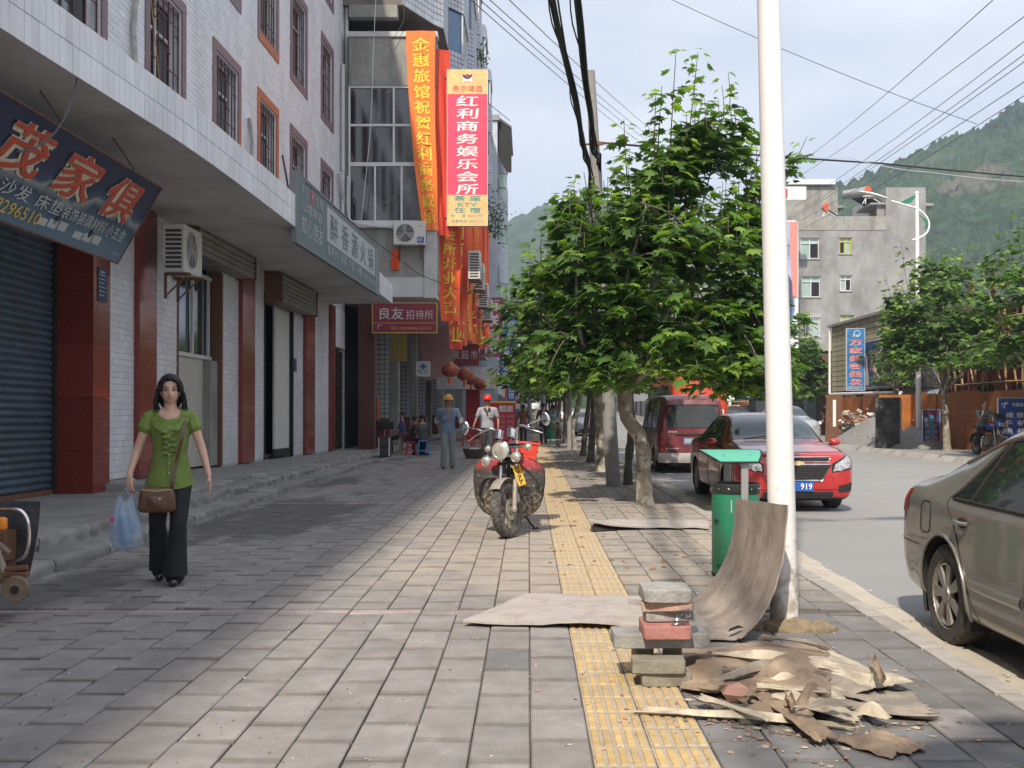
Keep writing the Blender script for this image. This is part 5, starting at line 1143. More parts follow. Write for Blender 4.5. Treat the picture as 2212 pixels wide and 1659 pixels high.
Pw(SB, 'tarpaulin', mat('blue_white_tarp', (.5, .55, .62), .6, var=.5, vs=3, bump=.2, dirt=(.06, .2, .4), dfac=.8, ds=2), lambda m: m.grid(lambda u, v: (16.2+.15*math.sin(v*7), 42.2+1.9*u, 2.0+1.7*v), 6, 10, .02), smooth=60)
# --- rest of the street
def townhouse(label, x0, x1, y0, y1, h, m, side, fl=3.3, wcol=M_glass, z0=0., n=None, front=False):
    r = thing('town_building', label, 'building', ((x0+x1)/2, (y0+y1)/2, z0)); Pw(r, 'wall', m, lambda q: q.bx(x0, x1, y0, y1, -.5, h)); Pw(r, 'roof_parapet', M_conc, lambda q: q.bx(x0-.15, x1+.15, y0-.15, y1+.15, h, h+.4))
    nf = int(h/fl)
    xs = x1 if side < 0 else x0; s = 1 if side < 0 else -1
    for f in range(nf):
        zz = z0+f*fl
        k = int((y1-y0)/3.2)
        for i in range(k):
            yy = y0+.9+i*3.2; a, b = sorted((xs, xs+s*.06))
            if f == 0: Pw(r, 'shop_opening', M_dark if i % 2 else M_greyblue_shut, lambda q: q.bx(a, b, yy-.4, yy+2.2, z0, z0+2.6))
            else: Pw(r, 'window', wcol, lambda q: (q.bx(a, b, yy, yy+1.6, zz+1.0, zz+2.4)))
            if f: Pw(r, 'window_sill', M_plaster, lambda q: q.bx(min(xs, xs+s*.14), max(xs, xs+s*.14), yy-.1, yy+1.7, zz+.9, zz+.99))
        kx = int((x1-x0)/3.5)
        if front and f:
            for i in range(kx): Pw(r, 'window', wcol, lambda q: q.bx(x0+.8+i*3.5, x0+2.4+i*3.5, y0-.05, y0+.01, zz+1.0, zz+2.4))
    return r
bA = townhouse('pale tiled building with a dark metal rooftop awning after the concrete building', -14, -2.3, 79.5, 95, 23, M_gtile, -1)
Pw(bA, 'metal_awning', mat('dark_awning', (.10, .10, .10), .7), lambda m: (m.prism([(0, 0), (1.25, -.9), (1.2, -1.05), (0, -.2)], (-2.5, 80, 23.6), (1, 0, 0), (0, 0, 1), (0, 9, 0)),))
Pw(bA, 'awning_gable', M_seam, lambda m: m.prism([(-.2, 0), (1.25, -1), (1.25, -4.2), (.9, -4.2), (.3, -3)], (-2.5, 79.9, 23.4), (1, 0, 0), (0, 0, 1), (0, .05, 0)))
Pw(bA, 'rounded_bay', M_gtile, lambda m: [m.cyl((-2.2, 81.5, 11+i*4.2), (-2.2, 81.5, 14+i*4.2), .65, n=16) for i in range(3)], smooth=40)
Pw(bA, 'bay_glass_band', M_glass_g, lambda m: [m.cyl((-2.2, 81.5, 9.9+i*4.2), (-2.2, 81.5, 10.98+i*4.2), .58, n=16) for i in range(3)], smooth=40)
townhouse('cream building on the left far down the street', -14, -2.4, 96, 118, 15, flat('cream_wall', (.48, .42, .33)), -1)
townhouse('pinkish building on the left at the far end of the street', -15, -2.6, 119, 150, 12, flat('pink_wall', (.45, .33, .30)), -1)
townhouse('pale grey building on the left where the street starts to climb', -16, -3.0, 152, 190, 15, M_conc2, -1, z0=1.0)
townhouse('brownish building at the top of the climbing street', -16, -3.5, 195, 250, 20, flat('brown_wall', (.34, .27, .22)), -1, z0=2.5)
townhouse('tall pale building closing the far end of the street', -3.0, 10, 330, 345, 22, flat('pale_far_wall', (.5, .47, .42)), -1, z0=8, front=True)
townhouse('mint green building behind the right hand trees', 15.6, 21, 111, 135, 13, flat('mint_wall', (.36, .42, .36)), 1, front=True)
townhouse('white building on the right beyond the billboard', 15.6, 24, 136, 170, 16, M_plaster, 1)
townhouse('grey building far down on the right side', 15.0, 25, 172, 230, 14, M_conc2, 1, z0=1)
townhouse('shops with a dark red upper wall behind the middle right tree', 15.9, 21, 58, 80, 4.6, flat('dark_red_wall', (.13, .07, .06)), 1)
for i, (x, y, z, w, h, m, t) in enumerate(((-1.9, 110, 3.4, 1.0, 2.4, M_red, '药\n店'), (-2.0, 128, 4.2, 1.2, 1.0, M_bluesign, '五金'), (-1.8, 140, 3.6, .9, 2.6, M_red, '超\n市'), (-2.0, 165, 5.0, 1.5, 1.1, M_yellow, '酒店'))):
    r, M = board('street_sign', ['red vertical shop sign far down the left pavement', 'small blue box sign far down on the left', 'second red vertical sign farther down on the left', 'yellow box sign at the far end on the left'][i], (x, y, z), (1, 0, 0), (0, 0, 1), w, h, .15, m); txt(r, M, t, 0, 0, w*.7, h*.8, M_white, bold=.02)
r, M = board('mobile_shop_sign', 'blue mobile shop sign on a bracket behind the far right trees', (12.65, 62, 2.9), (1, 0, 0), (0, 0, 1), 1.0, 1.9, .15, M_bluesign); txt(r, M, '通\n信', 0, -.0, .6, 1.2, M_white, bold=.03); txt(r, M, '竭诚为您服务', 0, -.8, .8, .14, M_white)
mb = MB(); mb.tube([(13.1, 62.1, 2.2), (11.2, 62.1, 1.9)], .07, 6); mb.build('bracket', M_lamp, r, world=True)
# == HILLS
def hill(name, px, Yr, Yf, nx, ny, m, amp, seed, xe=(0, 0), dz=0):
    X = [(x-1141)/2300*Yr for x, y in px]; Z = [1.4+(885-y)/2300*Yr for x, y in px]
    xa, xb = X[0]-xe[0], X[-1]+xe[1]; mb = MB(); dY = (Yr-Yf)
    def fn(u, v):
        x = xa+(xb-xa)*u; y = Yf+dY*1.5*v; r = float(np.interp(x, X, Z))-dz; t = (y-Yf)/dY
        s = math.sin(min(t, 1)*math.pi/2)**1.15 if t <= 1 else 1-(t-1)*.5
        k = (Yf+dY*min(1, t))/Yr
        big = noise.noise(Vector((x*.012+seed, y*.012, 0)))*.12+noise.noise(Vector((x*.035+seed, y*.03, 3)))*.05
        e = min(1, t*3)
        z = r*s*(1+big*(1-abs(1-t) if t < 1 else 0)*(.6 if t > .85 else 1))
        tr = abs(noise.noise(Vector((x*.16, y*.13, seed))))*amp*1.4+abs(noise.noise(Vector((x*.38, y*.3, seed+5))))*amp*1.1
        return (x*(.8+.2*k)+6*noise.noise(Vector((x*.03, y*.03, 9))), y, z+tr*e-1)
    mb.grid(fn, nx, ny); return mb.build(name, m, None, smooth=0, kind='structure')
def rocks(n, l, c, pos):
    s = N(n, 'SeparateXYZ'); l(pos, s.inputs[0]); nz_ = N(n, 'TexNoise'); nz_.inputs['Scale'].default_value = .035; nz_.inputs['Detail'].default_value = 9; nz_.inputs['Roughness'].default_value = .62; l(pos, nz_.inputs['Vector'])
    a = N(n, 'MapRange', i1=58., i2=66., i3=-.3, i4=.06); l(s.outputs[2], a.inputs[0]); a2 = N(n, 'MapRange', i1=88., i2=100., i3=0., i4=-.3); l(s.outputs[2], a2.inputs[0]); a3 = N(n, 'MapRange', i1=110., i2=135., i3=-.3, i4=0.); l(s.outputs[0], a3.inputs[0])
    q = N(n, 'Math', operation='ADD'); l(nz_.outputs['Fac'], q.inputs[0]); l(a.outputs[0], q.inputs[1]); q2 = N(n, 'Math', operation='ADD'); l(q.outputs[0], q2.inputs[0]); l(a2.outputs[0], q2.inputs[1]); q3 = N(n, 'Math', operation='ADD'); l(q2.outputs[0], q3.inputs[0]); l(a3.outputs[0], q3.inputs[1])
    f = N(n, 'MapRange', i1=.56, i2=.63, i3=0., i4=.6); l(q3.outputs[0], f.inputs[0]); return mixc(n, l, f.outputs[0], c, (.17, .14, .11))
M_forest = mat('forest_hillside', (.026, .052, .022), .95, var=.75, vs=.3, bump=1., bs=.45, dirt=(.055, .09, .035), dfac=.7, ds=.03, extra=rocks)
M_forest2 = mat('far_forest', (.045, .075, .03), .95, var=.4, vs=.08, bump=1., bs=.5)
hill('mountain', [(1500, 470), (1640, 405), (1720, 388), (1760, 390), (1800, 376), (1850, 350), (1900, 330), (1950, 300), (2000, 268), (2050, 255), (2100, 238), (2140, 222), (2190, 205), (2240, 235), (2400, 300), (2700, 240), (3200, 420)], 430, 190, 700, 240, M_forest, 3.4, 3, xe=(60, 120), dz=13)
hill('far_hill', [(850, 640), (980, 540), (1093, 497), (1163, 466), (1228, 450), (1300, 440), (1400, 480), (1500, 560), (1620, 640)], 760, 480, 150, 60, M_forest2, 4, 11, xe=(120, 60))
# == LAMPS, CONCRETE POLES, WIRES
def lamp(label, x, y, s, lean=0, rb=.095, rt=.055, H_=8.4):
    r = thing('street_lamp', label, 'street lamp', (x, y, 0), group='white street lamps')
    L_ = lambda z: lean*z
    mb = MB(); k = 8; mb.tube([(L_(H_*i/k), 0, H_*i/k) for i in range(k+1)], [rb+(rt-rb)*i/k for i in range(k+1)], 24); mb.sph((L_(H_), 0, H_), rt*1.25, 12, 6); mb.build('pole', M_lamp, r, smooth=50)
    mb = MB(); mb.lathe([(rb+.03, -.01), (rb+.02, .03), (rb+.002, .05)], (0, 0, 0), 24); mb.build('base_flange', M_lamp, r)
    arc = smooth_pts([(-.86, 8.14), (-.45, 8.02), (0, 7.88), (.28, 7.65), (.40, 7.39), (.33, 7.10), (.08, 6.92), (-.17, 6.84)], 24)
    mb = MB(); mb.tube([(L_(8)+s*a[0], -.02, a[1]) for a in arc], .032, 8); mb.build('curved_arm', M_lamp, r, smooth=60)
    mb = MB(); 
    def head(u, v):
        a = v*2*math.pi; w = math.sin(math.pi*min(1, u*1.02+.0))**.6*(1-.35*u)
        return (L_(8)+s*(-1.95+1.1*u), .20*w*math.cos(a), 8.43-.28*u+.03+(.085*w*math.sin(a) if math.sin(a) > 0 else .05*w*math.sin(a)))
    mb.grid(head, 16, 16); mb.build('lamp_head', M_lamp, r, smooth=60)
    mb = MB(); mb.sph((L_(8)+s*-1.5, 0, 8.28), (.32, .12, .07), 14, 6); mb.build('lamp_glass', mat('lamp_lens', (.5, .5, .45), .1), r)
    mb = MB(); mb.prism([(-.55, 8.1), (-.03, 8.36), (-.03, 8.28), (-.2, 8.08), (-.5, 8.02)], (L_(8), -.008, 0), (s, 0, 0), (0, 0, 1), (0, .016, 0)); mb.prism([(.06, 7.7), (.34, 7.5), (.37, 7.35), (.22, 7.2), (.3, 7.4)], (L_(8), -.008, 0), (s, 0, 0), (0, 0, 1), (0, .016, 0)); mb.build('green_fin', M_lampgreen, r, smooth=0, kind=None)
    return r
lamp('thick white lamp post standing close by at the green bin, dirt heaped at its foot', 1.655, 6.87, -1, lean=-.026, rb=.092, rt=.05)
_l = lamp('white lamp post with curved arm rising above the right hand trees', 14.75, 40.2, 1, lean=-.008); _l.scale = (1.14, 1.14, 1.14)
lamp('white lamp post half hidden by trees in front of the far shops', 11.75, 62, 1, lean=0)
mb = MB(); mb.sph((1.67, 6.80, 0), (.19, .15, .07), 40, 14, z0=-.1); mb.sph((1.83, 6.76, 0), (.13, .09, .05), 30, 10, z0=-.1); mb.sph((1.5, 6.85, 0), (.16, .11, .025), 30, 10, z0=-.1)
for v in range(len(mb.v)): x, y, z = mb.v[v]; d = noise.noise(Vector((x*18, y*18, z*18))); mb.v[v] = (x+.02*d, y+.02*noise.noise(Vector((y*20, x*20, 1))), z+.022*d)
mb.build('sand_heap', M_sand, None, smooth=60, kind='stuff')
def cpole(label, x, y, h, r0, r1, lean, m=M_pole, cat='pole'):
    r = thing('utility_pole', label, cat, (x, y, 0), group='utility poles along the near kerb')
    mb = MB(); mb.tube([(lean*h*i/6, 0, h*i/6) for i in range(7)], [r0+(r1-r0)*i/6 for i in range(7)], 14); mb.build('shaft', m, r, smooth=60); return r
up = cpole('thick grey concrete utility pole carrying the black cable bundles', 1.56, 19.5, 7.6, .135, .085, -.056)
mb = MB(); mb.tube([(-.62, -.02, 6.25), (.0, -.05, 6.27)], .02, 6); mb.box((-.30, -.10, 6.25), (.2, .05, .06)); mb.build('cross_iron', M_rust, up, smooth=0)
cpole('slimmer whitewashed concrete pole further along between the trunks', 1.45, 37.4, 7.5, .085, .07, 0, M_pole)
cpole('grey pole behind the man in the dark red shirt', .75, 54, 8, .14, .1, 0); cpole('distant grey pole in the middle of the pavement crowd', .1, 75, 8, .15, .11, 0)
cpole('thin distant pole left of the far white van', -.6, 92, 9, .12, .1, 0)
def wire(name, label, pts, r, m, n=5, sag=0, group=None, cat='cable'):
    P_ = []
    for a, b in zip(pts[:-1], pts[1:]):
        a = Vector(a); b = Vector(b)
        for i in range(12): t = i/12; q = a.lerp(b, t); q.z -= sag*4*t*(1-t); P_.append(q)
    P_.append(Vector(pts[-1])); mb = MB(); mb.tube(P_, r, n); o = mb.build(name, m, None, smooth=60); o['label'] = label; o['category'] = cat
    if group: o['group'] = group
    return o
for bi, (lab, A, B, Cc) in enumerate((('left of two sagging black cable bundles sweeping up from the concrete pole', (1.14, 19.4, 5.6), (.30, 12.5, 6.2), (-1.6, -9, 8.2)), ('right of two sagging black cable bundles sweeping up from the concrete pole', (1.30, 19.4, 5.9), (.565, 12.5, 6.2), (-1.1, -9, 8.2)))):
    r = thing('cable_bundle', lab, 'cable', A, group='black cable bundles')
    pts = [Vector(p) for p in ((A[0]+.02, 19.45, 4.2), A, (A[0]-.18, 17.9, 5.72), (A[0]*.5+B[0]*.5-.02, 15.8, 5.9), B, (B[0]-.35, 8.5, 6.5), (B[0]-.8, 4, 6.9), Cc)]
    n = 60; base_ = [Vector(p) for p in smooth_pts([tuple(p) for p in pts], n)]
    for s in range(8):
        a0 = s*.785; rr = .036 if s else 0; ph = rnd.uniform(0, 6); loose = .03 if s in (6,) else 0
        P_ = []
        for i, p in enumerate(base_):
            a = a0+.12*i+.6*math.sin(i*.3+ph); w = 1+.5*math.sin(i*.45+ph)
            P_.append(p+Vector((math.cos(a)*rr*w+loose*math.sin(i*.9)-loose, 0, math.sin(a)*rr*w-loose*2*abs(math.sin(i*.5)))))
        m2 = MB(); m2.tube(P_, [.02, .016, .018, .013, .016, .02, .01, .014][s], 6); m2.build('cable', M_cable, r, world=True, smooth=60)
W1 = 'power lines over the pavement'; W2 = 'power lines over the road'
for i, (x0, x1, y1) in enumerate(((1010, 1390, 312), (1030, 1400, 305), (1052, 1408, 298), (1098, 1420, 290))):
    wire('power_line', ['lowest of four thin wires crossing the sky left of the black bundles', 'second lowest of four thin wires left of the black bundles', 'third of four thin wires left of the black bundles', 'topmost of four thin wires left of the black bundles'][i], [PX(x0-60, -60, 22), PX(x1, y1, 75)], .012, M_wire, sag=.15, group=W1)
for i, (a, b) in enumerate((((2145, 0), (1700, 372)), ((2260, 0), (1700, 396)), ((2300, 22), (1715, 447)), ((2300, 52), (1715, 463)), ((2300, 70), (1712, 470)), ((2300, 118), (1725, 478)), ((2300, 150), (1720, 500)))):
    wire('power_line', ['uppermost power line running down from the right to the grey building', 'second power line down from the right to the grey building', 'third power line down from the right to the grey building', 'fourth power line down from the right to the grey building', 'fifth power line down from the right to the grey building', 'sixth power line down from the right to the grey building', 'lowest power line down from the right to the grey building'][i], [PX(*a, 30), PX(*b, 84)], .014, M_wire, sag=.25, group=W2)
wire('aerial_cable', 'heavy black cable strung across the road from the concrete pole', [(1.2, 19.5, 6.3), PX(1903, 353, 25), PX(2300, 388, 29)], .022, M_cable, sag=.02)
wire('aerial_cable', 'pale thin cord looping along the heavy cable across the road', [PX(1640, 322, 22), PX(1830, 340, 24), PX(2010, 372, 26), PX(2300, 395, 29)], .008, M_alu, sag=.06)
wire('power_line', 'faint single wire crossing the upper sky towards the mountain', [PX(1400, -25, 60), PX(2110, 268, 60)], .02, M_wire, sag=.3)
wire('aerial_cable', 'thin cable sagging from the hot pot sign to the street trees', [PX(660, 395, 20), PX(905, 592, 26), PX(1090, 655, 27), PX(1260, 560, 22)], .010, M_cable, sag=.05)
wire('aerial_cable', 'loose grey wire looping down over the furniture shop sign', smooth_pts([tuple(PX(*p)) for p in ((60, 0, 11.3), (130, 60, 11.2), (163, 130, 11), (160, 200, 10.9), (120, 285, 10.8), (60, 325, 10.7), (0, 322, 10.6))], 24), .011, flat('grey_wire', (.12, .13, .15)))
wire('aerial_cable', 'white cord hanging down in front of the glazed balcony', smooth_pts([tuple(PX(*p)) for p in ((812, -5, 33.6), (806, 120, 33.6), (800, 280, 33.6), (780, 480, 33.6))], 20), .010, M_alu)
wire('aerial_cable', 'short dark cord dangling beneath the upper slab of the balcony', smooth_pts([tuple(PX(*p)) for p in ((870, -5, 33.8), (873, 40, 33.8), (855, 75, 33.8), (845, 90, 33.8))], 12), .010, M_wire)
wire('white_hose', 'white air conditioner hose running across the concrete band below the balcony', smooth_pts([tuple(PX(*p)) for p in ((752, 380, 33.7), (752, 460, 33.7), (765, 480, 33.7), (800, 488, 33.7), (850, 492, 33.7), (862, 500, 33.7))], 20), .035, M_pvc, 6, cat='hose')
mb = MB(); mb.bx(-480, 620, -70, 1150, -1.3, 215); M_haze = bpy.data.materials.new('haze_air'); M_haze.use_nodes = True; _n = M_haze.node_tree; _n.nodes.clear(); _o = _n.nodes.new('ShaderNodeOutputMaterial'); _v = _n.nodes.new('ShaderNodeVolumePrincipled')
_v.inputs['Density'].default_value = .00065; _v.inputs['Color'].default_value = (.62, .76, 1, 1); _v.inputs['Anisotropy'].default_value = .2; _n.links.new(_v.outputs[0], _o.inputs['Volume'])
mb.build('haze', M_haze, None, smooth=0, kind='stuff')
# == TREES
def leaf_mesh(name, m, seed):
    r_ = random.Random(seed); key = [(-.10, 0), (-.16, .10), (-.42, .05), (-.30, .20), (-.52, .42), (-.30, .42), (-.30, .62), (-.12, .58), (0, 1.0), (.12, .58), (.30, .62), (.30, .42), (.52, .42), (.30, .20), (.42, .05), (.16, .10), (.10, 0)]
    b = r_.uniform(.15, .4); vs = [(0, .3, 0.04)]+[(x, y, -b*(x*x)-b*.5*(y-.3)**2+r_.uniform(-.02, .02)) for x, y in key]
    me = bpy.data.meshes.new(name); n = len(key); me.from_pydata(vs, [], [(0, i+1, (i+1) % n+1) for i in range(n)]); me.materials.append(m); return me, vs, [(0, i+1, (i+1) % n+1) for i in range(n)]
LV = [leaf_mesh('leaf', M_leaf, 1), leaf_mesh('leaf', M_leaf2, 2), leaf_mesh('leaf', M_leaf3, 3)]
def simple_leaf(size):
    vs = [(0, 0, 0), (-.45, .25, -.05), (-.25, .6, -.06), (0, 1, -.1), (.25, .6, -.06), (.45, .25, -.05)]; return vs, [(0, 5, 4, 3), (0, 3, 2, 1)]
def tree(label, x, y, trunk_pts, r0, r1, crown_c, crown_r, h_bot, spires, nleaf, lsize, seed, bark=M_bark, group='plane trees along the near kerb', single=0, cheap=False, nshoot=90, yaw=0, fl=.0):
    r_ = random.Random(seed); root = thing('plane_tree', label, 'tree', (x, y, 0), 0, group)
    tp = smooth_pts([(p[0], p[1], p[2]) for p in trunk_pts], 14); k = len(tp)
    mb = MB(); n = 14
    rad = [(r0+(r1-r0)*i/(k-1))*(1+.07*math.sin(i*1.7+seed)+(.35 if i == 0 else .1 if i == 1 else 0)) for i in range(k)]
    mb.tube(tp, rad, n)
    for i in range(len(mb.v)):
        v = Vector(mb.v[i]); d = noise.noise(v*6+Vector((seed, 0, 0)))*.016; mb.v[i] = (v.x+d, v.y+d*.6, v.z)
    mb.build('trunk', bark, root, smooth=60)
    top = Vector(tp[-1]); cc = Vector(crown_c); R_ = Vector(crown_r)
    limbs = MB(); shoots = []
    def inside(p): 
        q = p-cc; return (q.x/R_.x)**2+(q.y/R_.y)**2+(q.z/R_.z)**2
    nl = 8
    ends = []
    for i in range(nl):
        a = 2*math.pi*i/nl+r_.uniform(-.3, .3); el = r_.uniform(-.1, .5)
        p1 = top+Vector((math.cos(a)*R_.x*.35, math.sin(a)*R_.y*.35, R_.z*(.25+.2*el))); p2 = cc+Vector((math.cos(a)*R_.x*.7, math.sin(a)*R_.y*.7, R_.z*(el-.2)))
        pts = smooth_pts([tuple(top-Vector((0, 0, .15))), tuple(p1), tuple(p2)], 8); limbs.tube(pts, [r1*.6*(1-.8*j/8) for j in range(9)], 6); ends.append([Vector(p) for p in pts])
    pts = smooth_pts([tuple(top-Vector((0, 0, .1))), tuple(cc), tuple(cc+Vector((r_.uniform(-.2, .2), 0, R_.z*.7)))], 8); limbs.tube(pts, [r1*.75*(1-.8*j/8) for j in range(9)], 6); ends.append([Vector(p) for p in pts])
    tw = MB()
    allsh = []
    for i in range(nshoot):
        while True:
            q = Vector((r_.uniform(-1, 1), r_.uniform(-1, 1), r_.uniform(-1, 1)))
            if .25 < q.length < 1: break
        zn = r_.uniform(-1, 1)**1 if r_.random() < .5 else r_.uniform(-1, .3); a_ = r_.uniform(0, 2*math.pi); rr_ = (.72+.28*(zn+1)/.5 if zn < -.5 else 1-.72*((zn+.5)/1.5)**1.7)*r_.uniform(.35, 1)**.5; q = Vector((math.cos(a_)*rr_, math.sin(a_)*rr_, zn))
        clump = .80+.22*noise.noise(Vector((q.x*1.7+seed, q.y*1.7, q.z*1.7)))*1.6
        e = cc+Vector((q.x*R_.x, q.y*R_.y, q.z*R_.z))*1.0*clump+Vector((0, 0, 0)) if False else cc+Vector((q.x*R_.x, q.y*R_.y, q.z*R_.z))*clump
        e.x += yaw*max(0, q.z)
        if e.z < h_bot: e.z = h_bot+r_.uniform(0, .5)
        src = min((p for l_ in ends for p in l_[2:]), key=lambda p: (p-e).length+r_.uniform(0, .3))
        up_ = Vector((0, 0, r_.uniform(.15, .6)*(1 if q.z > -.2 else .2))); mid = src.lerp(e, .5)+Vector((0, 0, .1)); end = e+up_
        allsh.append([Vector(p) for p in smooth_pts([tuple(src), tuple(mid), tuple(e), tuple(end)], 10)])
    for i in range(nshoot//4):
        a = r_.uniform(0, 2*math.pi); q = r_.uniform(.45, .98); zz = h_bot+r_.uniform(0, .55)*(1.25-q*.4); e = Vector((cc.x+math.cos(a)*R_.x*q, cc.y+math.sin(a)*R_.y*q, zz)); s0 = min((p for l_ in ends for p in l_[2:]), key=lambda p: (p-e).length); m0 = s0.lerp(e, .5)+Vector((0, 0, .3))
        allsh.append([Vector(p) for p in smooth_pts([tuple(s0), tuple(m0), tuple(e+Vector((0, 0, .15))), tuple(e)], 10)])
    nshoot = len(allsh)
    for (sx, sy, sz0, sz1) in spires:
        b0 = Vector((sx*.8-.0, sy, sz0)); e = Vector((sx, sy, sz1)); src = Vector((cc.x*.5+sx*.5, sy*.5, sz0-.8)); pp = [Vector(p) for p in smooth_pts([tuple(src), tuple(b0), tuple(e)], 14)]; allsh.append(pp); allsh.append(pp); 
    for pp in allsh: tw.tube(pp, [.016*(1-.75*i/(len(pp)-1)) for i in range(len(pp))], 4, caps=False)
    limbs.build('limbs', bark, root, smooth=60, kind='stuff'); tw.build('twigs', M_bark2, root, smooth=0, kind='stuff')
    L3 = []
    per = nleaf/len(allsh)
    for si, pp in enumerate(allsh):
        m_ = int(per*r_.uniform(.7, 1.35)); isp = si >= nshoot
        if isp: m_ = int(18)
        for j in range(m_):
            t = r_.uniform(.12, 1) if isp else r_.uniform(.08, 1)**.8; i0 = min(int(t*(len(pp)-1)), len(pp)-2); p = pp[i0].lerp(pp[i0+1], t*(len(pp)-1)-i0)
            a = r_.uniform(0, 2*math.pi) ; s = lsize*r_.uniform(.55, 1.3)*(1-.45*max(0, t-.75)/.25 if True else 1)
            out = (p-cc); out.z = 0; ao = math.atan2(out.y, out.x)
            if r_.random() < .5 and not isp: a = ao+r_.uniform(-1.0, 1.0)
            d = Vector((math.cos(a), math.sin(a), 0)); pet = lsize*r_.uniform(.3, .9); base_ = p+d*pet+Vector((0, 0, r_.uniform(-.3, .25)*pet))
            droop = r_.uniform(-.1, .8)
            M = Matrix.Translation(base_) @ Matrix.Rotation(a-math.pi/2, 4, 'Z') @ Matrix.Rotation(-droop, 4, 'X') @ Matrix.Rotation(r_.uniform(-.5, .5), 4, 'Y') @ Matrix.Scale(s, 4)
            kind = 1 if (t > .86 and r_.random() < .7) or r_.random() < .10 else (2 if r_.random() < .38 else 0)
            L3.append((M, kind, base_))
    L3.sort(key=lambda q: (q[2]+Vector((x, y, 0))-Vector((0, 0, 1.4))).length-.6*abs(q[2].z-cc.z)*0)
    for i, (M, kd, b_) in enumerate(L3[:single]):
        o = link('leaf', LV[kd][0], root); o.matrix_local = M
    vv = [[], [], []]; ff = [[], [], []]
    sv, sf = simple_leaf(1)
    for M, kd, b_ in L3[single:]:
        vs, fs = (sv, sf) if cheap else (LV[kd][1], LV[kd][2]); b0 = len(vv[kd]); A = np.array(M)[:3]; arr = np.array([(*v, 1) for v in vs]) @ A.T
        vv[kd].extend(arr.tolist()); ff[kd].extend([tuple(b0+i for i in f) for f in fs])
    for kd in range(3):
        if vv[kd]:
            me = bpy.data.meshes.new('foliage'); me.from_pydata(vv[kd], [], ff[kd]); me.materials.append([M_leaf, M_leaf2, M_leaf3][kd]); link('foliage', me, root, kind='stuff')
    return root
tree('nearest plane tree with large leaves and a pale kinked trunk by the kerb', 1.72, 15.7, [(0, 0, -.02), (-.02, 0, .35), (-.02, .02, .75), (-.10, 0, 1.05), (-.27, 0, 1.3), (-.30, 0, 1.75)], .115, .10, (.25, .1, 3.75), (2.15, 1.95, 2.3), 1.62,
     [(.42, -.3, 5.2, 6.62), (.75, -.2, 5.2, 6.6), (1.15, 0, 4.7, 5.8), (-.30, .1, 4.8, 5.7), (2.42, .1, 4.5, 5.45), (2.15, 0, 4.6, 5.2), (.1, -.5, 4.8, 5.9), (-.9, 0, 4.0, 4.9), (.3, .4, 5.2, 6.3), (.9, .3, 5.0, 6.1), (1.7, 0, 4.3, 5.2)], 9000, .235, 11, single=290, nshoot=320, yaw=.6)
tree('dark trunked tree close behind the nearest plane tree', 1.86, 19.9, [(0, 0, -.02), (.02, 0, .5), (.08, 0, 1.1), (.02, 0, 1.9)], .085, .07, (.1, .2, 3.6), (1.9, 1.7, 1.9), 2.0, [], 2500, .2, 17, bark=M_bark2, nshoot=120)
tree('third tree with a sunlit blotched trunk beside the concrete pole', 1.68, 24.2, [(0, 0, -.02), (-.02, 0, .6), (-.06, 0, 1.2), (-.12, 0, 2.0)], .12, .10, (-.35, 0, 4.0), (2.3, 2.0, 2.3), 1.9, [(-1.3, 0, 4.2, 6.0), (-1.0, .2, 4.2, 5.8), (-.2, 0, 5, 6.4), (-1.7, .1, 3.8, 5.2)], 6500, .22, 23, nshoot=220)
tree('dark leaning trunk tree in the row behind the concrete pole', 1.66, 28.4, [(0, 0, -.02), (.05, 0, .8), (.12, 0, 1.9)], .10, .08, (-.3, 0, 3.9), (2.1, 1.9, 2.1), 2.0, [(-1.0, 0, 4.2, 5.8)], 3000, .23, 31, bark=M_bark2, nshoot=150, cheap=True)
tree('slanting dark tree trunk in the row left of the leaning one', 1.66, 32.3, [(0, 0, -.02), (.08, 0, .8), (.22, 0, 1.9)], .09, .07, (-.2, 0, 3.4), (1.9, 1.8, 1.6), 2.0, [], 2400, .24, 37, bark=M_bark2, nshoot=130, cheap=True)
tree('curved trunk tree next to the whitewashed pole', 1.66, 37.6, [(0, 0, -.02), (-.12, 0, .7), (.1, 0, 1.5), (.2, 0, 2.1)], .12, .09, (-.3, 0, 3.4), (1.9, 1.9, 1.6), 1.95, [], 2400, .24, 41, nshoot=130, cheap=True)
for i, yy in enumerate((44, 50.5, 58, 66, 76, 88)):
    tree(['sixth tree of the row along the near kerb', 'seventh tree of the row, its crown merging with its neighbours', 'eighth tree of the row along the near kerb', 'ninth tree of the row far down the near kerb', 'tenth tree of the row far down the near kerb', 'farthest tree of the near kerb row'][i], 1.5, yy, [(0, 0, -.02), (.04*(-1)**i, 0, .8), (0, 0, 2.0)], .11, .08, (-.2, 0, 3.3+.01*yy), (1.9, 1.9, 1.6), 2.0, [], 1800, .27, 50+i, bark=M_bark2, nshoot=120, cheap=True)
tree('plane tree behind the viewpoint shading the pavement', 1.9, -.6, [(0, 0, -.02), (.02, 0, .8), (0, 0, 1.9)], .11, .09, (-.1, -.2, 3.8), (2.5, 2.2, 2.0), 2.0, [], 3600, .26, 71, nshoot=140, cheap=True)
G2 = 'plane trees along the far pavement'
tree('full crowned tree on the far pavement beside the man on the motorcycle', 14.25, 36.2, [(0, 0, -.02), (-.05, 0, .9), (-.12, 0, 2.2)], .13, .10, (-.25, 0, 4.6), (2.5, 2.2, 2.2), 2.75, [(-1.6, 0, 5.2, 7.2), (-.2, 0, 5.3, 6.9), (.7, 0, 5.3, 7.0), (-2.1, 0, 4.4, 5.9)], 6000, .25, 81, group=G2, nshoot=260)
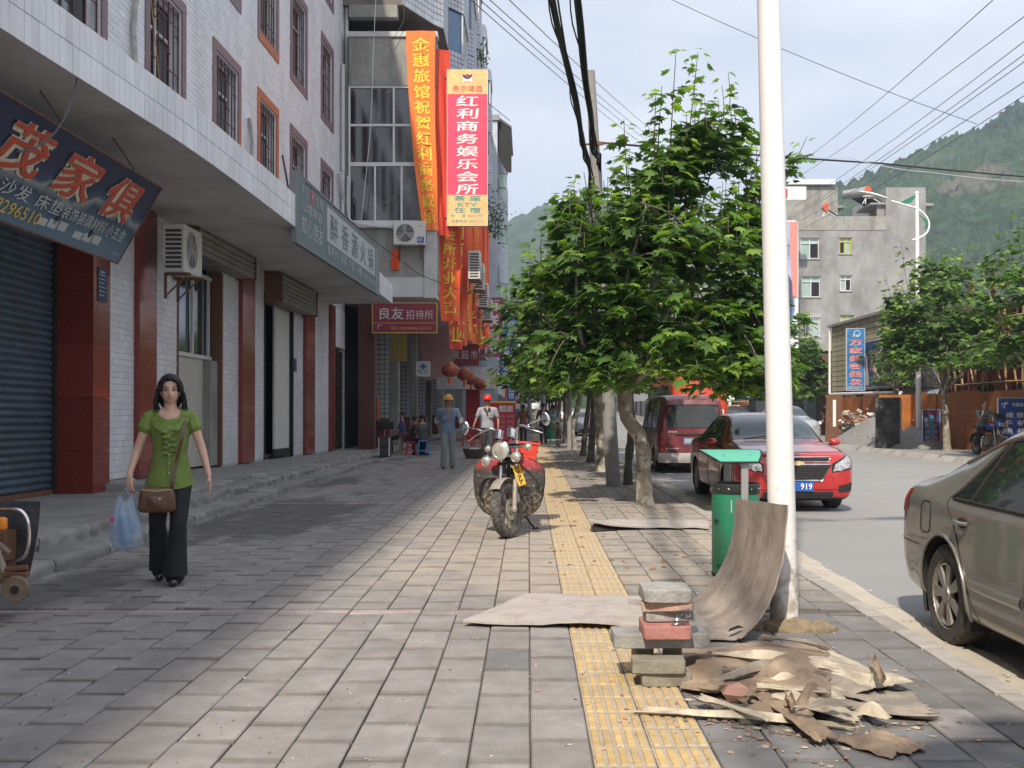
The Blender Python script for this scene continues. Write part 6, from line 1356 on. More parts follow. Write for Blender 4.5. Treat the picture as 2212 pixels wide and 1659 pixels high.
tree('tree at the right edge of the view over the scaffolding', 14.4, 29.6, [(0, 0, -.02), (0, 0, 1.), (0, 0, 2.4)], .13, .10, (.25, 0, 4.8), (2.9, 2.3, 2.5), 2.6, [(-.8, 0, 5.4, 6.9)], 4500, .25, 85, group=G2, nshoot=220)
tree('right hand tree rising behind the full crowned one', 15.2, 44, [(0, 0, -.02), (0, 0, 1.), (0, 0, 2.4)], .13, .10, (1.6, 0, 5.0), (2.8, 2.2, 2.6), 2.4, [(1.0, 0, 6, 8.0), (2.2, 0, 6, 8.2)], 3500, .27, 87, group=G2, nshoot=200)
tree('round tree on the far pavement seen behind the white pole', 13.4, 57, [(0, 0, -.02), (-.5, 0, .9), (-.3, 0, 2.0)], .15, .12, (-.1, 0, 4.2), (3.3, 2.6, 2.5), 1.9, [(1.9, 0, 4.5, 6.2)], 5500, .30, 91, group=G2, nshoot=220, cheap=True)
tree('dense tree farther along the far pavement, left of the white pole', 12.8, 72, [(0, 0, -.02), (0, 0, .9), (0, 0, 2.0)], .15, .12, (-.3, 0, 4.0), (3.0, 2.8, 2.4), 1.8, [], 3500, .33, 93, group=G2, nshoot=200, cheap=True)
tree('farthest visible tree on the far pavement', 13, 88, [(0, 0, -.02), (0, 0, .9), (0, 0, 2.0)], .15, .12, (-.3, 0, 4.0), (3.0, 2.8, 2.4), 1.8, [], 2500, .36, 95, group=G2, nshoot=160, cheap=True)
def bush(label, c, rr, n, ls, seed):
    r_ = random.Random(seed); root = thing('ledge_plant', label, 'plant', c); V = []; F = []; sv, sf = simple_leaf(1)
    for i in range(n):
        p = Vector((r_.gauss(0, rr[0]), r_.gauss(0, rr[1]), r_.gauss(0, rr[2]))); M = Matrix.Translation(p) @ Euler((r_.uniform(0, 6), r_.uniform(0, 6), r_.uniform(0, 6))).to_matrix().to_4x4() @ Matrix.Scale(ls*r_.uniform(.6, 1.2), 4)
        b = len(V); V += [tuple(M @ Vector(v)) for v in sv]; F += [tuple(b+q for q in f) for f in sf]
    me = bpy.data.meshes.new('foliage'); me.from_pydata(V, [], F); me.materials.append(M_leaf3); link('foliage', me, root, kind='stuff'); mb = MB(); mb.tube([(0, 0, -rr[2]*2), (0, 0, 0), (.1, 0, rr[2])], .02, 5); mb.build('stem', M_bark2, root)
bush('shrub growing on the balcony ledge behind the club sign', (-1.9, 62, 12.5), (.35, .5, .6), 350, .16, 1)
bush('small weed sprouting from the tiled bay at the top', (-2.2, 50, 18.0), (.15, .3, .25), 80, .14, 2)
# == VEHICLES
import bmesh
def fixn(me):
    b = bmesh.new(); b.from_mesh(me); bmesh.ops.recalc_face_normals(b, faces=b.faces); b.to_mesh(me); b.free()
def herm(tab):
    ys = np.array([r[0] for r in tab], float); A = np.array([r[1:] for r in tab], float); n = len(ys); T = np.zeros_like(A)
    for i in range(n):
        if i == 0: T[i] = (A[1]-A[0])/(ys[1]-ys[0])
        elif i == n-1: T[i] = (A[-1]-A[-2])/(ys[-1]-ys[-2])
        else:
            d0 = (A[i]-A[i-1])/(ys[i]-ys[i-1]); d1 = (A[i+1]-A[i])/(ys[i+1]-ys[i]); h0 = ys[i]-ys[i-1]; h1 = ys[i+1]-ys[i]; t = (d0*h1+d1*h0)/(h0+h1)
            T[i] = np.where(d0*d1 <= 0, 0, np.sign(t)*np.minimum(abs(t), 3*np.minimum(abs(d0), abs(d1))))
    def f(y):
        i = int(np.clip(np.searchsorted(ys, y)-1, 0, n-2)); h = ys[i+1]-ys[i]; u = min(max((y-ys[i])/h, 0), 1)
        return ((1+2*u)*(1-u)**2)*A[i]+(u*(1-u)**2*h)*T[i]+(u*u*(3-2*u))*A[i+1]+(u*u*(u-1)*h)*T[i+1]
    return f, ys[0], ys[-1]
def car_surf(tab, bulge=.012):
    f, y0, y1 = herm(tab)
    def sec(y):
        hw, zb, zs, hs, zr, ht, zt = f(y)
        P = [(0, zb), (hw*.72, zb), (hw*.93, zb+.03), (hw*.985, zb+.13), (hw, zb+(zs-zb)*.45), (hw*.995, zb+(zs-zb)*.72), (hs+(hw-hs)*.72, zs-.07), (hs, zs), ((hs+ht)/2+bulge, (zs+zr)/2), (ht, zr), (ht*.86, zr+(zt-zr)*.62), (ht*.45, zr+(zt-zr)*.93), (0, zt)]
        return P
    def S(y, v, side=1, off=0.):
        P = sec(y); x, z = catmull(P, v/12)
        if off:
            a = catmull(P, max(0, v-.05)/12); b = catmull(P, min(12, v+.05)/12); d = b-a; L_ = math.hypot(*d) or 1; x += off*d[1]/L_; z -= off*d[0]/L_
        return Vector((side*max(x, 0), y, z))
    return S, y0, y1
VB = 7.0; VR = 9.0
def yz(S, z, y, lo=2, hi=9):
    a, b = lo, hi
    for _ in range(24):
        m = (a+b)/2
        if S(y, m).z < z: a = m
        else: b = m
    return (a+b)/2
r_F = [None]
def make_car(label, loc, rz, tab, paint, wheels, wr=.315, tw=.21, glass_m=M_carglass, front=None, side_win=None, ws=None, rw=None, spokes=7, doors=(), roof_rack=False, group=None, cat='car', bool_=True, name='parked_car', extras=None, handles=(), lowtrim=None, rimm=None, detail=True):
    r = thing(name, label, cat, loc, rz, group); S, y0, y1 = car_surf(tab)
    NY, NV = (170, 120) if detail else (56, 30); vs = []; 
    ys = [y0+(y1-y0)*(.5-.5*math.cos(math.pi*(.04+.92*i/NY)))for i in range(NY+1)]; ys[0] = y0; ys[-1] = y1
    mb = MB(); k = 2*NV
    for y in ys:
        row = [S(y, 12*j/NV, 1) for j in range(NV+1)]+[S(y, 12*j/NV, -1) for j in range(NV-1, 0, -1)]; vs += row
    fs = [(i*k+j, i*k+(j+1) % k, (i+1)*k+(j+1) % k, (i+1)*k+j) for i in range(NY) for j in range(k)]
    fs.append(tuple(range(k-1, -1, -1))); fs.append(tuple(NY*k+j for j in range(k))); mb.add(vs, fs)
    body = mb.build('body', paint, r, smooth=40)
    if bool_:
        Rc = wr+.05; me = body.data; bm_ = bmesh.new(); bm_.from_mesh(me); hwm = max(t[1] for t in tab)
        for wy in wheels:
            step = (y1-y0)/NY*1.1
            for v in bm_.verts:
                if abs(v.co.x) < hwm*.70: continue
                dy, dz = v.co.y-wy, v.co.z-wr; d = math.hypot(dy, dz)
                if abs(d-Rc) < step*.75 and d > 1e-4: v.co.y = wy+dy/d*Rc; v.co.z = wr+dz/d*Rc
            kill = [f for f in bm_.faces if all(abs(v.co.x) > hwm*.70 for v in f.verts) and all(math.hypot(v.co.y-wy, v.co.z-wr) <= Rc+.002 for v in f.verts)]
            bmesh.ops.delete(bm_, geom=kill, context='FACES')
        bm_.to_mesh(me); bm_.free(); me.update()
        for wy in wheels:
            for s in (-1, 1):
                mb = MB(); mb.grid(lambda u, v: (s*(hwm-.02-.33*v), wy+(Rc+.004)*math.cos(math.pi*(-.15+1.3*u)), wr+(Rc+.004)*math.sin(math.pi*(-.15+1.3*u))), 20, 2)
                mb.prism([((Rc+.003)*math.cos(math.pi*(-.15+1.3*i/20)), (Rc+.003)*math.sin(math.pi*(-.15+1.3*i/20))) for i in range(21)], (s*(hwm-.345), wy, wr), (0, 1, 0), (0, 0, 1), (s*.01, 0, 0)); mb.build('wheel_arch', M_black, r, smooth=50)
    hw = max(t[1] for t in tab)
    for wi, wy in enumerate(wheels):
        for s in (-1, 1):
            w = thing_part('wheel', r); w.location = (s*(hw-.02), wy, wr)
            mb = MB(); pr = [(wr*.66, -tw), (wr*.9, -tw-.0), (wr*.985, -tw+.02), (wr, -tw+.05), (wr, -.05), (wr*.985, -.02), (wr*.9, 0), (wr*.68, -.006), (wr*.66, -.03)]
            mb.lathe(pr, (0, 0, 0), 36, axis=(s, 0, 0), caps=False); mb.build('tyre', M_tyre, w)
            rm = rimm or mat('alloy_rim', (.36, .34, .31), .42, metal=.7, var=.15, vs=10, bump=.05, dirt=(.22, .18, .13), dfac=.5, ds=9)
            mb = MB(); mb.lathe([(wr*.68, -.008), (wr*.66, -.02), (wr*.62, -.09)], (0, 0, 0), 32, axis=(s, 0, 0), caps=False)
            mb.lathe([(wr*.62, -.012), (wr*.58, -.03)], (0, 0, 0), 32, axis=(s, 0, 0), caps=False)
            for q in range(spokes):
                a = 2*math.pi*q/spokes+.2; M = Matrix.Rotation(a, 4, 'X'); mb.prism([(-.02, wr*.14), (-.040, wr*.62), (.040, wr*.62), (.02, wr*.14)], (s*-.035, 0, 0), (0, 1, 0), (0, 0, 1), (s*.022, 0, 0), M)
            mb.lathe([(wr*.2, -.04), (wr*.17, -.005), (.001, -.003)], (0, 0, 0), 20, axis=(s, 0, 0), caps=False); mb.build('rim', rm, w)
            mb = MB(); mb.lathe([(.001, -.1), (wr*.66, -.1)], (0, 0, 0), 24, axis=(s, 0, 0), caps=False); mb.lathe([(wr*.45, -.09), (wr*.45, -.08), (.01, -.08)], (0, 0, 0), 20, axis=(s, 0, 0), caps=False); mb.build('brake', M_seam, w)
    mb = MB(); mb.bx(-hw+.3, hw-.3, y0+.3, y1-.3, .16, .3); mb.build('underbody', M_black, r, smooth=0)
    def patch_(name, m, y_a, y_b, va, vb, side=1, off=.004, nu=12, nv=8, parent=r, fy=None):
        mb = MB(); 
        def fn(u, v):
            vv = va+(vb-va)*v; ya, yb = (y_a, y_b) if fy is None else fy(v); return S(ya+(yb-ya)*u, vv, side, off)
        mb.grid(fn, nu, nv); return mb.build(name, m, parent, smooth=60)
    def wrap(name, m, fa, fb, va, off=.004, nu=10, nv=16):
        mb = MB()
        def fn(u, w):
            s = 1 if w >= .5 else -1; q = abs(w-.5)*2; v = 12-(12-va)*q; a, b = fa(q), fb(q); return S(a+(b-a)*u, v, s, off)
        mb.grid(fn, nu, nv); return mb.build(name, m, r, smooth=60)
    if ws: wrap('windscreen', M_carglass_b if glass_m is M_carglass else glass_m, lambda q: ws[0]+ws[2]*q*q, lambda q: ws[1]+ws[3]*q*q, 9.35)
    if rw: wrap('rear_window', glass_m, lambda q: rw[0]+rw[2]*q*q, lambda q: rw[1]+rw[3]*q*q, 9.35)
    for (a0, b0, a1, b1) in side_win or ():
        for s in (-1, 1):
            patch_('side_window', glass_m, 0, 0, VB+.12, VR-.25, s, .006, fy=lambda v: (a0+(a1-a0)*v, b0+(b1-b0)*v))
            mb = MB()
            for (u, w) in ((0, 0), (1, 0)):
                pass
            def edge(t):
                return t
            loop = []
            for i in range(12): loop.append((a0+(b0-a0)*i/12, 0))
            for i in range(8): loop.append((b0+(b1-b0)*i/8, i/8))
            for i in range(12): loop.append((b1+(a1-b1)*i/12, 1))
            for i in range(8): loop.append((a1+(a0-a1)*i/8, 1-i/8))
            mb.tube([S(y, VB+.12+(VR-.25-VB-.12)*v, s, .004) for y, v in loop], .011, 5, closed=True); mb.build('window_rubber', M_seam, r, smooth=60)
    for d in doors:
        for s in (-1, 1):
            pts = []
            for i in range(22):
                v = 2.4+(VR-2.4)*i/21; t = (v-2.4)/(VB-2.4) if v < VB else None
                y = d[0]+(d[1]-d[0])*min(1, (v-2.4)/(VB-2.4)) if v < VB else d[1]+(d[2]-d[1])*(v-VB)/(VR-VB)
                if callable(d[3]) if len(d) > 3 else False: y = d[3](S(d[0], v).z, y)
                pts.append(S(y, v, s, .0006))
            mb = MB(); mb.tube(pts, .0045, 4); mb.build('door_seam', M_seam, r, smooth=60)
    for (hy, hz) in handles:
        for s in (-1, 1):
            v = yz(S, hz, hy); mb = MB(); p = S(hy, v, s, .0); mb.sph(p+Vector((s*.004, 0, 0)), (.006, .075, .035), 12, 6); mb.build('handle_recess', M_seam, r)
            mb = MB(); mb.tube([p+Vector((s*.01, -.09, 0)), p+Vector((s*.036, -.07, .002)), p+Vector((s*.036, .07, .002)), p+Vector((s*.01, .09, 0))], .013, 8); mb.build('door_handle', paint, r, smooth=60)
    if lowtrim:
        for s in (-1, 1):
            for (a, b, z) in lowtrim:
                mb = MB(); n = 20
                def fn(u, v):
                    y = a+(b-a)*u; vv = yz(S, z+.035*(v-.5)*2, y); q = .014*math.sin(math.pi*v); return S(y, vv, s, .002+q)
                mb.grid(fn, n, 6); mb.build('side_moulding', paint, r, smooth=60)
    f_, _, _ = herm(tab)
    def halfw(y, z):
        P = [S(y, 12*i/36) for i in range(37)]; w = -1
        for a, b in zip(P[:-1], P[1:]):
            if (a.z-z)*(b.z-z) <= 0 and abs(a.z-b.z) > 1e-9: t = (z-a.z)/(b.z-a.z); w = max(w, a.x+(b.x-a.x)*t)
        return w
    def F(x, z, off=0.):
        a, b = y0, y0+1.5
        if halfw(a, z) >= abs(x): return Vector((x, a-off, z))
        for _ in range(16):
            m = (a+b)/2
            if halfw(m, z) >= abs(x): b = m
            else: a = m
        return Vector((x, b-off, z))
    r_F[0] = F
    if extras: extras(r, S, patch_, wrap, hw)
    return r
def mirror(r, S, y, z, paint, hw, s):
    mb = MB(); mb.sph((s*(hw+.10), y, z), (.095, .06, .062), 16, 10); mb.build('wing_mirror', paint, r, smooth=60); mb = MB(); mb.tube([(s*(hw-.05), y+.02, z-.06), (s*(hw+.07), y, z-.03)], .028, 6); mb.build('mirror_stalk', M_black, r, smooth=60)
M_cherry = mat('cherry_red_paint', (.42, .010, .014), .22, var=.05, vs=2, bump=.0, coat=1., dirt=(.30, .12, .09), dfac=.12, ds=2)
M_maroon = mat('dusty_maroon_paint', (.13, .016, .026), .4, var=.08, vs=3, bump=0, coat=.4, dirt=(.28, .14, .11), dfac=.35, ds=3)
M_taupe = mat('dusty_taupe_paint', (.205, .195, .178), .36, metal=.3, var=.06, vs=3, bump=0, coat=.7, dirt=(.24, .19, .14), dfac=.35, ds=2.5)
M_silver = mat('silver_paint', (.45, .48, .52), .35, metal=.4, var=.05, vs=3, bump=0, coat=.6)
SEDAN = [(-2.31, .60, .29, .70, .56, .80, .45, .83), (-2.27, .74, .22, .74, .70, .83, .56, .86), (-2.18, .83, .20, .78, .80, .868, .66, .892), (-1.98, .88, .19, .81, .85, .905, .72, .93), (-1.6, .893, .19, .85, .86, .945, .74, .985), (-1.2, .895, .19, .89, .86, .98, .745, 1.03), (-1.02, .895, .19, .90, .86, 1.0, .74, 1.05), (-.5, .895, .19, .92, .85, 1.27, .645, 1.335), (-.12, .895, .19, .93, .85, 1.375, .60, 1.445), (.4, .895, .19, .94, .85, 1.40, .585, 1.477), (.95, .893, .19, .955, .85, 1.36, .575, 1.43), (1.4, .89, .20, .975, .84, 1.21, .60, 1.27), (1.75, .88, .22, .99, .82, 1.07, .66, 1.10), (2.05, .85, .25, .98, .79, 1.03, .67, 1.055), (2.22, .78, .29, .92, .72, .97, .61, .99), (2.30, .62, .36, .80, .56, .86, .48, .88)]
def red_front(r, S, patch_, wrap, hw):
    F = r_F[0]
    def region(nm, m, fx0, fx1, fz0, fz1, off=.006, nu=12, nv=8, thick=None, par=r):
        mb = MB(); 
        def fn(u, v): x = fx0(v)+(fx1(v)-fx0(v))*u; z = fz0(u)+(fz1(u)-fz0(u))*v; return F(x, z, off)
        mb.grid(fn, nu, nv, thick); return mb.build(nm, m, par, smooth=60)
    C = lambda c: (lambda t: c)
    for s in (-1, 1):
        hlr = thing_part('headlight', r)
        region('lamp_surround', M_black, lambda v: s*(.50-.0*v), lambda v: s*(.835+.035*v), lambda u: .590+.06*u, lambda u: .725+.19*u, .004, 16, 8, par=hlr)
        region('lamp_glass', M_headlight, lambda v: s*(.52+.03*v), lambda v: s*(.825+.035*v), lambda u: .612+.06*u, lambda u: .715+.18*u, .012, 16, 8, par=hlr)
        for cx, cz in ((.63, .665), (.745, .72)):
            mb = MB(); p = F(s*cx, cz, .0); mb.lathe([(.045, 0), (.05, .012), (.04, .014), (.001, .006)], p, 16, axis=(0, -1, 0), caps=False); mb.build('reflector_ring', M_chrome, hlr)
        mirror(r, S, -.82, 1.0, M_cherry, hw, s)
        region('fog_lamp_recess', M_black, lambda v: s*.60, lambda v: s*(.82+.02*v), lambda u: .30+.01*u, lambda u: .40+.05*u, .005)
    region('upper_grille', M_black, C(-.46), C(.46), C(.765), C(.815), .008, 20, 4)
    region('lower_grille', mat('grille_mesh', (.02, .02, .02), .5, var=.9, vs=60, bump=.8, bs=90), lambda v: -.36-.11*v, lambda v: .36+.11*v, C(.49), C(.705), .010, 24, 6)
    def frame(nm, w0, w1, z0, z1, off, rad):
        P = [(-w0+2*w0*i/14, z0) for i in range(15)]+[(w0+(w1-w0)*i/5, z0+(z1-z0)*i/5) for i in range(1, 5)]+[(w1-2*w1*i/16, z1) for i in range(17)]+[(-w1+(w1-w0)*i/5, z1+(z0-z1)*i/5) for i in range(1, 5)]
        mb = MB(); mb.tube([F(x, z, off) for x, z in P], rad, 6, closed=True); mb.build(nm, m_chr, r, smooth=60)
    m_chr = M_chrome
    frame('chrome_surround', .45, .48, .755, .825, .010, .008); frame('chrome_surround', .35, .48, .48, .715, .014, .012)
    for k in range(5): mb = MB(); w = .37+.018*k; mb.tube([F(-w+2*w*i/12, .52+.036*k, .016) for i in range(13)], .004, 4); mb.build('grille_bar', M_seam, r)
    e = F(0, .735, .02); mb = MB(); mb.prism([(-.085, .018), (-.03, .018), (-.03, .034), (.03, .034), (.03, .018), (.09, .018), (.075, -.016), (.03, -.016), (.03, -.034), (-.03, -.034), (-.03, -.016), (-.10, -.016)], e, (1, 0, 0), (0, 0, 1), (0, -.012, 0)); mb.build('bonnet_emblem', flat('gold_emblem', (.6, .45, .2)), r, smooth=0)
    region('lower_intake', M_black, C(-.52), C(.52), C(.235), C(.315), .006, 20, 4)
    region('chin', M_black, C(-.78), C(.78), C(.192), C(.225), .012, 24, 3, .02)
    mb = MB(); mb.tube([F(-.74+1.48*i/20, .345, .004) for i in range(21)], .006, 5); mb.build('bumper_crease', M_seam, r)
    pl = thing_part('number_plate', r); yf = F(0, .4, 0).y
    mb = MB(); mb.bx(-.22, .22, yf-.035, yf-.02, .325, .465); mb.build('plate', M_bluesign, pl, smooth=0)
    lettering(pl, '919', (.115, yf-.036, .395), (1, 0, 0), (0, 0, 1), .17, .09, M_white, bold=.02, world=False)
    mb = MB(); mb.tube([S(-2.20+.12*abs(i/8)**2, 12-3.2*abs(i)/8, 1 if i > 0 else -1, .001) for i in range(-8, 9)], .005, 4); mb.build('bonnet_seam', M_seam, r, smooth=60)
    for s in (-1, 1): mb = MB(); mb.tube([S(-2.08+1.05*i/10, 8.8+.25*i/10, s, .001) for i in range(11)], .005, 4); mb.build('bonnet_seam', M_seam, r, smooth=60)
    for x0 in (-.52, .12): mb = MB(); mb.tube([S(-1.04, 12-abs(x0)*3, 1 if x0 > 0 else -1, .02), S(-.96, 12-abs(x0+.3)*2.2, 1 if x0+.3 > 0 else -1, .03)], .009, 5); mb.build('wiper', M_black, r)
    for s in (-1, 1):
        mb = MB(); mb.tube([S(-1.0+1.9*i/12, 9.0, s, .004) for i in range(13)], .010, 5); mb.build('roof_trim', M_seam, r, smooth=60)
bpy_car = make_car('cherry red saloon car parked facing the viewer behind the white lamp post', (3.93, 17.95, -.12), R(.8), SEDAN, M_cherry, (-1.38, 1.31), .325, .215,
    front=True, side_win=((-.80, .02, -.30, .0), (.06, .98, .02, .78), (1.02, 1.34, .82, 1.0)), ws=(-1.0, -.18, .06, .04), rw=(1.08, 1.62, .0, -.0), doors=((-.92, -.92, -.55), (.08, .06, .02), (1.0, 1.08, .85)), handles=((-.12, .82), (.88, .84)), extras=red_front)
OCT = [(-2.28, .50, .34, .56, .44, .64, .36, .665), (-2.22, .70, .24, .66, .64, .73, .56, .76), (-2.08, .82, .20, .74, .78, .81, .68, .85), (-1.6, .88, .19, .83, .84, .91, .74, .95), (-1.15, .885, .19, .88, .855, .965, .745, 1.01), (-.95, .885, .19, .90, .855, 1.01, .73, 1.06), (-.45, .885, .19, .915, .85, 1.27, .64, 1.33), (0, .885, .19, .92, .85, 1.375, .60, 1.44), (.5, .885, .19, .925, .85, 1.39, .59, 1.462), (1.0, .882, .19, .93, .845, 1.33, .58, 1.40), (1.45, .88, .20, .945, .835, 1.19, .60, 1.26), (1.85, .868, .24, .965, .81, 1.05, .67, 1.09), (2.12, .83, .28, .95, .78, 1.0, .68, 1.03), (2.24, .76, .33, .88, .71, .93, .62, .955), (2.30, .62, .42, .76, .58, .82, .5, .84)]
def oct_extras(r, S, patch_, wrap, hw):
    for s in (-1, 1):
        mb = MB(); mb.grid(lambda u, v: S(1.98+.26*u, 5.3+1.6*v, s, .006), 8, 8); mb.build('tail_light', flat('tail_lamp_red', (.35, .01, .01), .2), r, smooth=60)
        loop = [(1.52+.17*math.cos(a)*(1 if abs(math.cos(a)) < .8 else 1), .83+.10*math.sin(a)) for a in [2*math.pi*i/20 for i in range(20)]]
        sq = lambda c, p: math.copysign(abs(c)**p, c)
        pts = []
        for i in range(24):
            a = 2*math.pi*i/24; y = 1.60+.085*sq(math.cos(a), .45); z = .80+.105*sq(math.sin(a), .45); pts.append(S(y, yz(S, z, y), s, .002))
        if s < 0: mb = MB(); mb.tube(pts, .004, 4, closed=True); mb.build('fuel_flap_seam', M_seam, r, smooth=60)
        pts = [S(1.72+.5*i/10, yz(S, .60-.0*i, 1.72+.5*i/10), s, .001) for i in range(11)]; mb = MB(); mb.tube(pts, .005, 4); mb.build('bumper_seam', M_seam, r, smooth=60)
        mb = MB(); pts = []
        for i in range(21):
            a = math.pi*(-.08+1.16*i/20); y = 1.30+.385*math.cos(a); z = .325+.385*math.sin(a); pts.append(S(y, yz(S, z, y, 1.5), s, .006))
        mb.tube(pts, .013, 6); mb.build('arch_lip', M_taupe, r, smooth=60)
        mirror(r, S, -.78, .98, M_taupe, hw, s)
    mb = MB(); mb.bx(-.26, .26, 2.295, 2.31, .55, .67); mb.build('number_plate', M_bluesign, r, smooth=0)
    for s in (-1, 1): 
        mb = MB(); mb.tube([S(.93-.11*i/6, VB+.12+(VR-.37-VB)*i/6, s, .012) for i in range(7)], .010, 5); mb.build('window_divider', M_seam, r, smooth=60)
        mb = MB(); mb.tube([S(-.85+2.35*i/16, VR-.12-.0*i, s, .004) for i in range(17)], .014, 5); mb.build('window_rail', M_taupe, r, smooth=60)
make_car('dusty grey brown saloon car parked at the right edge, seen from its rear wheel', (3.56, 5.60, -.12), R(.0), OCT, M_taupe, (-1.28, 1.30), .325, .215,
    side_win=((-.78, .10, -.28, .06), (.17, 1.22, .12, .86)), ws=(-.96, -.2, .06, .04), rw=(1.05, 1.75, 0, 0), doors=((-.9, -.9, -.5), (.14, .13, .09), (.78, 1.30, .90)), handles=((-.05, .80), (.98, .82)), lowtrim=((-.85, .08, .46), (.18, .86, .46)), extras=oct_extras, spokes=7)
VAN = [(-2.35, .60, .34, .75, .56, .80, .5, .82), (-2.25, .74, .25, .85, .70, .92, .6, .95), (-2.0, .82, .22, .95, .79, 1.06, .68, 1.1), (-1.5, .83, .22, 1.0, .80, 1.62, .66, 1.72), (-.8, .83, .22, 1.02, .805, 1.78, .68, 1.88), (.5, .83, .22, 1.02, .805, 1.80, .68, 1.90), (1.8, .83, .22, 1.02, .805, 1.78, .67, 1.88), (2.15, .82, .24, 1.02, .79, 1.72, .66, 1.82), (2.27, .80, .28, 1.02, .77, 1.62, .64, 1.73), (2.32, .76, .36, 1.0, .73, 1.50, .62, 1.6)]
def van_back(r, S, patch_, wrap, hw):
    Y = 2.325
    mb = MB(); mb.grid(lambda u, v: ((u-.5)*1.28*(1-.10*v), Y+.006-.02*v-.02*(abs(u-.5)*2)**3, 1.10+.52*v), 14, 8, .02); mb.build('rear_window', M_carglass, r, smooth=60)
    P = [((u-.5)*1.31*(1-.1*v), Y+.012-.02*v, 1.09+.54*v) for u, v in [(i/8, 0) for i in range(8)]+[(1, i/5) for i in range(5)]+[(1-i/8, 1) for i in range(8)]+[(0, 1-i/5) for i in range(5)]]
    mb = MB(); mb.tube(P, .016, 5, closed=True); mb.build('window_rubber', M_seam, r, smooth=60)
    mb = MB(); mb.grid(lambda u, v: ((u-.5)*1.42, Y-.01-.03*(abs(u-.5)*2)**4, .50+.62*v), 12, 8, .03); mb.build('tailgate_panel', M_maroon, r, smooth=60)
    mb = MB(); mb.box((0, Y+.02, .93), (.86, .035, .05)); mb.build('tailgate_bar', M_black, r, bevel=.01)
    pl = thing_part('number_plate', r)
    mb = MB(); mb.bx(-.23, .23, Y+.01, Y+.025, .70, .85); mb.build('plate', flat('faded_plate_blue', (.16, .22, .33)), pl, smooth=0)
    lettering(pl, '川Y·J9266', (0, Y+.026, .775), (-1, 0, 0), (0, 0, 1), .40, .10, M_white, bold=.01, world=False)
    lettering(r, '金杯汽车', (-.48, Y+.022, 1.03), (-1, 0, 0), (0, 0, 1), .26, .035, M_alu, bold=.02, world=False); lettering(r, 'JINBEI', (.50, Y+.022, .99), (-1, 0, 0), (0, 0, 1), .2, .04, M_alu, bold=.02, world=False); lettering(r, 'SY6430', (.50, Y+.022, .60), (-1, 0, 0), (0, 0, 1), .3, .03, M_alu, bold=.01, world=False)
    mb = MB(); mb.grid(lambda u, v: ((u-.5)*1.66, Y+.06-.05*(abs(u-.5)*2)**4+.02*math.sin(v*3.14), .28+.20*v), 14, 6, .06); mb.build('rear_bumper', mat('bumper_grey', (.36, .33, .31), .5, dirt=(.25, .2, .16), dfac=.4), r, smooth=60)
    mb = MB(); mb.box((0, Y+.085, .40), (1.5, .012, .03)); mb.build('bumper_strip', M_seam, r, smooth=0)
    for s in (-1, 1):
        mb = MB(); mb.box((s*.735, Y-.01, .72), (.10, .05, .42)); mb.build('tail_light', flat('tail_lamp_dull', (.22, .015, .015), .25), r, bevel=.015)
        mb = MB(); mb.box((s*.5, Y+.09, .40), (.12, .012, .05)); mb.build('reflector', M_red, r, smooth=0)
    mb = MB(); mb.cyl((.45, Y-.1, .24), (.45, Y+.1, .235), .03, n=12); mb.build('exhaust_pipe', M_rust, r)
make_car('maroon minivan with a blue number plate seen from behind between tree trunk and red car', (3.92, 27.6, -.12), R(180), VAN, M_maroon, (-1.4, 1.35), .30, .19,
    side_win=((-1.35, -.5, -1.0, -.5), (-.42, .6, -.42, .6), (.68, 1.9, .68, 1.85)), ws=(-2.0, -1.45, .05, .05), doors=((-.46, -.46, -.46), (.64, .64, .64)), extras=van_back)
def simple_front(paint, Yn=None, plate=True, bus=False):
    def f(r, S, patch_, wrap, hw):
        for s in (-1, 1):
            mb = MB(); mb.grid(lambda u, v: S(-1.95-.27*u, 5.0+1.5*v, s, .008), 8, 6); mb.build('headlight', M_headlight, r, smooth=60)
            mirror(r, S, -.8, .99, paint, hw, s)
        mb = MB(); mb.box((0, -2.27, .58), (.8, .08, .1)); mb.build('grille', M_chrome, r, bevel=.02)
        mb = MB(); mb.box((0, -2.29, .32), (1.1, .05, .12)); mb.build('lower_intake', M_black, r, bevel=.02)
        mb = MB(); mb.box((0, -2.32, .45), (.44, .02, .13)); mb.build('number_plate', M_bluesign, r, smooth=0)
    return f
SD = dict(side_win=((-.78, .10, -.28, .06), (.17, 1.22, .12, .86)), ws=(-.96, -.2, .06, .04), rw=(1.05, 1.75, 0, 0), detail=False)
make_car('silver saloon driving towards the viewer, seen between the tree trunks', (3.55, 64, -.12), 0, OCT, M_silver, (-1.28, 1.30), extras=simple_front(M_silver), name='moving_car', **SD)
make_car('pale car far down the road beyond the silver saloon', (4.4, 120, .15), 0, OCT, flat('white_paint', (.65, .66, .68), .3), (-1.28, 1.30), extras=simple_front(M_white), name='moving_car', **SD)
SUV = [(a[0], a[1]*1.0, a[2]+.06, a[3]*1.12, a[4], a[5]*1.17, a[6]*1.03, a[7]*1.18) for a in OCT]
make_car('silver people carrier parked across the road behind the red car', (11.5, 47.6, -.12), R(6), SUV, M_silver, (-1.28, 1.30), extras=simple_front(M_silver), **SD)
make_car('red estate car with a wooden roof rack parked across the road', (10.6, 55, -.12), R(4), SUV, mat('bright_red_paint', (.33, .02, .03), .35, coat=.6, bump=0), (-1.28, 1.30), extras=lambda r, S, p, w, hw: (simple_front(M_cherry)(r, S, p, w, hw), [MB().box((0, -.4+.35*k, 1.95), (1.2, .04, .04)).build('rack_bar', M_bam, r, smooth=0) for k in range(6)], [MB().box((s*.6, .4, 1.9), (.04, 2.0, .25)).build('rack_side', M_bam, r, smooth=0) for s in (-1, 1)]), **SD)
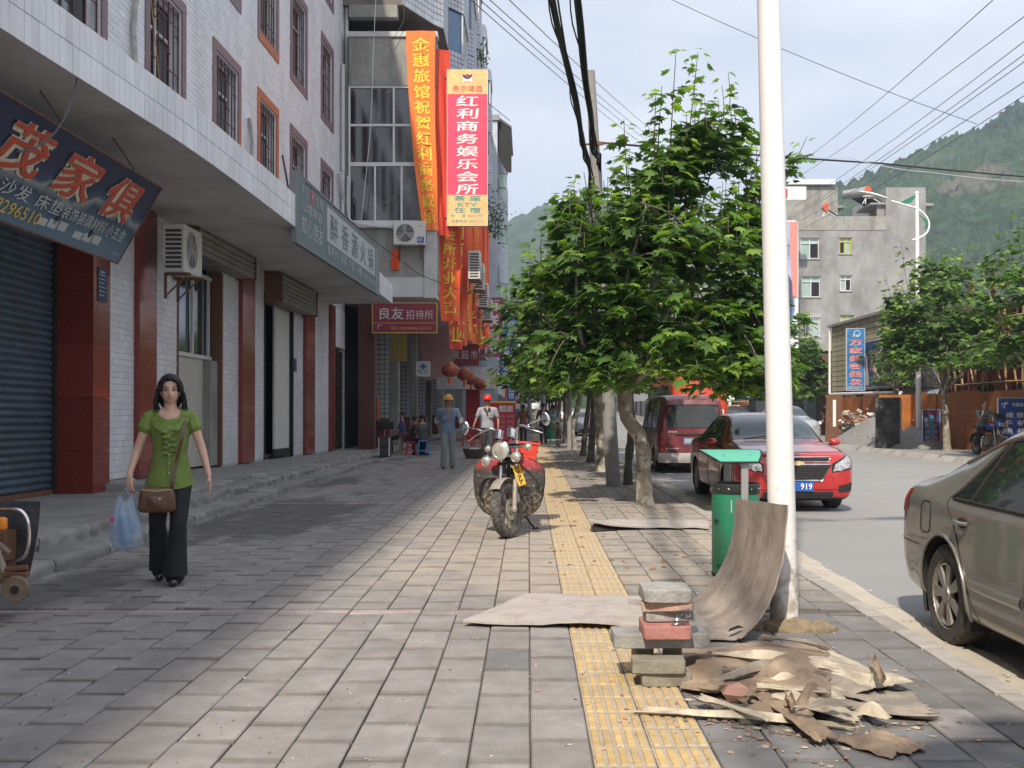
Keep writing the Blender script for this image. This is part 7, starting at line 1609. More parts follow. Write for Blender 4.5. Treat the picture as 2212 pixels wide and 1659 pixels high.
make_car('small white van on the climbing road at the far end', (-.75, 150, 1.2), R(60), [(a[0], a[1], a[2], a[3], a[4], a[5], a[6], a[7]) for a in VAN], M_white, (-1.4, 1.35), .30, .19, side_win=((-1.35, -.5, -1.0, -.5), (-.42, .6, -.42, .6)), ws=(-2.0, -1.45, .05, .05), detail=False, name='moving_van', cat='van')
BUS = [(-4.6, 1.10, .45, 1.15, 1.05, 2.9, .9, 3.15), (-4.5, 1.2, .38, 1.2, 1.17, 3.05, 1.02, 3.3), (-4.2, 1.22, .36, 1.2, 1.2, 3.15, 1.08, 3.42), (0, 1.22, .36, 1.2, 1.2, 3.15, 1.08, 3.45), (4.3, 1.22, .36, 1.2, 1.2, 3.15, 1.08, 3.42), (4.6, 1.15, .42, 1.15, 1.1, 3.0, 1.0, 3.3)]
M_busred = mat('orange_red_bus_paint', (.50, .06, .025), .35, coat=.5, bump=0, var=.06)
def bus_front(r, S, p, w, hw):
    mb = MB(); mb.grid(lambda u, v: ((u-.5)*2.0, -4.66+.12*(abs(u-.5)*2)**3+.10*v, 1.25+1.45*v), 12, 8, .03); mb.build('windscreen', M_carglass_b, r, smooth=60)
    mb = MB(); mb.bx(-.04, .04, -4.69, -4.58, 1.25, 2.7); mb.build('screen_pillar', M_seam, r, smooth=0)
    mb = MB(); mb.bx(.45, .98, -4.70, -4.67, 1.28, 1.52); mb.build('route_card', M_white, r, smooth=0); lettering(r, '普安至城', (.715, -4.702, 1.4), (1, 0, 0), (0, 0, 1), .46, .14, M_red, bold=.03, world=False)
    mb = MB(); mb.bx(-.9, .9, -4.68, -4.6, .62, 1.12); mb.build('front_panel', flat('bus_grey', (.35, .36, .38)), r, bevel=.03)
    for s in (-1, 1): mb = MB(); mb.box((s*.85, -4.66, .72), (.3, .08, .2)); mb.build('headlight', M_headlight, r, bevel=.03)
    for s in (-1, 1):
        for k in range(6): mb = MB(); mb.box((s*1.225, -3.4+k*1.35, 2.1), (.03, 1.25, .95)); mb.build('side_window', M_carglass, r, smooth=0)
make_car('orange red bus waiting across the road behind the maroon minivan', (7.25, 49.5, -.12), 0, BUS, M_busred, (-2.6, 2.6), .48, .28, extras=bus_front, name='bus', cat='bus', detail=False)
# == MOTORCYCLES
def tread_tyre(mb_t, wr, tw, c=(0, 0, 0), n=48):
    """tyre standing in the y-z plane around c, width along x"""
    prof = [(wr-.105, -tw*.35), (wr-.06, -tw*.5), (wr-.02, -tw*.46), (wr-.004, -tw*.25), (wr, 0), (wr-.004, tw*.25), (wr-.02, tw*.46), (wr-.06, tw*.5), (wr-.105, tw*.35)]
    mb_t.lathe(prof, c, n, axis=(1, 0, 0), caps=False)
def blocks(mb, wr, tw, c, n=34):
    for i in range(n):
        a = 2*math.pi*i/n
        for k, (x, w) in enumerate(((-tw*.30, .025), (0, .022), (tw*.30, .025))):
            aa = a+(math.pi/n if k == 1 else 0); M = Matrix.Translation(c) @ Matrix.Rotation(aa, 4, 'X'); mb.box((x, 0, wr-.004-(.010 if k != 1 else 0)), (w, .022, .022), M, ry=(0 if k == 1 else (.5 if x > 0 else -.5)))
M_mred = mat('red_fairing_plastic', (.42, .03, .03), .4, var=.08, vs=9, bump=.02, dirt=(.22, .12, .09), dfac=.5, ds=6)
def guard_col(n, l, c, pos):
    s = N(n, 'SeparateXYZ'); tcn = n.new('ShaderNodeTexCoord'); l(tcn.outputs['Object'], s.inputs[0])
    f = N(n, 'MapRange', i1=.70, i2=.79, i3=0., i4=1.); l(s.outputs[2], f.inputs[0]); c = mixc(n, l, f.outputs[0], c, (.36, .028, .03))
    nz_ = N(n, 'TexNoise'); nz_.inputs['Scale'].default_value = 26; nz_.inputs['Detail'].default_value = 6; l(pos, nz_.inputs['Vector']); h = N(n, 'MapRange', i1=.62, i2=.30, i3=0., i4=.16); l(s.outputs[2], h.inputs[0])
    ad = N(n, 'Math', operation='ADD'); l(nz_.outputs['Fac'], ad.inputs[0]); l(h.outputs[0], ad.inputs[1]); g = N(n, 'MapRange', i1=.60, i2=.72, i3=0., i4=.8); l(ad.outputs[0], g.inputs[0]); return mixc(n, l, g.outputs[0], c, (.34, .27, .18))
M_guard = mat('black_leg_guard', (.055, .05, .045), .5, var=.15, vs=8, bump=.05, extra=guard_col)
def motorcycle(label, loc, rz, steer=.30, lean=.06, box=True, guards=True, colour=None, name='motorcycle', lamps=True, windscreen=False):
    """front faces -y"""
    r = thing(name, label, 'motorcycle', loc, rz); WR, TW = .305, .105; r.rotation_euler[1] = lean
    SP = Vector((0, -.44, .98))
    fw = Vector((0, -.66, WR)); ax = (SP-fw).normalized()
    Rst = Matrix.Translation(SP) @ Matrix.Rotation(steer, 4, ax) @ Matrix.Translation(-SP)
    paint = colour or M_mred
    w = thing_part('front_wheel', r)
    def B(name, m, fn, par=r, M=None, smooth=50, bevel=0):
        mb = MB(); fn(mb)
        if M is not None: mb.v = [tuple(M @ Vector(v)) for v in mb.v]
        return mb.build(name, m, par, smooth=smooth, bevel=bevel)
    M_mtyre = mat('muddy_tyre', (.06, .055, .05), .9, var=.3, vs=30, bump=.4, dirt=(.24, .21, .17), dfac=.8, ds=14)
    for par, c, M in ((w, fw, Rst), (None, Vector((0, .68, WR)), None)):
        if par is None: par = thing_part('rear_wheel', r)
        B('tyre', M_mtyre, lambda m: tread_tyre(m, WR, TW, c), par, M); B('tread_blocks', M_mtyre, lambda m: blocks(m, WR, TW, c), par, M, smooth=0)
        B('rim', M_dustmetal, lambda m: (m.ring(c, (1, 0, 0), WR-.095, .012, 36, 8), m.ring(c+Vector((.022, 0, 0)), (1, 0, 0), WR-.105, .009, 36, 6), m.ring(c-Vector((.022, 0, 0)), (1, 0, 0), WR-.105, .009, 36, 6)), par, M)
        B('spokes', M_dustmetal, lambda m: [m.prism([(-.016, .03), (-.024, WR-.1), (.024, WR-.1), (.016, .03)], (-.012, 0, 0), (0, 1, 0), (0, 0, 1), (.024, 0, 0), Matrix.Translation(c) @ Matrix.Rotation(k*2*math.pi/6+.25, 4, 'X')) for k in range(6)]+[m.cyl(c-Vector((.055, 0, 0)), c+Vector((.055, 0, 0)), .045, n=18)], par, M, smooth=30)
    B('brake_disc', M_dustmetal, lambda m: (m.lathe([(.06, 0), (.115, 0), (.115, .005), (.06, .005)], fw+Vector((.05, 0, 0)), 28, axis=(1, 0, 0), caps=False),), w, Rst, smooth=30)
    for s in (-1, 1):
        o = Vector((s*.095, 0, 0)); a = fw+o; b = a+ax*.33; c = SP+o+ax*.02; B('fork_lower', M_dustmetal, lambda m: (m.tube([a-ax*.03, a+ax*.02, b], [.022, .026, .026], 12), m.sph(a, (.035, .03, .04), 10, 6)), r, Rst); B('fork_tube', M_chrome, lambda m: m.cyl(b, c+ax*.05, .017, n=12), r, Rst)
    B('axle', M_dustmetal, lambda m: m.cyl(fw-Vector((.12, 0, 0)), fw+Vector((.12, 0, 0)), .012, n=8), r, Rst)
    B('brake_caliper', M_dustmetal, lambda m: (m.box(fw+ax*.12+Vector((.085, .07, 0)), (.05, .06, .09)),), r, Rst, bevel=.01)
    B('fork_clamp', M_seam, lambda m: (m.box(SP-ax*.18+Vector((0, 0, 0)), (.26, .05, .035)), m.box(SP+ax*.02, (.26, .05, .03))), r, Rst, bevel=.008)
    def mg(u, v): a = R(-35)+R(150)*u; b = (v-.5)*1.9; rr = WR+.035+.01*math.cos(b); return (.068*math.sin(b), fw.y-math.cos(a)*0+rr*-math.cos(a+.35), fw.z+rr*math.sin(a+.35)+.012*math.cos(b)) 
    B('mudguard', M_dustmetal, lambda m: m.grid(lambda u, v: Vector((.07*math.sin((v-.5)*2.4), fw.y+(WR+.03+.02*math.cos((v-.5)*2.4))*math.cos(R(20+115*u)), fw.z+(WR+.03+.02*math.cos((v-.5)*2.4))*math.sin(R(20+115*u)))), 16, 8, .004), r, Rst)
    pl = thing_part('number_plate', r)
    Mp = Rst @ Matrix.Translation(fw+ax*.38+Vector((.155, -.03, 0))) @ Matrix.Rotation(R(-14), 4, 'Y') @ Matrix.Rotation(R(20), 4, 'Z')
    B('plate', flat('plate_yellow', (.62, .38, .03)), lambda m: m.box((0, 0, 0), (.085, .004, .23)), pl, Mp, 0)
    for k, ch in enumerate('川Y77'): 
        c = Mp @ Vector((0, -.003, .08-.052*k)); lettering(pl, ch, c, Mp.to_3x3() @ Vector((1, 0, 0)), Mp.to_3x3() @ Vector((0, 0, 1)), .05, .042, M_black, bold=.03, world=False, lift=.002, depth=.001)
    def lamp(c, rad, nm, dz=0):
        c = Vector(c); l_ = thing_part(nm, r)
        B('shell', M_chrome, lambda m: m.lathe([(rad*.25, -.10*rad/.09), (rad*.7, -.075*rad/.09), (rad*.97, -.02), (rad*1.02, 0), (rad*1.04, .012), (rad*.92, .018), (rad*.88, .004)], c, 28, axis=(0, -1, .08), caps=False), l_, Rst)
        B('lens', mat('lamp_lens_clear', (.50, .47, .40), .12, metal=.4, var=.2, vs=25, bump=.4, bs=60, coat=1.), lambda m: m.lathe([(rad*.9, .004), (rad*.7, .018), (rad*.4, .028), (.001, .032)], c, 24, axis=(0, -1, .08), caps=False), l_, Rst)
    if lamps:
        H0 = Vector((0, -.66, .96)); lamp(H0, .105, 'headlight'); lamp(H0+Vector((-.175, -.02, -.10)), .058, 'spot_lamp'); lamp(H0+Vector((.19, -.02, -.085)), .060, 'spot_lamp'); lamp(H0+Vector((-.155, .02, .03)), .040, 'indicator'); lamp(H0+Vector((.32, .04, .01)), .042, 'indicator')
        B('lamp_bracket', M_chrome, lambda m: (m.tube([H0+Vector((-.17, .03, -.1)), H0+Vector((0, .07, -.06)), H0+Vector((.19, .03, -.085))], .012, 6), m.tube([H0+Vector((-.155, .06, .03)), SP, H0+Vector((.32, .08, .01))], .014, 8)), r, Rst)
        for x in (-.055, .10): B('instrument', M_chrome, lambda m: m.lathe([(.035, -.07), (.048, -.05), (.050, .02), (.054, .03), (.05, .036), (.001, .036)], SP+Vector((x, -.10, .16)), 20, axis=(0, .45, 1), caps=False), r, Rst)
    hb = [(-.40, .02, .17), (-.30, -.06, .20), (-.15, -.03, .22), (-.09, 0, .06), (.09, 0, .06), (.15, -.03, .22), (.30, -.06, .20), (.40, .02, .17)]
    B('handlebar', M_chrome, lambda m: m.tube(smooth_pts([tuple(SP+Vector(p)) for p in hb], 36), .013, 8), r, Rst)
    for s in (-1, 1):
        B('grip', M_black, lambda m: m.tube([SP+Vector((s*.30, -.06, .20)), SP+Vector((s*.42, .03, .165))], .02, 8), r, Rst)
        B('lever', M_chrome, lambda m: m.tube([SP+Vector((s*.27, -.09, .20)), SP+Vector((s*.35, -.11, .17)), SP+Vector((s*.46, -.07, .12))], .008, 6), r, Rst)
        mr_ = thing_part('mirror', r)
        B('mirror_stem', M_chrome, lambda m: m.tube([SP+Vector((s*.27, -.06, .21)), SP+Vector((s*.33, -.08, .24)), SP+Vector((s*.45, -.06, .27))], .007, 6), mr_, Rst)
        B('mirror_head', M_chrome, lambda m: m.sph(SP+Vector((s*.50, -.05, .27)), (.055, .02, .078), 16, 10, rot=Euler((0, -s*.15, 0)).to_matrix()), mr_, Rst)
    B('fuel_tank', paint, lambda m: m.grid(lambda u, v: (.135*math.sin(v*2*math.pi)*(math.sin(math.pi*(.12+.8*u))**.6), -.36+.50*u, .86+.02*u+(.13 if math.cos(v*2*math.pi) > 0 else .09)*math.cos(v*2*math.pi)*(math.sin(math.pi*(.12+.8*u))**.6)), 14, 20))
    B('seat', M_black, lambda m: m.grid(lambda u, v: (.12*math.sin(v*2*math.pi), .10+.72*u, .84+.03*u+.055*math.cos(v*2*math.pi)), 10, 16))
    B('frame', M_seam, lambda m: (m.tube([SP, (0, .1, .80), (0, .75, .78)], .022, 8), m.tube([SP-Vector((0, 0, .05)), (0, -.30, .45), (0, -.1, .28), (0, .3, .28), (0, .45, .7)], .022, 8), m.tube([(-.07, .68, WR), (-.07, .3, .34)], .02, 8), m.tube([(.07, .68, WR), (.07, .3, .34)], .02, 8), m.tube([(-.09, .62, WR+.05), (-.10, .45, .75)], .026, 8), m.tube([(.09, .62, WR+.05), (.10, .45, .75)], .026, 8)))
    B('engine', M_dustmetal, lambda m: (m.box((0, .04, .40), (.24, .36, .22)), [m.box((0, -.10, .50+.018*k), (.20, .17, .009)) for k in range(9)], m.cyl((-.15, .05, .38), (.15, .05, .38), .11, n=20)), bevel=.012)
    B('exhaust', M_chrome, lambda m: m.tube(smooth_pts([(.08, -.18, .50), (.10, -.26, .38), (.13, 0, .25), (.15, .5, .28), (.15, .95, .34)], 20), [.02]*12+[.035]*9, 10))
    B('foot_pegs', M_black, lambda m: m.tube([(-.30, .12, .30), (.30, .12, .30)], .014, 8)); B('side_stand', M_seam, lambda m: m.tube([(.12, .10, .26), (.22, .16, .10), (.29, .20, .012)], .011, 6)); B('side_stand_foot', M_seam, lambda m: m.tube([(.26, .13, .02), (.33, .2, .02), (.31, .27, .02)], .008, 5))
    B('rear_mudguard', M_black, lambda m: m.grid(lambda u, v: (.09*math.sin((v-.5)*2.6), .68+(WR+.05)*math.cos(R(150-140*u)), WR+(WR+.06+.02*math.cos((v-.5)*2.6))*math.sin(R(150-140*u))), 14, 8, .006))
    if guards:
        for s in (-1, 1):
            outl = [(.10, .80), (.16, .86), (.27, .84), (.36, .78), (.395, .70), (.40, .55), (.385, .40), (.34, .28), (.27, .19), (.18, .16), (.13, .30), (.11, .50)]
            def gd(u, v, s=s):
                z = .17+.69*v; w0 = .10+.02*math.sin(v*3); w1 = float(np.interp(z, [.17, .22, .30, .42, .60, .74, .81, .86], [.16, .27, .345, .385, .405, .395, .33, .20]))
                x = w0+(w1-w0)*u; y = -.36+.15*u*u+.06*v*(1-u)+.05*(1-v)**2
                rib = sum(math.exp(-((z-(c0+.02*u))/.008)**2) for c0 in (.34, .44, .53, .62))*.008*(1 if .12 < u < .9 else 0); return (s*x, y-rib, z)
            mb = MB(); mb.grid(gd, 20, 64, .005); mb.build('leg_guard', M_guard, r, smooth=50)
            mb = MB(); mb.tube([gd(1, 1-i/20) for i in range(21)]+[gd(1-i/8, 0) for i in range(1, 9)], .007, 5); mb.build('guard_edge', M_black, r, smooth=60)
    B('crash_bar', M_chrome if False else M_seam, lambda m: m.tube(smooth_pts([(-.05, -.28, .60), (-.26, -.32, .62), (-.33, -.30, .45), (-.22, -.24, .30), (-.05, -.2, .32)], 20), .012, 6))
    if box:
        M_crate = flat('bright_red_crate', (.75, .06, .03)); b = thing_part('carrier_box', r)
        B('box_body', M_crate, lambda m: (m.add([(-.02, .62, .72), (.26, .62, .72), (.26, .95, .72), (-.02, .95, .72), (-.04, .58, 1.0), (.30, .58, 1.0), (.30, .98, 1.0), (-.04, .98, 1.0)], [(0, 3, 2, 1), (0, 1, 5, 4), (1, 2, 6, 5), (2, 3, 7, 6), (3, 0, 4, 7)]),), b, smooth=0)
        B('box_rim', M_crate, lambda m: m.tube([(-.05, .57, 1.0), (.31, .57, 1.0), (.31, .99, 1.0), (-.05, .99, 1.0)], .018, 6, closed=True), b); B('box_rib', M_crate, lambda m: m.tube([(-.035, .595, .88), (.285, .595, .88), (.285, .97, .88), (-.035, .97, .88)], .012, 6, closed=True), b)
    if windscreen:
        B('front_fairing', paint, lambda m: m.sph((0, -.62, .98), (.20, .10, .14), 18, 12), r, Rst); B('square_headlight', M_headlight, lambda m: m.box((0, -.72, .96), (.22, .04, .13)), r, Rst, bevel=.02)
        B('screen', M_carglass, lambda m: m.grid(lambda u, v: (.18*math.sin((u-.5)*2.4), -.66+.10*v, 1.08+.20*v), 10, 6, .004), r, Rst)
        for s in (-1, 1): B('turn_signal', flat('amber_lens', (.8, .25, .02)), lambda m: m.sph((s*.27, -.6, .92), (.04, .03, .03), 10, 6), r, Rst)
        B('crash_bar', M_chrome, lambda m: [m.tube(smooth_pts([(s*.06, -.3, .60), (s*.30, -.32, .58), (s*.34, -.3, .40), (s*.30, -.28, .2), (s*.06, -.2, .2)], 16), .013, 6) for s in (-1, 1)])
    return r
motorcycle('dusty red motorcycle with black leg guards, cluster of chrome lamps and red crate', (-.22, 12.3, 0), R(-2), steer=-.42, lean=.02)
b2 = motorcycle('blue motorcycle with square headlamp under the seated man by the hoarding', (14.05, 32.6, 0), R(3), steer=.2, lean=.05, box=False, guards=False, colour=flat('blue_plastic_fairing', (.02, .05, .28), .3), lamps=False, windscreen=True)
r = thing('motorcycle', 'motorcycle cut by the left edge with smoky leg shield, chrome bar and amber lamp', 'motorcycle', (-3.9, 7.1, 0))
def Q(name, m, fn, smooth=50, bevel=0): mb = MB(); fn(mb); return mb.build(name, m, r, world=True, smooth=smooth, bevel=bevel)
M_smoke = mat('smoky_plastic_shield', (.04, .045, .055), .25, coat=.6, var=.3, vs=6, bump=.1, dirt=(.16, .15, .14), dfac=.5, ds=5)
Q('leg_shield', M_smoke, lambda m: m.grid(lambda u, v: (-3.75+.42*u-.05*(1-v)**2+.03*v, 7.20+.03*math.sin(u*3), .28+.50*v), 10, 10, .006))
Q('chrome_bar', M_chrome, lambda m: m.tube(smooth_pts([(-3.85, 7.05, .72), (-3.45, 7.05, .745), (-3.33, 7.05, .70), (-3.31, 7.06, .55), (-3.34, 7.06, .43), (-3.44, 7.08, .39), (-3.6, 7.1, .40)], 30), .013, 8))
Q('chrome_rail', M_chrome, lambda m: m.tube([(-3.9, 6.98, .71), (-3.43, 6.98, .755)], .008, 6)); Q('amber_lamp', flat('amber_lens', (.55, .14, .02), .25), lambda m: m.box((-3.49, 6.96, .655), (.16, .06, .085)), bevel=.018)
Q('lamp_stalk', M_dustmetal, lambda m: (m.tube([(-3.5, 6.98, .6), (-3.47, 6.98, .45), (-3.44, 7.0, .30)], [.016, .02, .03], 8), m.box((-3.42, 6.95, .5), (.10, .01, .02), ry=.7)))
Q('foot_peg', M_rust, lambda m: (m.box((-3.36, 6.98, .32), (.17, .06, .035)), m.tube([(-3.5, 7.0, .34), (-3.28, 6.98, .365)], .022, 8)), bevel=.01)
Q('rubber_roller', mat('dusty_brown_rubber', (.17, .12, .085), .8, dirt=(.25, .2, .15)), lambda m: (m.lathe([(.075, -.05), (.085, -.04), (.085, .0), (.078, .012), (.05, .006), (.028, .016), (.02, .0), (.001, 0)], (-3.325, 6.9, .235), 26, axis=(.25, -1, 0)),)); Q('roller_nut', M_black, lambda m: m.cyl((-3.322, 6.885, .235), (-3.318, 6.87, .235), .02, n=10))
Q('engine_block', M_rust, lambda m: (m.box((-3.75, 7.15, .42), (.55, .3, .34)), [m.box((-3.52, 7.0, .38+.03*k), (.12, .12, .012)) for k in range(8)]), smooth=0)
Q('centre_stand', M_dustmetal, lambda m: (m.tube([(-3.48, 6.9, .20), (-3.43, 6.86, .02)], .022, 6), m.box((-3.42, 6.86, .015), (.10, .04, .02))))
Q('body_frame', M_seam, lambda m: (m.tube([(-4.6, 7.3, .75), (-4.0, 7.25, .8), (-3.62, 7.2, 1.0)], .03, 8), m.tube([(-4.4, 7.25, .3), (-3.6, 7.2, .3)], .03, 8))); Q('fuel_tank', M_mred, lambda m: m.sph((-4.15, 7.25, .86), (.3, .16, .14), 18, 10)); Q('seat', M_black, lambda m: m.sph((-4.65, 7.25, .86), (.36, .14, .07), 18, 8))
Q('handlebar_end', M_chrome, lambda m: m.tube([(-3.75, 7.05, 1.17), (-3.50, 7.0, 1.225)], [.016, .019], 10)); Q('handlebar', M_seam, lambda m: m.tube([(-4.0, 7.2, 1.05), (-3.68, 7.02, 1.19)], .014, 8))
for yy, nm in ((7.25, 0), (7.25, 1)):
    Q('wheel', M_tyre, lambda m: tread_tyre(m, .30, .1, (-3.95, 7.25, .30)) if False else m.ring((-4.05-1.0*nm, 7.27, .30), (0, 1, 0), .25, .05, 30, 10))
# == BIN, BOARDS, BRICKS, DEBRIS
r = thing('litter_bin', 'green cylindrical litter bin with black rim and curved roof on two grey posts', 'litter bin', (1.67, 8.45, 0))
def Q(name, m, fn, smooth=50, bevel=0, root=None): mb = MB(); fn(mb); return mb.build(name, m, root or r, world=True, smooth=smooth, bevel=bevel)
bx_, by_ = 1.645, 8.45
Q('bin_body', M_binG, lambda m: m.lathe([(.17, .085), (.185, .10), (.187, .75)], (bx_, by_, 0), 40, caps=True))
Q('bottom_band', M_seam, lambda m: m.lathe([(.168, .075), (.188, .085), (.189, .105), (.186, .108)], (bx_, by_, 0), 40, caps=False))
Q('black_rim', mat('black_rim_metal', (.03, .035, .033), .45), lambda m: m.lathe([(.190, .74), (.192, .742), (.192, .815), (.186, .82), (.178, .815), (.178, .755), (.01, .752)], (bx_, by_, 0), 40, caps=False))
for k in range(7): a = R(-170+k*27); Q('rivet', M_chrome, lambda m: m.sph((bx_+.193*math.cos(a), by_+.193*math.sin(a), .78), .007, 8, 5))
Q('front_post', M_steel, lambda m: m.bx(bx_+.0, bx_+.055, by_-.235, by_-.205, 0, 1.0), 0, .004); Q('rear_post', M_steel, lambda m: m.bx(bx_-.05, bx_+.0, by_+.205, by_+.235, 0, 1.02), 0, .004)
def roof(u, v): a = (u-.5)*2; b = (v-.5)*2; return (bx_-.03+a*.25*(1-.35*max(0, -b)**2), by_+b*.30, 1.075-.10*max(0, -b)**1.6+.02*a*a-.03*max(0, b)**2)
def roofp(u, v): q = roof(u, v); return q
Q('bin_roof', M_binroof, lambda m: m.grid(lambda u, v: (bx_-.02+(u-.5)*.50*(1-.42*(1-v)**2), by_-.27+.52*v, 1.0+.075*math.sin(v*math.pi*.55)), 16, 14, .012))
Q('roof_edge', M_seam, lambda m: m.tube([(bx_-.02+(u-.5)*.50*(1-.42*(1-v)**2), by_-.27+.52*v, .995+.075*math.sin(v*math.pi*.55)) for u, v in [(i/10, 0) for i in range(10)]+[(1, i/10) for i in range(10)]+[(1-i/10, 1) for i in range(10)]+[(0, 1-i/10) for i in range(10)]], .009, 6, closed=True))
for x_ in (-.11, .10): Q('roof_screw', M_chrome, lambda m: m.sph((bx_+x_, by_-.10, 1.052), .008, 8, 5))
Q('label_strip', flat('pale_green_print', (.30, .45, .36)), lambda m: m.add([(bx_+.1885*math.cos(a), by_+.1885*math.sin(a), z) for a, z in ((R(-112), .60), (R(-109), .60), (R(-109), .70), (R(-112), .70))], [(0, 1, 2, 3)]), 0)
def curved_text(s, a0, z, h, m):
    for i, ch in enumerate(s):
        a = R(a0+i*9); ux = Vector((-math.sin(a), math.cos(a), 0)); lettering(r, ch, (bx_+.1885*math.cos(a), by_+.1885*math.sin(a), z), ux, (0, 0, 1), h*.9, h, m, depth=.0015, lift=.001)
curved_text('环卫制品', -146, .17, .035, M_seam); curved_text('保护', -158, .52, .045, M_seam)
r = thing('plywood_board', 'broad cement caked plywood sheet lying flat across the yellow tiles', 'board', (.4, 7.3, 0))
def fb(u, v):
    x = -.42+(1.55)*u+.40*v*(1-u)**1.2; y = 6.86-.16*u+1.10*v*(1-.0*u); y += .0; e = .012*noise.noise(Vector((u*9, v*2, 1)))
    z = .028+.022*noise.noise(Vector((u*3, v*3, 4)))+.012*(1-v)
    return (x+(.012*noise.noise(Vector((0, v*12, 2))) if u < .02 else 0), y+(.025*noise.noise(Vector((u*14, 0, 3))) if v < .02 else 0), max(.012, z))
Q('sheet', M_plygrey, lambda m: m.grid(fb, 40, 24, .014), 40, root=r)
r = thing('plywood_board', 'bent plywood sheet curling up from the ground to lean on the white lamp post', 'board', (1.3, 7.0, 0))
pF = [(.62, 0.006), (.95, .006), (1.20, .02), (1.30, .07), (1.385, .15), (1.455, .28), (1.51, .45), (1.535, .61), (1.55, .83)]
pB = [(.72, 0.006), (.98, .012), (1.14, .03), (1.24, .08), (1.32, .17), (1.39, .29), (1.44, .42), (1.465, .55), (1.48, .765)]
def cb(u, v):
    a = catmull(pF, u); b = catmull(pB, u); x = a[0]+(b[0]-a[0])*v; z = a[1]+(b[1]-a[1])*v; y = 6.38+1.22*v+.10*(1-u)*v
    if v < .01: y += .02*noise.noise(Vector((u*16, 0, 0)))-(.03 if .30 < u < .38 else 0)
    return (x, y, max(.03-.01*u, z)+.006*noise.noise(Vector((u*4, v*3, 0))))
Q('sheet', M_ply, lambda m: m.grid(cb, 60, 30, .009), 40, root=r)
Q('split_lip', M_ven, lambda m: (m.grid(lambda u, v: (lambda p: (p[0]+.001, p[1]-.012, p[2]))(cb(.93+.07*v, u)) if False else (cb(.96, u)[0]+.006+.002*v, cb(.96, u)[1], cb(.96, u)[2]+.02*v-.01), 20, 2, .002)), 40, root=r)
Q('torn_hole', M_dark, lambda m: m.add([(1.20, 6.405, .062), (1.26, 6.40, .085), (1.30, 6.40, .09), (1.27, 6.43, .10), (1.22, 6.45, .075)], [(0, 1, 2, 3, 4)]), 0, root=r)
r = thing('cardboard_sheet', 'pale weathered sheet with a curled dark edge lying beyond the litter bin', 'board', (1.4, 12.7, 0))
Q('sheet', M_ven3 if False else M_plygrey, lambda m: m.grid(lambda u, v: (.68+1.42*u+.12*v, 12.15+.25*math.sin(u*2.2)+.95*v*(1-.25*u), .02+.11*(1-u)**4*(1-v)+.03*abs(noise.noise(Vector((u*4, v*4, 2))))+.015), 30, 16, .02), 40, root=r)
Q('dark_underside', M_seam, lambda m: m.grid(lambda u, v: (.72+.9*u, 12.16+.24*math.sin(u*2.0)+.06*v, .012+.06*(1-u)**3*v), 14, 2), 40, root=r)
def brick(label, c, sz, rz, m, tilt=(0, 0), seed=0):
    t = thing('paver_brick', label, 'brick', (c[0], c[1], c[2]-sz[2]/2), rz, 'stacked paver bricks on the yellow tiles'); t.rotation_euler = (tilt[0], tilt[1], rz)
    mb = MB(); x, y, z = sz; n = 7
    def fn(u, v):
        a = u*2*math.pi; ph = (v-.5)*math.pi; e = .12; f = lambda w: math.copysign(abs(w)**e, w)
        X = x/2*f(math.cos(ph))*f(math.cos(a)); Y_ = y/2*f(math.cos(ph))*f(math.sin(a)); Z = z/2*f(math.sin(ph)); d = noise.noise(Vector((X*22+seed, Y_*22, Z*30)))*.005
        return (X+d, Y_+d, Z+z/2+d*.6)
    mb.grid(fn, 48, 24); mb.build('block', m, t, smooth=40); return t
sx = .69; sy = 5.40
def bpx(x, y, Y): return PX(x, y, Y)
brick('mossy bottom brick of the small stack', (.70, 5.44, .035), (.255, .13, .07), .02, M_bricky, seed=1)
brick('second mossy brick from the bottom of the stack', (.66, 5.42, .105), (.27, .13, .068), -.03, M_bricky, seed=2)
brick('grey support brick hidden behind the lower bricks', (.61, 5.68, .08), (.10, .12, .155), .1, M_bricky, seed=3)
brick('grey support brick hidden at the right behind the lower bricks', (.77, 5.70, .08), (.10, .12, .155), -.1, M_bricky, seed=13)
brick('wide grey slab crossing under the red block', (.69, 5.60, .205), (.50, .22, .075), .02, M_brickg, seed=4)
brick('thick dark red block in the middle of the stack', (.705, 5.50, .275), (.245, .25, .068), .0, M_brickr, tilt=(.03, 0), seed=5)
brick('grey brick with a scrap of clear plastic, fourth from the top', (.73, 5.52, .342), (.26, .13, .06), .06, M_brickg, seed=6)
brick('skewed pinkish brick second from the top', (.72, 5.50, .398), (.26, .16, .05), -.16, mat('pale_red_brick', (.46, .28, .22), .9, var=.25, vs=10, bump=.5, dirt=(.5, .42, .33), dfac=.7, ds=7), tilt=(.03, -.05), seed=7)
brick('pale grey brick on top of the stack', (.705, 5.49, .458), (.25, .20, .068), .03, M_brickg, tilt=(.05, .02), seed=8)
r = thing('plastic_scrap', 'crumpled scrap of clear plastic caught in the brick stack', 'plastic', (.76, 5.40, .33))
Q('film', M_clear, lambda m: m.grid(lambda u, v: (.72+.09*u+.02*v, 5.385+.02*noise.noise(Vector((u*6, v*6, 1))), .30+.08*v+.02*u), 10, 8), 60, root=r)
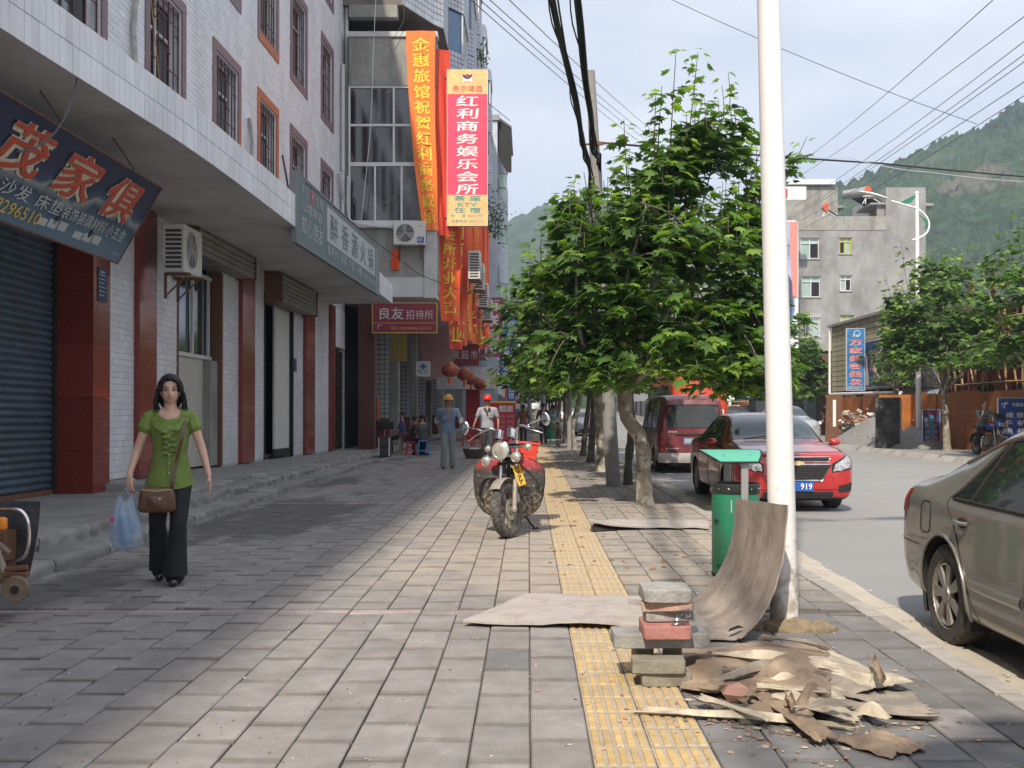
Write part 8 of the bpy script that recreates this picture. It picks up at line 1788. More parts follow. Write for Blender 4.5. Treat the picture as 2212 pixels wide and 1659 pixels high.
def veneer(label, cx, cy, w, l, rz, m, amp, lift, seed, curl=0., z0=.02, ragged=.10, tilt=0., nm='veneer_sheet'):
    rr = random.Random(seed); w *= 1.18; l *= 1.15; cx = 1.28+(cx-1.38)*.86; t = thing(nm, label, 'veneer', (cx, cy, 0), rz, 'peeled veneer sheets heaped by the lamp post')
    def fn(u, v):
        q = ragged*(noise.noise(Vector((u*7+seed, 3, 1)))+.7*noise.noise(Vector((u*31+seed, 9, 1)))); p = ragged*(noise.noise(Vector((v*5+seed, 8, 2)))+.6*noise.noise(Vector((v*27+seed, 4, 2))))
        X = (u-.5)*w*(1+(p if abs(u-.5) > .3 else 0)); Y_ = (v-.5)*l+(q*l if abs(v-.5) > .35 else 0)
        z = z0+.75*lift*math.sin(math.pi*u)*math.sin(math.pi*min(1, v*1.1))+.7*amp*noise.noise(Vector((u*2.5+seed, v*3+seed, 0)))+amp*.35*noise.noise(Vector((u*9+seed, v*4, 5)))+tilt*(v-.5)*l
        if curl: k = abs(u-.5)*2; z += abs(curl)*k**3*(1 if curl > 0 else 0); X *= 1-.25*k*k*min(1, abs(curl)*6)
        return (X, Y_, max(.006+.002*math.sin(seed), z))
    mb = MB(); mb.grid(fn, 26, 26, .004); mb.build('ply_layer', m, t, smooth=40); return t
veneer('large brown veneer sheet humped at the top of the heap', 1.30, 5.72, .85, .75, .2, M_ven, .05, .11, 1, z0=.035)
veneer('pale bleached veneer with black specks at the right of the heap', 1.62, 5.50, .55, .62, .3, M_ven2, .03, .08, 2, z0=.05)
veneer('brown stained veneer strip running down over the pale sheet', 1.42, 5.35, .34, .85, -.25, M_ven, .04, .15, 3, z0=.05, curl=.03)
veneer('pale veneer patch showing in the middle of the heap', 1.36, 5.28, .46, .5, .15, M_ven2, .03, .09, 4, z0=.04)
veneer('dark brown veneer lying along the left side of the heap', 1.07, 5.42, .26, .9, .38, M_ven, .02, .04, 5, z0=.03)
veneer('grey flat veneer beneath the right hand sheets', 1.62, 5.05, .62, .34, -.1, M_ven3, .02, .03, 6)
veneer('thin grey strip sticking out to the right of the heap', 1.62, 4.88, .12, .62, 1.35, M_ven3, .02, .04, 7, curl=.02, z0=.02)
veneer('long curled tan strip at the front of the heap', 1.30, 4.95, .12, .62, .65, M_ven2, .03, .10, 8, curl=.03, z0=.03)
veneer('stub of split tan strip pointing down at the front', 1.28, 4.66, .10, .42, .15, M_ven, .02, .05, 9, curl=.02, z0=.03)
veneer('long slender strip reaching left over the yellow tiles', 1.00, 4.78, .06, .80, 1.30, M_ven2, .015, .05, 10, curl=.01, z0=.012)
veneer('brown strip rising in an arch at the front of the heap', 1.42, 4.95, .10, .45, -.5, M_ven, .02, .15, 11, curl=.02, z0=.02)
veneer('small crumpled brown piece lying apart at the lower right', 1.60, 4.42, .22, .24, .6, M_ven, .03, .05, 12, z0=.015)
veneer('dark scorched veneer flake with a raised edge at the right', 1.60, 5.22, .30, .20, .1, M_ven3, .02, .10, 13, curl=.03, z0=.03)
veneer('narrow tan splinter lying across the brown sheet', 1.33, 5.45, .035, .55, 1.0, M_ven2, .01, .06, 14, z0=.12)
veneer('narrow dark splinter lying across the heap', 1.25, 5.30, .03, .6, -.9, M_ven3, .01, .06, 15, z0=.11)
veneer('twisted tan ribbon curling over the front edge', 1.18, 5.08, .07, .50, 1.1, M_ven, .02, .12, 16, curl=.02, z0=.03)
for k in range(26):
    rr = random.Random(k+300); veneer('small torn veneer splinter among the heap by the lamp post', rr.gauss(1.42, .19), rr.gauss(5.15, .32), rr.uniform(.02, .07), rr.uniform(.12, .42), rr.uniform(0, 3.1), [M_ven, M_ven2, M_ven3][k % 3], .012, rr.uniform(.02, .08), 40+k, curl=rr.choice((0, .015, .03)), z0=rr.uniform(.02, .10), nm='veneer_splinter')
r = thing('metal_sheet', 'small square pale grey sheet lying right of the brick stack', 'sheet', (.98, 5.55, 0)); Q('plate', mat('pale_grey_sheet', (.42, .45, .44), .6, dirt=(.3, .29, .26), dfac=.5), lambda m: m.box((.96, 5.50, .018), (.30, .36, .006), rz=.15), 0, root=r)
r = thing('stone_slab', 'dark flat slab lying under the front of the veneer heap', 'slab', (1.05, 4.85, 0)); Q('slab', M_slab_dk, lambda m: m.box((1.08, 4.87, .012), (.30, .26, .018), rz=.1), 0, root=r)
for k, (x, y, s, l) in enumerate(((1.02, 5.12, .10, 'larger broken pink brick lump beside the dark slab'), (1.09, 5.03, .07, 'flat pink brick fragment by the slab'))):
    t = thing('brick_fragment', l, 'brick', (x, y, 0)); mb = MB(); mb.sph((0, 0, s*.4), (s, s*.7, s*.5), 7, 4); mb.build('lump', flat('broken_pink_brick', (.50, .28, .22)), t, smooth=0)
for k in range(9):
    rr = random.Random(k); t = thing('stone_chip', 'small grey brown stone chip beside the brick stack', 'stone', (rr.gauss(.98, .05), rr.gauss(5.12, .12), 0), rr.uniform(0, 3), 'stone chips by the brick stack'); mb = MB(); mb.sph((0, 0, .012), (.025, .018, .014), 6, 4); mb.build('chip', M_bricky, t, smooth=0)
# -- arcade furniture
def stool(label, c, m, h=.42, w=.30, group='plastic stools'):
    t = thing('plastic_stool', label, 'stool', c, rnd.uniform(-.2, .2), group); mb = MB(); mb.box((0, 0, h-.015), (w*.85, w*.85, .03)); mb.build('seat', m, t, bevel=.012)
    for sx in (-1, 1):
        for sy in (-1, 1): mb = MB(); mb.tube([(sx*w*.36, sy*w*.36, h-.03), (sx*w*.5, sy*w*.5, .0)], [.028, .02], 6); mb.build('leg', m, t)
    for a, b in (((-1, -1), (1, -1)), ((1, -1), (1, 1)), ((1, 1), (-1, 1)), ((-1, 1), (-1, -1))): mb = MB(); mb.tube([(a[0]*w*.45, a[1]*w*.45, h*.32), (b[0]*w*.45, b[1]*w*.45, h*.32)], .014, 5); mb.build('stretcher', m, t)
    return t
stool('red plastic stool under the woman in black at the arcade table', (-3.62, 32.9, 0), M_plastic_r); stool('blue plastic stool under the person in grey at the arcade table', (-3.22, 32.6, 0), M_plastic_b, .46, .34)
stool('red plastic stool standing empty beyond the yellow helmeted worker', (-1.92, 40.2, 0), M_plastic_r, .46, .34); stool('second empty red stool left of the other', (-2.35, 40.8, 0), M_plastic_r, .46, .34)
r = thing('speaker_box', 'black and white boxed loudspeaker standing on the pavement by the arcade column', 'speaker', (-4.25, 31.6, 0)); Q('cabinet', M_seam, lambda m: m.bx(-4.42, -4.08, 31.4, 31.8, 0, .60), 0, .01, r); Q('white_edge', M_alu, lambda m: (m.bx(-4.12, -4.075, 31.385, 31.4, .02, .58), m.bx(-4.42, -4.39, 31.385, 31.4, .02, .58)), 0, 0, r)
Q('grille', M_grill, lambda m: (m.bx(-4.38, -4.14, 31.38, 31.395, .32, .56), m.bx(-4.38, -4.14, 31.38, 31.395, .05, .28)), 0, 0, r)
r = thing('low_table', 'low dark red table with bottles between the seated people', 'table', (-3.7, 33.8, 0)); Q('table_top', flat('dark_red_table', (.16, .02, .02)), lambda m: m.bx(-4.1, -3.5, 33.4, 34.1, .58, .66), 0, .01, r); [Q('leg', M_ply, lambda m: m.bx(x, x+.05, y, y+.05, 0, .58), 0, 0, r) for x in (-4.05, -3.6) for y in (33.45, 34.0)]
r = thing('rubber_basin', 'black rubber basin full of scraps on the pavement behind the worker', 'basin', (-1.55, 30.6, 0)); Q('basin', mat('dull_brown_basin', (.09, .07, .05), .8), lambda m: m.lathe([(.22, 0), (.33, .28), (.35, .28), (.24, .0)], (-1.55, 30.6, 0), 24), 40, 0, r); Q('contents', M_grit1, lambda m: m.lathe([(.31, .22), (.1, .30), (.01, .31)], (-1.55, 30.6, 0), 20, caps=False), 40, 0, r)
r, M = board('noodle_menu_sign', 'red standing noodle menu board with white characters and a yellow strip on top', (-.98, 41, .92), (1, 0, 0), (0, 0, 1), .98, 1.62, .05, flat('menu_red', (.46, .02, .05)))
patch(r, M, -.49, .49, .74, .81, M_yellow); txt(r, M, '燃面', .12, .52, .55, .26, M_white, bold=.03)
for i in range(5): txt(r, M, '4元 4元', .12, .22-i*.2, .62, .13, M_dull)
mb = MB(); mb.bx(-1.4, -1.36, 41.02, 41.06, 0, .3); mb.bx(-.6, -.56, 41.02, 41.06, 0, .3); mb.build('feet', M_seam, r, world=True, smooth=0)
r = thing('broom', 'broom leaning upside down against the brown column', 'broom', (-4.75, 34.3, .1)); Q('handle', flat('orange_handle', (.45, .14, .08)), lambda m: m.tube([(-4.70, 34.3, .12), (-4.62, 34.4, .75)], .016, 6), 60, 0, r); Q('brush', M_black, lambda m: m.box((-4.60, 34.42, .90), (.5, .1, .26)), 0, .03, r)
r = thing('litter_bin', 'second green litter bin far along the kerb beside the walking man', 'litter bin', (1.0, 47, 0)); Q('bin_body', M_binG, lambda m: m.lathe([(.2, .1), (.2, .9)], (1.0, 47, 0), 20), 40, 0, r); Q('bin_roof', M_binroof, lambda m: m.box((1.0, 47, 1.15), (.5, .5, .05)), 0, 0, r); Q('post', M_steel, lambda m: m.bx(.98, 1.02, 47.2, 47.24, 0, 1.13), 0, 0, r)
r = thing('door_curtain_cloth', 'orange cloth hanging on the column by the arcade', 'cloth', (-4.95, 34.5, 1.0)); Q('cloth', flat('dull_orange_cloth', (.35, .12, .07)), lambda m: m.grid(lambda u, v: (-4.95+.15*u, 34.5+.03*math.sin(u*9), 1.05+.75*v), 6, 6, .006), 60, 0, r)
r = thing('parked_bicycle', 'old loaded bicycle propped against a trunk by the kerb', 'bicycle', (1.15, 40, 0))
Q('front_wheel', M_tyre, lambda m: m.ring((1.15, 39.6, .33), (1, .1, 0), .31, .02, 24, 6), 60, 0, r); Q('rear_wheel', M_tyre, lambda m: m.ring((1.1, 40.7, .33), (1, .1, 0), .31, .02, 24, 6), 60, 0, r); Q('frame', M_rust, lambda m: (m.tube([(1.15, 39.6, .33), (1.15, 39.75, .85), (1.12, 40.3, .8), (1.1, 40.7, .33), (1.12, 40.2, .3), (1.15, 39.75, .8)], .018, 6)), 60, 0, r); Q('handlebar', M_chrome, lambda m: m.tube([(.9, 39.8, .95), (1.4, 39.8, .95)], .014, 6), 60, 0, r); Q('saddle', M_black, lambda m: m.sph((1.12, 40.35, .88), (.08, .14, .05), 10, 6), 60, 0, r); Q('sacking', M_ven3, lambda m: m.sph((1.1, 40.8, .75), (.22, .25, .2), 12, 8), 60, 0, r)
# == PEOPLE
def hand(mb, wrist, d, up, side, curl=.5, s=1.0):
    """palm + four unequal fingers + thumb; d = pointing direction, up = back-of-hand normal, side = thumb side"""
    d = Vector(d).normalized(); up = Vector(up); up = (up-d*up.dot(d)).normalized(); sd = Vector(side); sd = (sd-d*sd.dot(d)-up*sd.dot(up)).normalized(); w = Vector(wrist)
    for k in (-1, -.33, .33, 1): cap(mb, w+d*.01*s+sd*k*.018*s, w+d*.075*s+sd*k*.027*s, .013*s, .012*s, 8)
    for k, L_ in zip((1, .33, -.33, -1), (.066, .075, .070, .055)):
        b = w+d*.082*s+sd*k*.027*s; dd = d.copy(); p = b
        for seg, f in enumerate((.42, .32, .26)):
            dd = (dd-up*curl*(.35+.25*seg)).normalized(); q = p+dd*L_*f*s*1.15; cap(mb, p, q, (.0088-.0008*seg)*s, (.0082-.0008*seg)*s, 8); p = q
    b = w+d*.028*s+sd*.030*s; m_ = b+(sd*.7+d*.6-up*.25).normalized()*.036*s; e = m_+(d*.9+sd*.2-up*.35).normalized()*.030*s; cap(mb, b-sd*.01*s, m_, .012*s, .010*s, 8); cap(mb, m_, e, .0095*s, .008*s, 8)
def person(label, loc, rz, H=1.68, pose=None, shirt=None, trousers=None, skin=None, hair='short', helmet=None, female=False, group=None, seated=False, detail=1, sleeves='short', lean=0., head_turn=0., extra=None, build=1.0, shoes=None, skirt=False):
    """front faces -y. pose dict: elbows / wrists / knees / ankles (l = +x side, r = -x side)"""
    sk = skin or M_skin; s = H/1.70; t = thing('person', label, 'person', loc, rz, group); V_ = lambda p: Vector(p)*s
    P = dict(hipz=.90, knee_l=(.10, -.02, .48), knee_r=(-.10, .0, .48), ank_l=(.10, .02, .08), ank_r=(-.10, .02, .08), elb_l=(.27, .03, 1.10), elb_r=(-.27, .03, 1.10), wr_l=(.30, -.06, .86), wr_r=(-.30, -.06, .86), foot_l=(0, -1, 0), foot_r=(0, -1, 0))
    if pose: P.update(pose)
    hz = P['hipz']; sh = hz+.50; shw = (.165 if female else .195)*build; hd = Vector((0, lean*-.62-.01, sh+.190)); hd = Vector((P.get('hx', 0), hd.y, hd.z))
    def up(z, x=0): return Vector((x+P.get('hx', 0)*max(0, (z-hz)/.7), -lean*max(0, z-hz)/1.0, z))
    vx = .011 if detail >= 2 else (.016 if detail == 1 else .022)
    mb = MB()
    def EL(c, r, rot=None): mb.sph(V_(c), tuple(q*s for q in r), 14, 10, rot=rot)
    Rh = Euler((0, 0, head_turn)).to_matrix(); HD = lambda p: hd+Rh @ Vector(p)
    EL(HD((0, .015, .03)), (.076, .094, .092)); EL(HD((0, -.012, -.035)), (.066, .072, .075)); EL(HD((0, -.03, -.075)), (.040, .040, .034)); 
    EL(HD((0, -.088, -.012)), (.011, .014, .024)); EL(HD((0, -.095, -.028)), (.015, .012, .010)); EL(HD((.036, -.062, -.025)), (.024, .018, .022)); EL(HD((-.036, -.062, -.025)), (.024, .018, .022)); EL(HD((0, -.074, .025)), (.055, .016, .012)); EL(HD((0, -.078, -.055)), (.024, .012, .010))
    for q in (-1, 1): EL(HD((q*.078, .012, -.015)), (.010, .018, .030))
    cap(mb, V_(up(sh-.02)), V_(HD((0, .02, -.06))), .056*s, .050*s, 14)
    tw = .92 if female else 1.0
    def dense(L_, k=4):
        o = []
        for a, b in zip(L_[:-1], L_[1:]): o += [tuple(a[j]+(b[j]-a[j])*i/k for j in range(3)) for i in range(k)]
        return o+[L_[-1]]
    for (z, rx, ry) in dense(((hz-.02, .155, .105), (hz+.08, .145*tw, .10), (hz+.18, .128*tw, .092), (hz+.28, .145*tw, .105), (hz+.38, .160*tw, .105), (hz+.45, .135*tw, .085))): EL(up(z), (rx*build, ry*build, .085))
    for q, n_ in ((1, 'l'), (-1, 'r')):
        S_ = up(sh-.035, q*shw); E = Vector(P['elb_'+n_]); W_ = Vector(P['wr_'+n_]); K = Vector(P['knee_'+n_]); A = Vector(P['ank_'+n_]); Hp = Vector((q*.085, 0, hz-.03))
        cap(mb, V_(up(sh-.01, q*.05)), V_(S_), .055*s, .052*s*build); cap(mb, V_(S_), V_(E), .047*s*build, .036*s*build); cap(mb, V_(E), V_(W_), .037*s*build, .024*s)
        fwd = (W_-E).normalized(); hand(mb, V_(W_), P.get('hd_'+n_, fwd), P.get('hu_'+n_, (q*1, .0, .1)), P.get('hs_'+n_, (0, -1, 0)), P.get('curl_'+n_, .35), s*.98)
        cap(mb, V_(Hp), V_(K), .082*s*build, .055*s); cap(mb, V_(K), V_(A), .052*s, .034*s); f = Vector(P['foot_'+n_]); cap(mb, V_(A-Vector((0, 0, .03))), V_(A+f*.12-Vector((0, 0, .045))), .034*s, .026*s)
    organic(mb, 'body', sk, t, vx*s, 2)
    if detail:
        for q in (-1, 1):
            b = MB(); b.sph(V_(HD((q*.033, -.0775, .002))), (.0125*s, .006*s, .0055*s), 10, 6); b.build('eye', M_eyew, t); b = MB(); b.sph(V_(HD((q*.033, -.0825, .002))), (.0055*s, .003*s, .0055*s), 8, 6); b.build('iris', M_eyeb, t)
            b = MB(); b.tube([V_(HD((q*.018, -.0865, .009))), V_(HD((q*.034, -.085, .0115))), V_(HD((q*.050, -.074, .007)))], .0022*s, 5); b.build('eyelid', M_eyeb, t); b = MB(); b.tube([V_(HD((q*.014, -.091, .027))), V_(HD((q*.034, -.087, .033))), V_(HD((q*.056, -.070, .026)))], [.0028*s, .0034*s, .0016*s], 5); b.build('eyebrow', M_hair, t)
        b = MB(); b.tube([V_(HD((-.024, -.083, -.056))), V_(HD((0, -.0925, -.0545))), V_(HD((.024, -.083, -.056)))], [.003*s, .0065*s, .003*s], 6); b.build('lips', M_lip, t)
    hb = MB()
    def strand(a0, z0, pts, r0): pass
    if hair == 'long':
        hb.sph(V_(HD((0, .025, .048))), (.094*s, .104*s, .098*s), 24, 16); hb.sph(V_(HD((0, .055, -.05))), (.096*s, .070*s, .12*s), 18, 12)
        for q in (-1, 1):
            for k in range(16):
                y0 = -.048+.0088*k; a = HD((q*(.060+.018*min(1, k/3)), y0, .075-.02*(k < 2))); b = HD((q*.099, y0+.004, .0-.01*k*.2)); c = HD((q*(.112+.014*math.sin(k*2.1)), y0+.012, -.09-.008*(k % 3))); d = HD((q*(.100+.032*math.sin(k*1.3)), y0+.0+.01*(k % 2), -.150-.030*((k*7) % 3)))
                pts = smooth_pts([tuple(V_(a)), tuple(V_(b)), tuple(V_(c)), tuple(V_(d))], 14); pts = [(p[0]+.006*math.sin(i*1.1+k), p[1]+.006*math.cos(i*.9+k*2), p[2]) for i, p in enumerate(pts)]
                hb.tube(pts, [(.0125-.0085*i/14)*s for i in range(15)], 6)
        for q in (-1, 1): hb.tube([V_(HD((q*.01, -.070, .100))), V_(HD((q*.050, -.074, .070))), V_(HD((q*.078, -.048, .018)))], [.012*s, .015*s, .016*s], 7)
    elif hair == 'bun': hb.sph(V_(HD((0, .025, .04))), (.086*s, .100*s, .092*s), 14, 10); hb.sph(V_(HD((0, .115, .03))), (.04*s, .04*s, .045*s), 10, 8)
    elif hair == 'ponytail': hb.sph(V_(HD((0, .025, .04))), (.086*s, .100*s, .092*s), 14, 10); hb.tube([V_(HD((0, .11, .04))), V_(HD((0, .14, -.08))), V_(HD((0, .13, -.26)))], [.03*s, .04*s, .015*s], 8)
    else: hb.sph(V_(HD((0, .026, .042))), (.083*s, .096*s, .088*s), 14, 10)
    keep = MB(); 
    hv = []
    for v in hb.v:
        p = Rh.inverted() @ (Vector(v)/s-hd)
        if p.y < -.052 and p.z < .072 and abs(p.x) < .062: p.y = -.052+(.02 if hair == 'long' else .03)*(1 if p.z < .05 else .4)
        hv.append(tuple((hd+Rh @ p)*s))
    hb.v = hv; hb.build('hair', M_hair, t, smooth=70)
    if helmet:
        h = MB(); c = V_(HD((0, .012, .055))); h.sph(c, (.112*s, .135*s, .115*s), 24, 12, z0=-.05); h.build('helmet_shell', helmet, t, smooth=60)
        h = MB(); h.grid(lambda u, v: tuple(c+Vector(((.112+.012*v+.0*u)*s*math.sin(u*2*math.pi), -(.135+(.012+.045*max(0, math.cos(u*2*math.pi))**3)*v)*s*math.cos(u*2*math.pi), -.005-.012*v*s))), 36, 3, .004); h.build('helmet_brim', helmet, t, smooth=60)
        h = MB(); h.tube([tuple(c+Vector((0, -.13*s*math.cos(a), .118*s*math.sin(a)))) for a in [math.pi*i/14 for i in range(2, 13)]], .012*s, 6); h.build('helmet_ridge', helmet, t, smooth=60)
    c = MB(); M_s = shirt or flat('grey_cloth', (.3, .3, .3))
    def CE(p, r_): c.sph(V_(p), tuple(q*s for q in r_), 14, 10)
    ex = .016; zb = hz-.07
    for (z, rx, ry) in dense(((zb+.03, .172, .122), (hz+.08, .150*tw+ex, .102+ex), (hz+.18, .132*tw+ex, .096+ex), (hz+.28, .146*tw+ex, .112+ex*.8), (hz+.37, .160*tw+ex, .110+ex*.6), (hz+.43, .140*tw+ex, .090+ex*.5)), 5): CE(up(z), (rx*build, ry*build, .085))
    if female:
        for q in (-1, 1): CE(up(hz+.32, q*.062)+Vector((0, -.062, 0)), (.062, .052, .058))
    for q, n_ in ((1, 'l'), (-1, 'r')):
        S_ = up(sh-.035, q*shw); E = Vector(P['elb_'+n_]); W_ = Vector(P['wr_'+n_]); cap(c, V_(up(sh-.018, q*.07)), V_(S_), .060*s, .060*s*build)
        e = S_.lerp(E, .34 if female else .68) if sleeves == 'short' else (E if sleeves == 'rolled' else W_.lerp(E, .1)); cap(c, V_(S_), V_(E if sleeves != 'short' else e), .060*s*build, .056*s*build if sleeves == 'short' else .052*s)
        if sleeves == 'long': cap(c, V_(E), V_(e), .05*s, .04*s)
    so = organic(c, 'shirt', M_s, t, vx*s, 2)
    bm_ = bmesh.new(); bm_.from_mesh(so.data); nk = V_(up(sh+.015)); kill = [f for f in bm_.faces if (f.calc_center_median()-nk-Vector((0, -.03*s, 0))).length < (.088 if female else .062)*s*1.0 and f.calc_center_median().z > nk.z-.075*s]
    bmesh.ops.delete(bm_, geom=kill, context='FACES'); bm_.to_mesh(so.data); bm_.free()
    c = MB(); M_t = trousers or M_black; fl = P.get('flare', 1.0)
    c.sph(V_((0, 0, hz-.01)), (.168*s*build, .118*s*build, .10*s), 14, 10)
    for q, n_ in ((1, 'l'), (-1, 'r')):
        K = Vector(P['knee_'+n_]); A = Vector(P['ank_'+n_]); Hp = Vector((q*.085, 0, hz-.04)); cap(c, V_(Hp), V_(K), .096*s*build, .070*s*build)
        if not skirt: cap(c, V_(K), V_(K.lerp(A, .55)), .068*s*build, .066*s*fl); cap(c, V_(K.lerp(A, .5)), V_(A+Vector((0, 0, -.012 if fl > 1 else .03))), .064*s*fl, .070*s*fl)
    organic(c, 'trousers', M_t, t, vx*s, 2)
    for q, n_ in ((1, 'l'), (-1, 'r')):
        A = Vector(P['ank_'+n_]); f = Vector(P['foot_'+n_]); c = MB(); cap(c, V_(A+f*-.03-Vector((0, 0, .045))), V_(A+f*.155-Vector((0, 0, .052))), .040*s, .036*s); organic(c, 'shoe', shoes or M_black, t, .010*s, 1)
    if extra: extra(t, V_, up, HD, s, P)
    return t
# ---- woman in green
M_green = mat('green_chiffon_blouse', (.155, .225, .045), .75, var=.12, vs=14, bump=.15, bs=40)
M_blacktr = mat('black_trousers', (.010, .011, .015), .8, var=.3, vs=12, bump=.25, bs=18); M_bagbrown = mat('brown_leather', (.10, .042, .018), .38, var=.3, vs=12, bump=.3, bs=25, coat=.3)
def woman_extra(t, V_, up, HD, s, P):
    hz = P['hipz']; sh = hz+.50
    def surf(x, z, off=.0):
        k = (z-hz)/.5; ry = float(np.interp(z, [hz-.1, hz+.08, hz+.18, hz+.30, hz+.37, hz+.46], [.140, .120, .112, .150, .135, .088])); rx = float(np.interp(z, [hz-.1, hz+.18, hz+.35, hz+.46], [.185, .138, .165, .165]))
        return Vector((x, -ry*math.sqrt(max(.05, 1-(x/rx)**2))-off, z))
    c = MB()
    def frill(u, v):
        a = math.pi*(-.78+1.56*u)-math.pi/2; w = .092+.052*v; x = w*1.12*math.cos(a); zz = sh-.005+w*1.0*math.sin(a)*1.05; zz = min(zz, sh+.035-.02*v)
        p = surf(x, min(zz, sh-.02), .006+.010*abs(math.sin(u*44))*v); p.z = zz; 
        if zz > sh-.045: k = (zz-(sh-.045))/.08; p.y = p.y*(1-k)+(.02)*k
        return V_(p)
    c.grid(frill, 120, 5, .003); c.build('neck_frill', M_green, t, smooth=60)
    for q, n_ in ((1, 'l'), (-1, 'r')):
        K = Vector(P['knee_'+n_]); A = Vector(P['ank_'+n_]); c = MB(); c.grid(lambda u, v: V_(K.lerp(A, .12+.85*v)+Vector(((.068+.028*v**1.5+.003*math.sin(u*25))*math.cos(u*6.2832), (.070+.036*v**1.5+.003*math.sin(u*19))*math.sin(u*6.2832), -.02*v))), 36, 8, .003); c.build('trouser_cuff', M_blacktr, t, smooth=60)
    for q in (-1, 1):
        c = MB(); c.grid(lambda u, v: V_(surf(q*(.008+(.038+.012*math.sin(u*23))*v)+.004, sh-.13-.21*u, .012+.020*v*math.sin(u*30+q)+.006)), 60, 4, .003); c.build('jabot_ruffle', M_green, t, smooth=60)
    c = MB(); c.grid(lambda u, v: V_(surf(-.010+.02*v+.003, sh-.09-.46*u, .012)), 24, 2, .003); c.build('button_placket', M_green, t, smooth=60)
    for k in range(6): c = MB(); c.sph(V_(surf(.003, sh-.11-.075*k, .018)), .006*s, 8, 5); c.build('button', M_alu, t)
    for z1, z0, r0, r1 in ((hz+.11, hz-.075, .142, .186), (hz+.06, hz-.105, .155, .192)):
        c = MB(); c.grid(lambda u, v: V_(((r1+(r0-r1)*v)*math.cos(u*2*math.pi)*(1+.02*math.sin(u*40)*(1-v)), (r1+(r0-r1)*v)*.76*math.sin(u*2*math.pi), z0+(z1-z0)*v+(.018 if z0 < hz-.1 else .0)*math.cos(u*4*math.pi)*(1-v))), 72, 4, .003); c.build('blouse_hem', M_green, t, smooth=60)
    for q in (-1, 1):
        c = MB(); S_ = up(sh-.035, q*.165); E = Vector(P['elb_l' if q > 0 else 'elb_r']); d = (E-S_).normalized(); u_, w_ = ortho(d)
        c.grid(lambda u, v: V_(S_-d*.02+d*.115*v+(u_*math.cos(u*2*math.pi)+w_*math.sin(u*2*math.pi))*(.055+.010*v+.004*math.sin(u*2*math.pi*9)*v)), 40, 5, .003); c.build('cap_sleeve', M_green, t, smooth=60)
    c = MB(); pts = [(.085, -.03, sh+.028), (.118, -.075, sh-.05), (.112, -.165, sh-.17), (.085, -.160, sh-.30), (.052, -.155, hz+.08), (.032, -.175, hz-.05), (.025, -.165, hz-.12)]
    pp = [Vector(p) for p in smooth_pts(pts, 24)]; c.grid(lambda u, v: V_(pp[int(round(u*24))]+Vector((.028*(v-.5), 0, 0))), 24, 1, .004); c.build('bag_strap', M_bagbrown, t, smooth=60)
    c = MB(); pts = [(.06, .06, sh+.03), (.0, .125, sh-.1), (-.12, .13, hz+.1), (-.19, .02, hz-.05), (-.20, -.08, hz-.14)]; pp2 = [Vector(p) for p in smooth_pts(pts, 20)]; c.grid(lambda u, v: V_(pp2[int(round(u*20))]+Vector((.012*(v-.5), 0, .02*(v-.5)))), 20, 1, .004); c.build('bag_strap', M_bagbrown, t, smooth=60)
    g = thing_part('shoulder_bag', t)
    def bagf(u, v):
        a = u*2*math.pi; ph = (v-.5)*math.pi; e = .45; f = lambda w: math.copysign(abs(w)**e, w); X = .145*f(math.cos(ph))*f(math.cos(a)); Y_ = .052*f(math.cos(ph))*f(math.sin(a)); Z = .105*f(math.sin(ph)); X *= 1-.06*(Z/.1)
        return V_(Vector((-.085+X, -.175+Y_-.01*math.sin(X*30)*.3, hz-.20+Z-.35*(X*X))))
    c = MB(); c.grid(bagf, 40, 20); c.build('bag_body', M_bagbrown, g, smooth=60)
    c = MB(); c.grid(lambda u, v: V_(Vector((-.155+.14*u, -.232-.012*math.sin(math.pi*u)*math.sin(math.pi*v), hz-.285+.12*v))), 12, 8, .01); c.build('front_pocket', M_bagbrown, g, smooth=60); c = MB(); c.tube([V_(Vector((-.20, -.222, hz-.115))), V_(Vector((-.085, -.235, hz-.128))), V_(Vector((.03, -.222, hz-.115)))], .0045, 5); c.build('zip', M_gold, g); c = MB(); c.sph(V_(Vector((-.06, -.245, hz-.19))), .012, 8, 6); c.build('clasp', M_gold, g)
    c = MB(); c.sph(V_(HD((0, -.045, .118))), (.004, .03, .003), 6, 4); 
wp = dict(hipz=.905, knee_l=(.075, -.13, .50), knee_r=(-.10, -.02, .49), ank_l=(.045, -.10, .085), ank_r=(-.085, .14, .10), elb_l=(.25, -.02, 1.12), elb_r=(-.26, -.01, 1.10), wr_l=(.315, -.12, .90), wr_r=(-.31, -.12, .90), hd_l=(.15, -.1, -1), hd_r=(.1, -.35, -1), curl_r=1.0, curl_l=.35, hu_r=(-.6, -.8, .1), hs_r=(.3, -1, 0), flare=1.18)
woman = person('woman in a ruffled green blouse and black trousers walking with a brown shoulder bag', (-2.90, 8.63, 0), R(13), 1.655, wp, M_green, M_blacktr, M_skin, 'long', female=True, detail=2, head_turn=R(5), extra=woman_extra, shoes=mat('black_patent_shoe', (.012, .012, .013), .2, bump=0, coat=.5))
t = thing('carrier_bag', 'pale blue translucent carrier bag hanging from the hand of the woman in green', 'bag', (-3.19, 8.44, .28))
M_film = bpy.data.materials.new('plastic_film'); M_film.use_nodes = True; _n = M_film.node_tree; _b = _n.nodes['Principled BSDF']; _o = _n.nodes['Material Output']; _b.inputs['Base Color'].default_value = (.42, .55, .72, 1); _b.inputs['Roughness'].default_value = .25
_t = _n.nodes.new('ShaderNodeBsdfTransparent'); _m = _n.nodes.new('ShaderNodeMixShader'); _m.inputs[0].default_value = .52; _n.links.new(_t.outputs[0], _m.inputs[1]); _n.links.new(_b.outputs[0], _m.inputs[2]); _n.links.new(_m.outputs[0], _o.inputs[0])
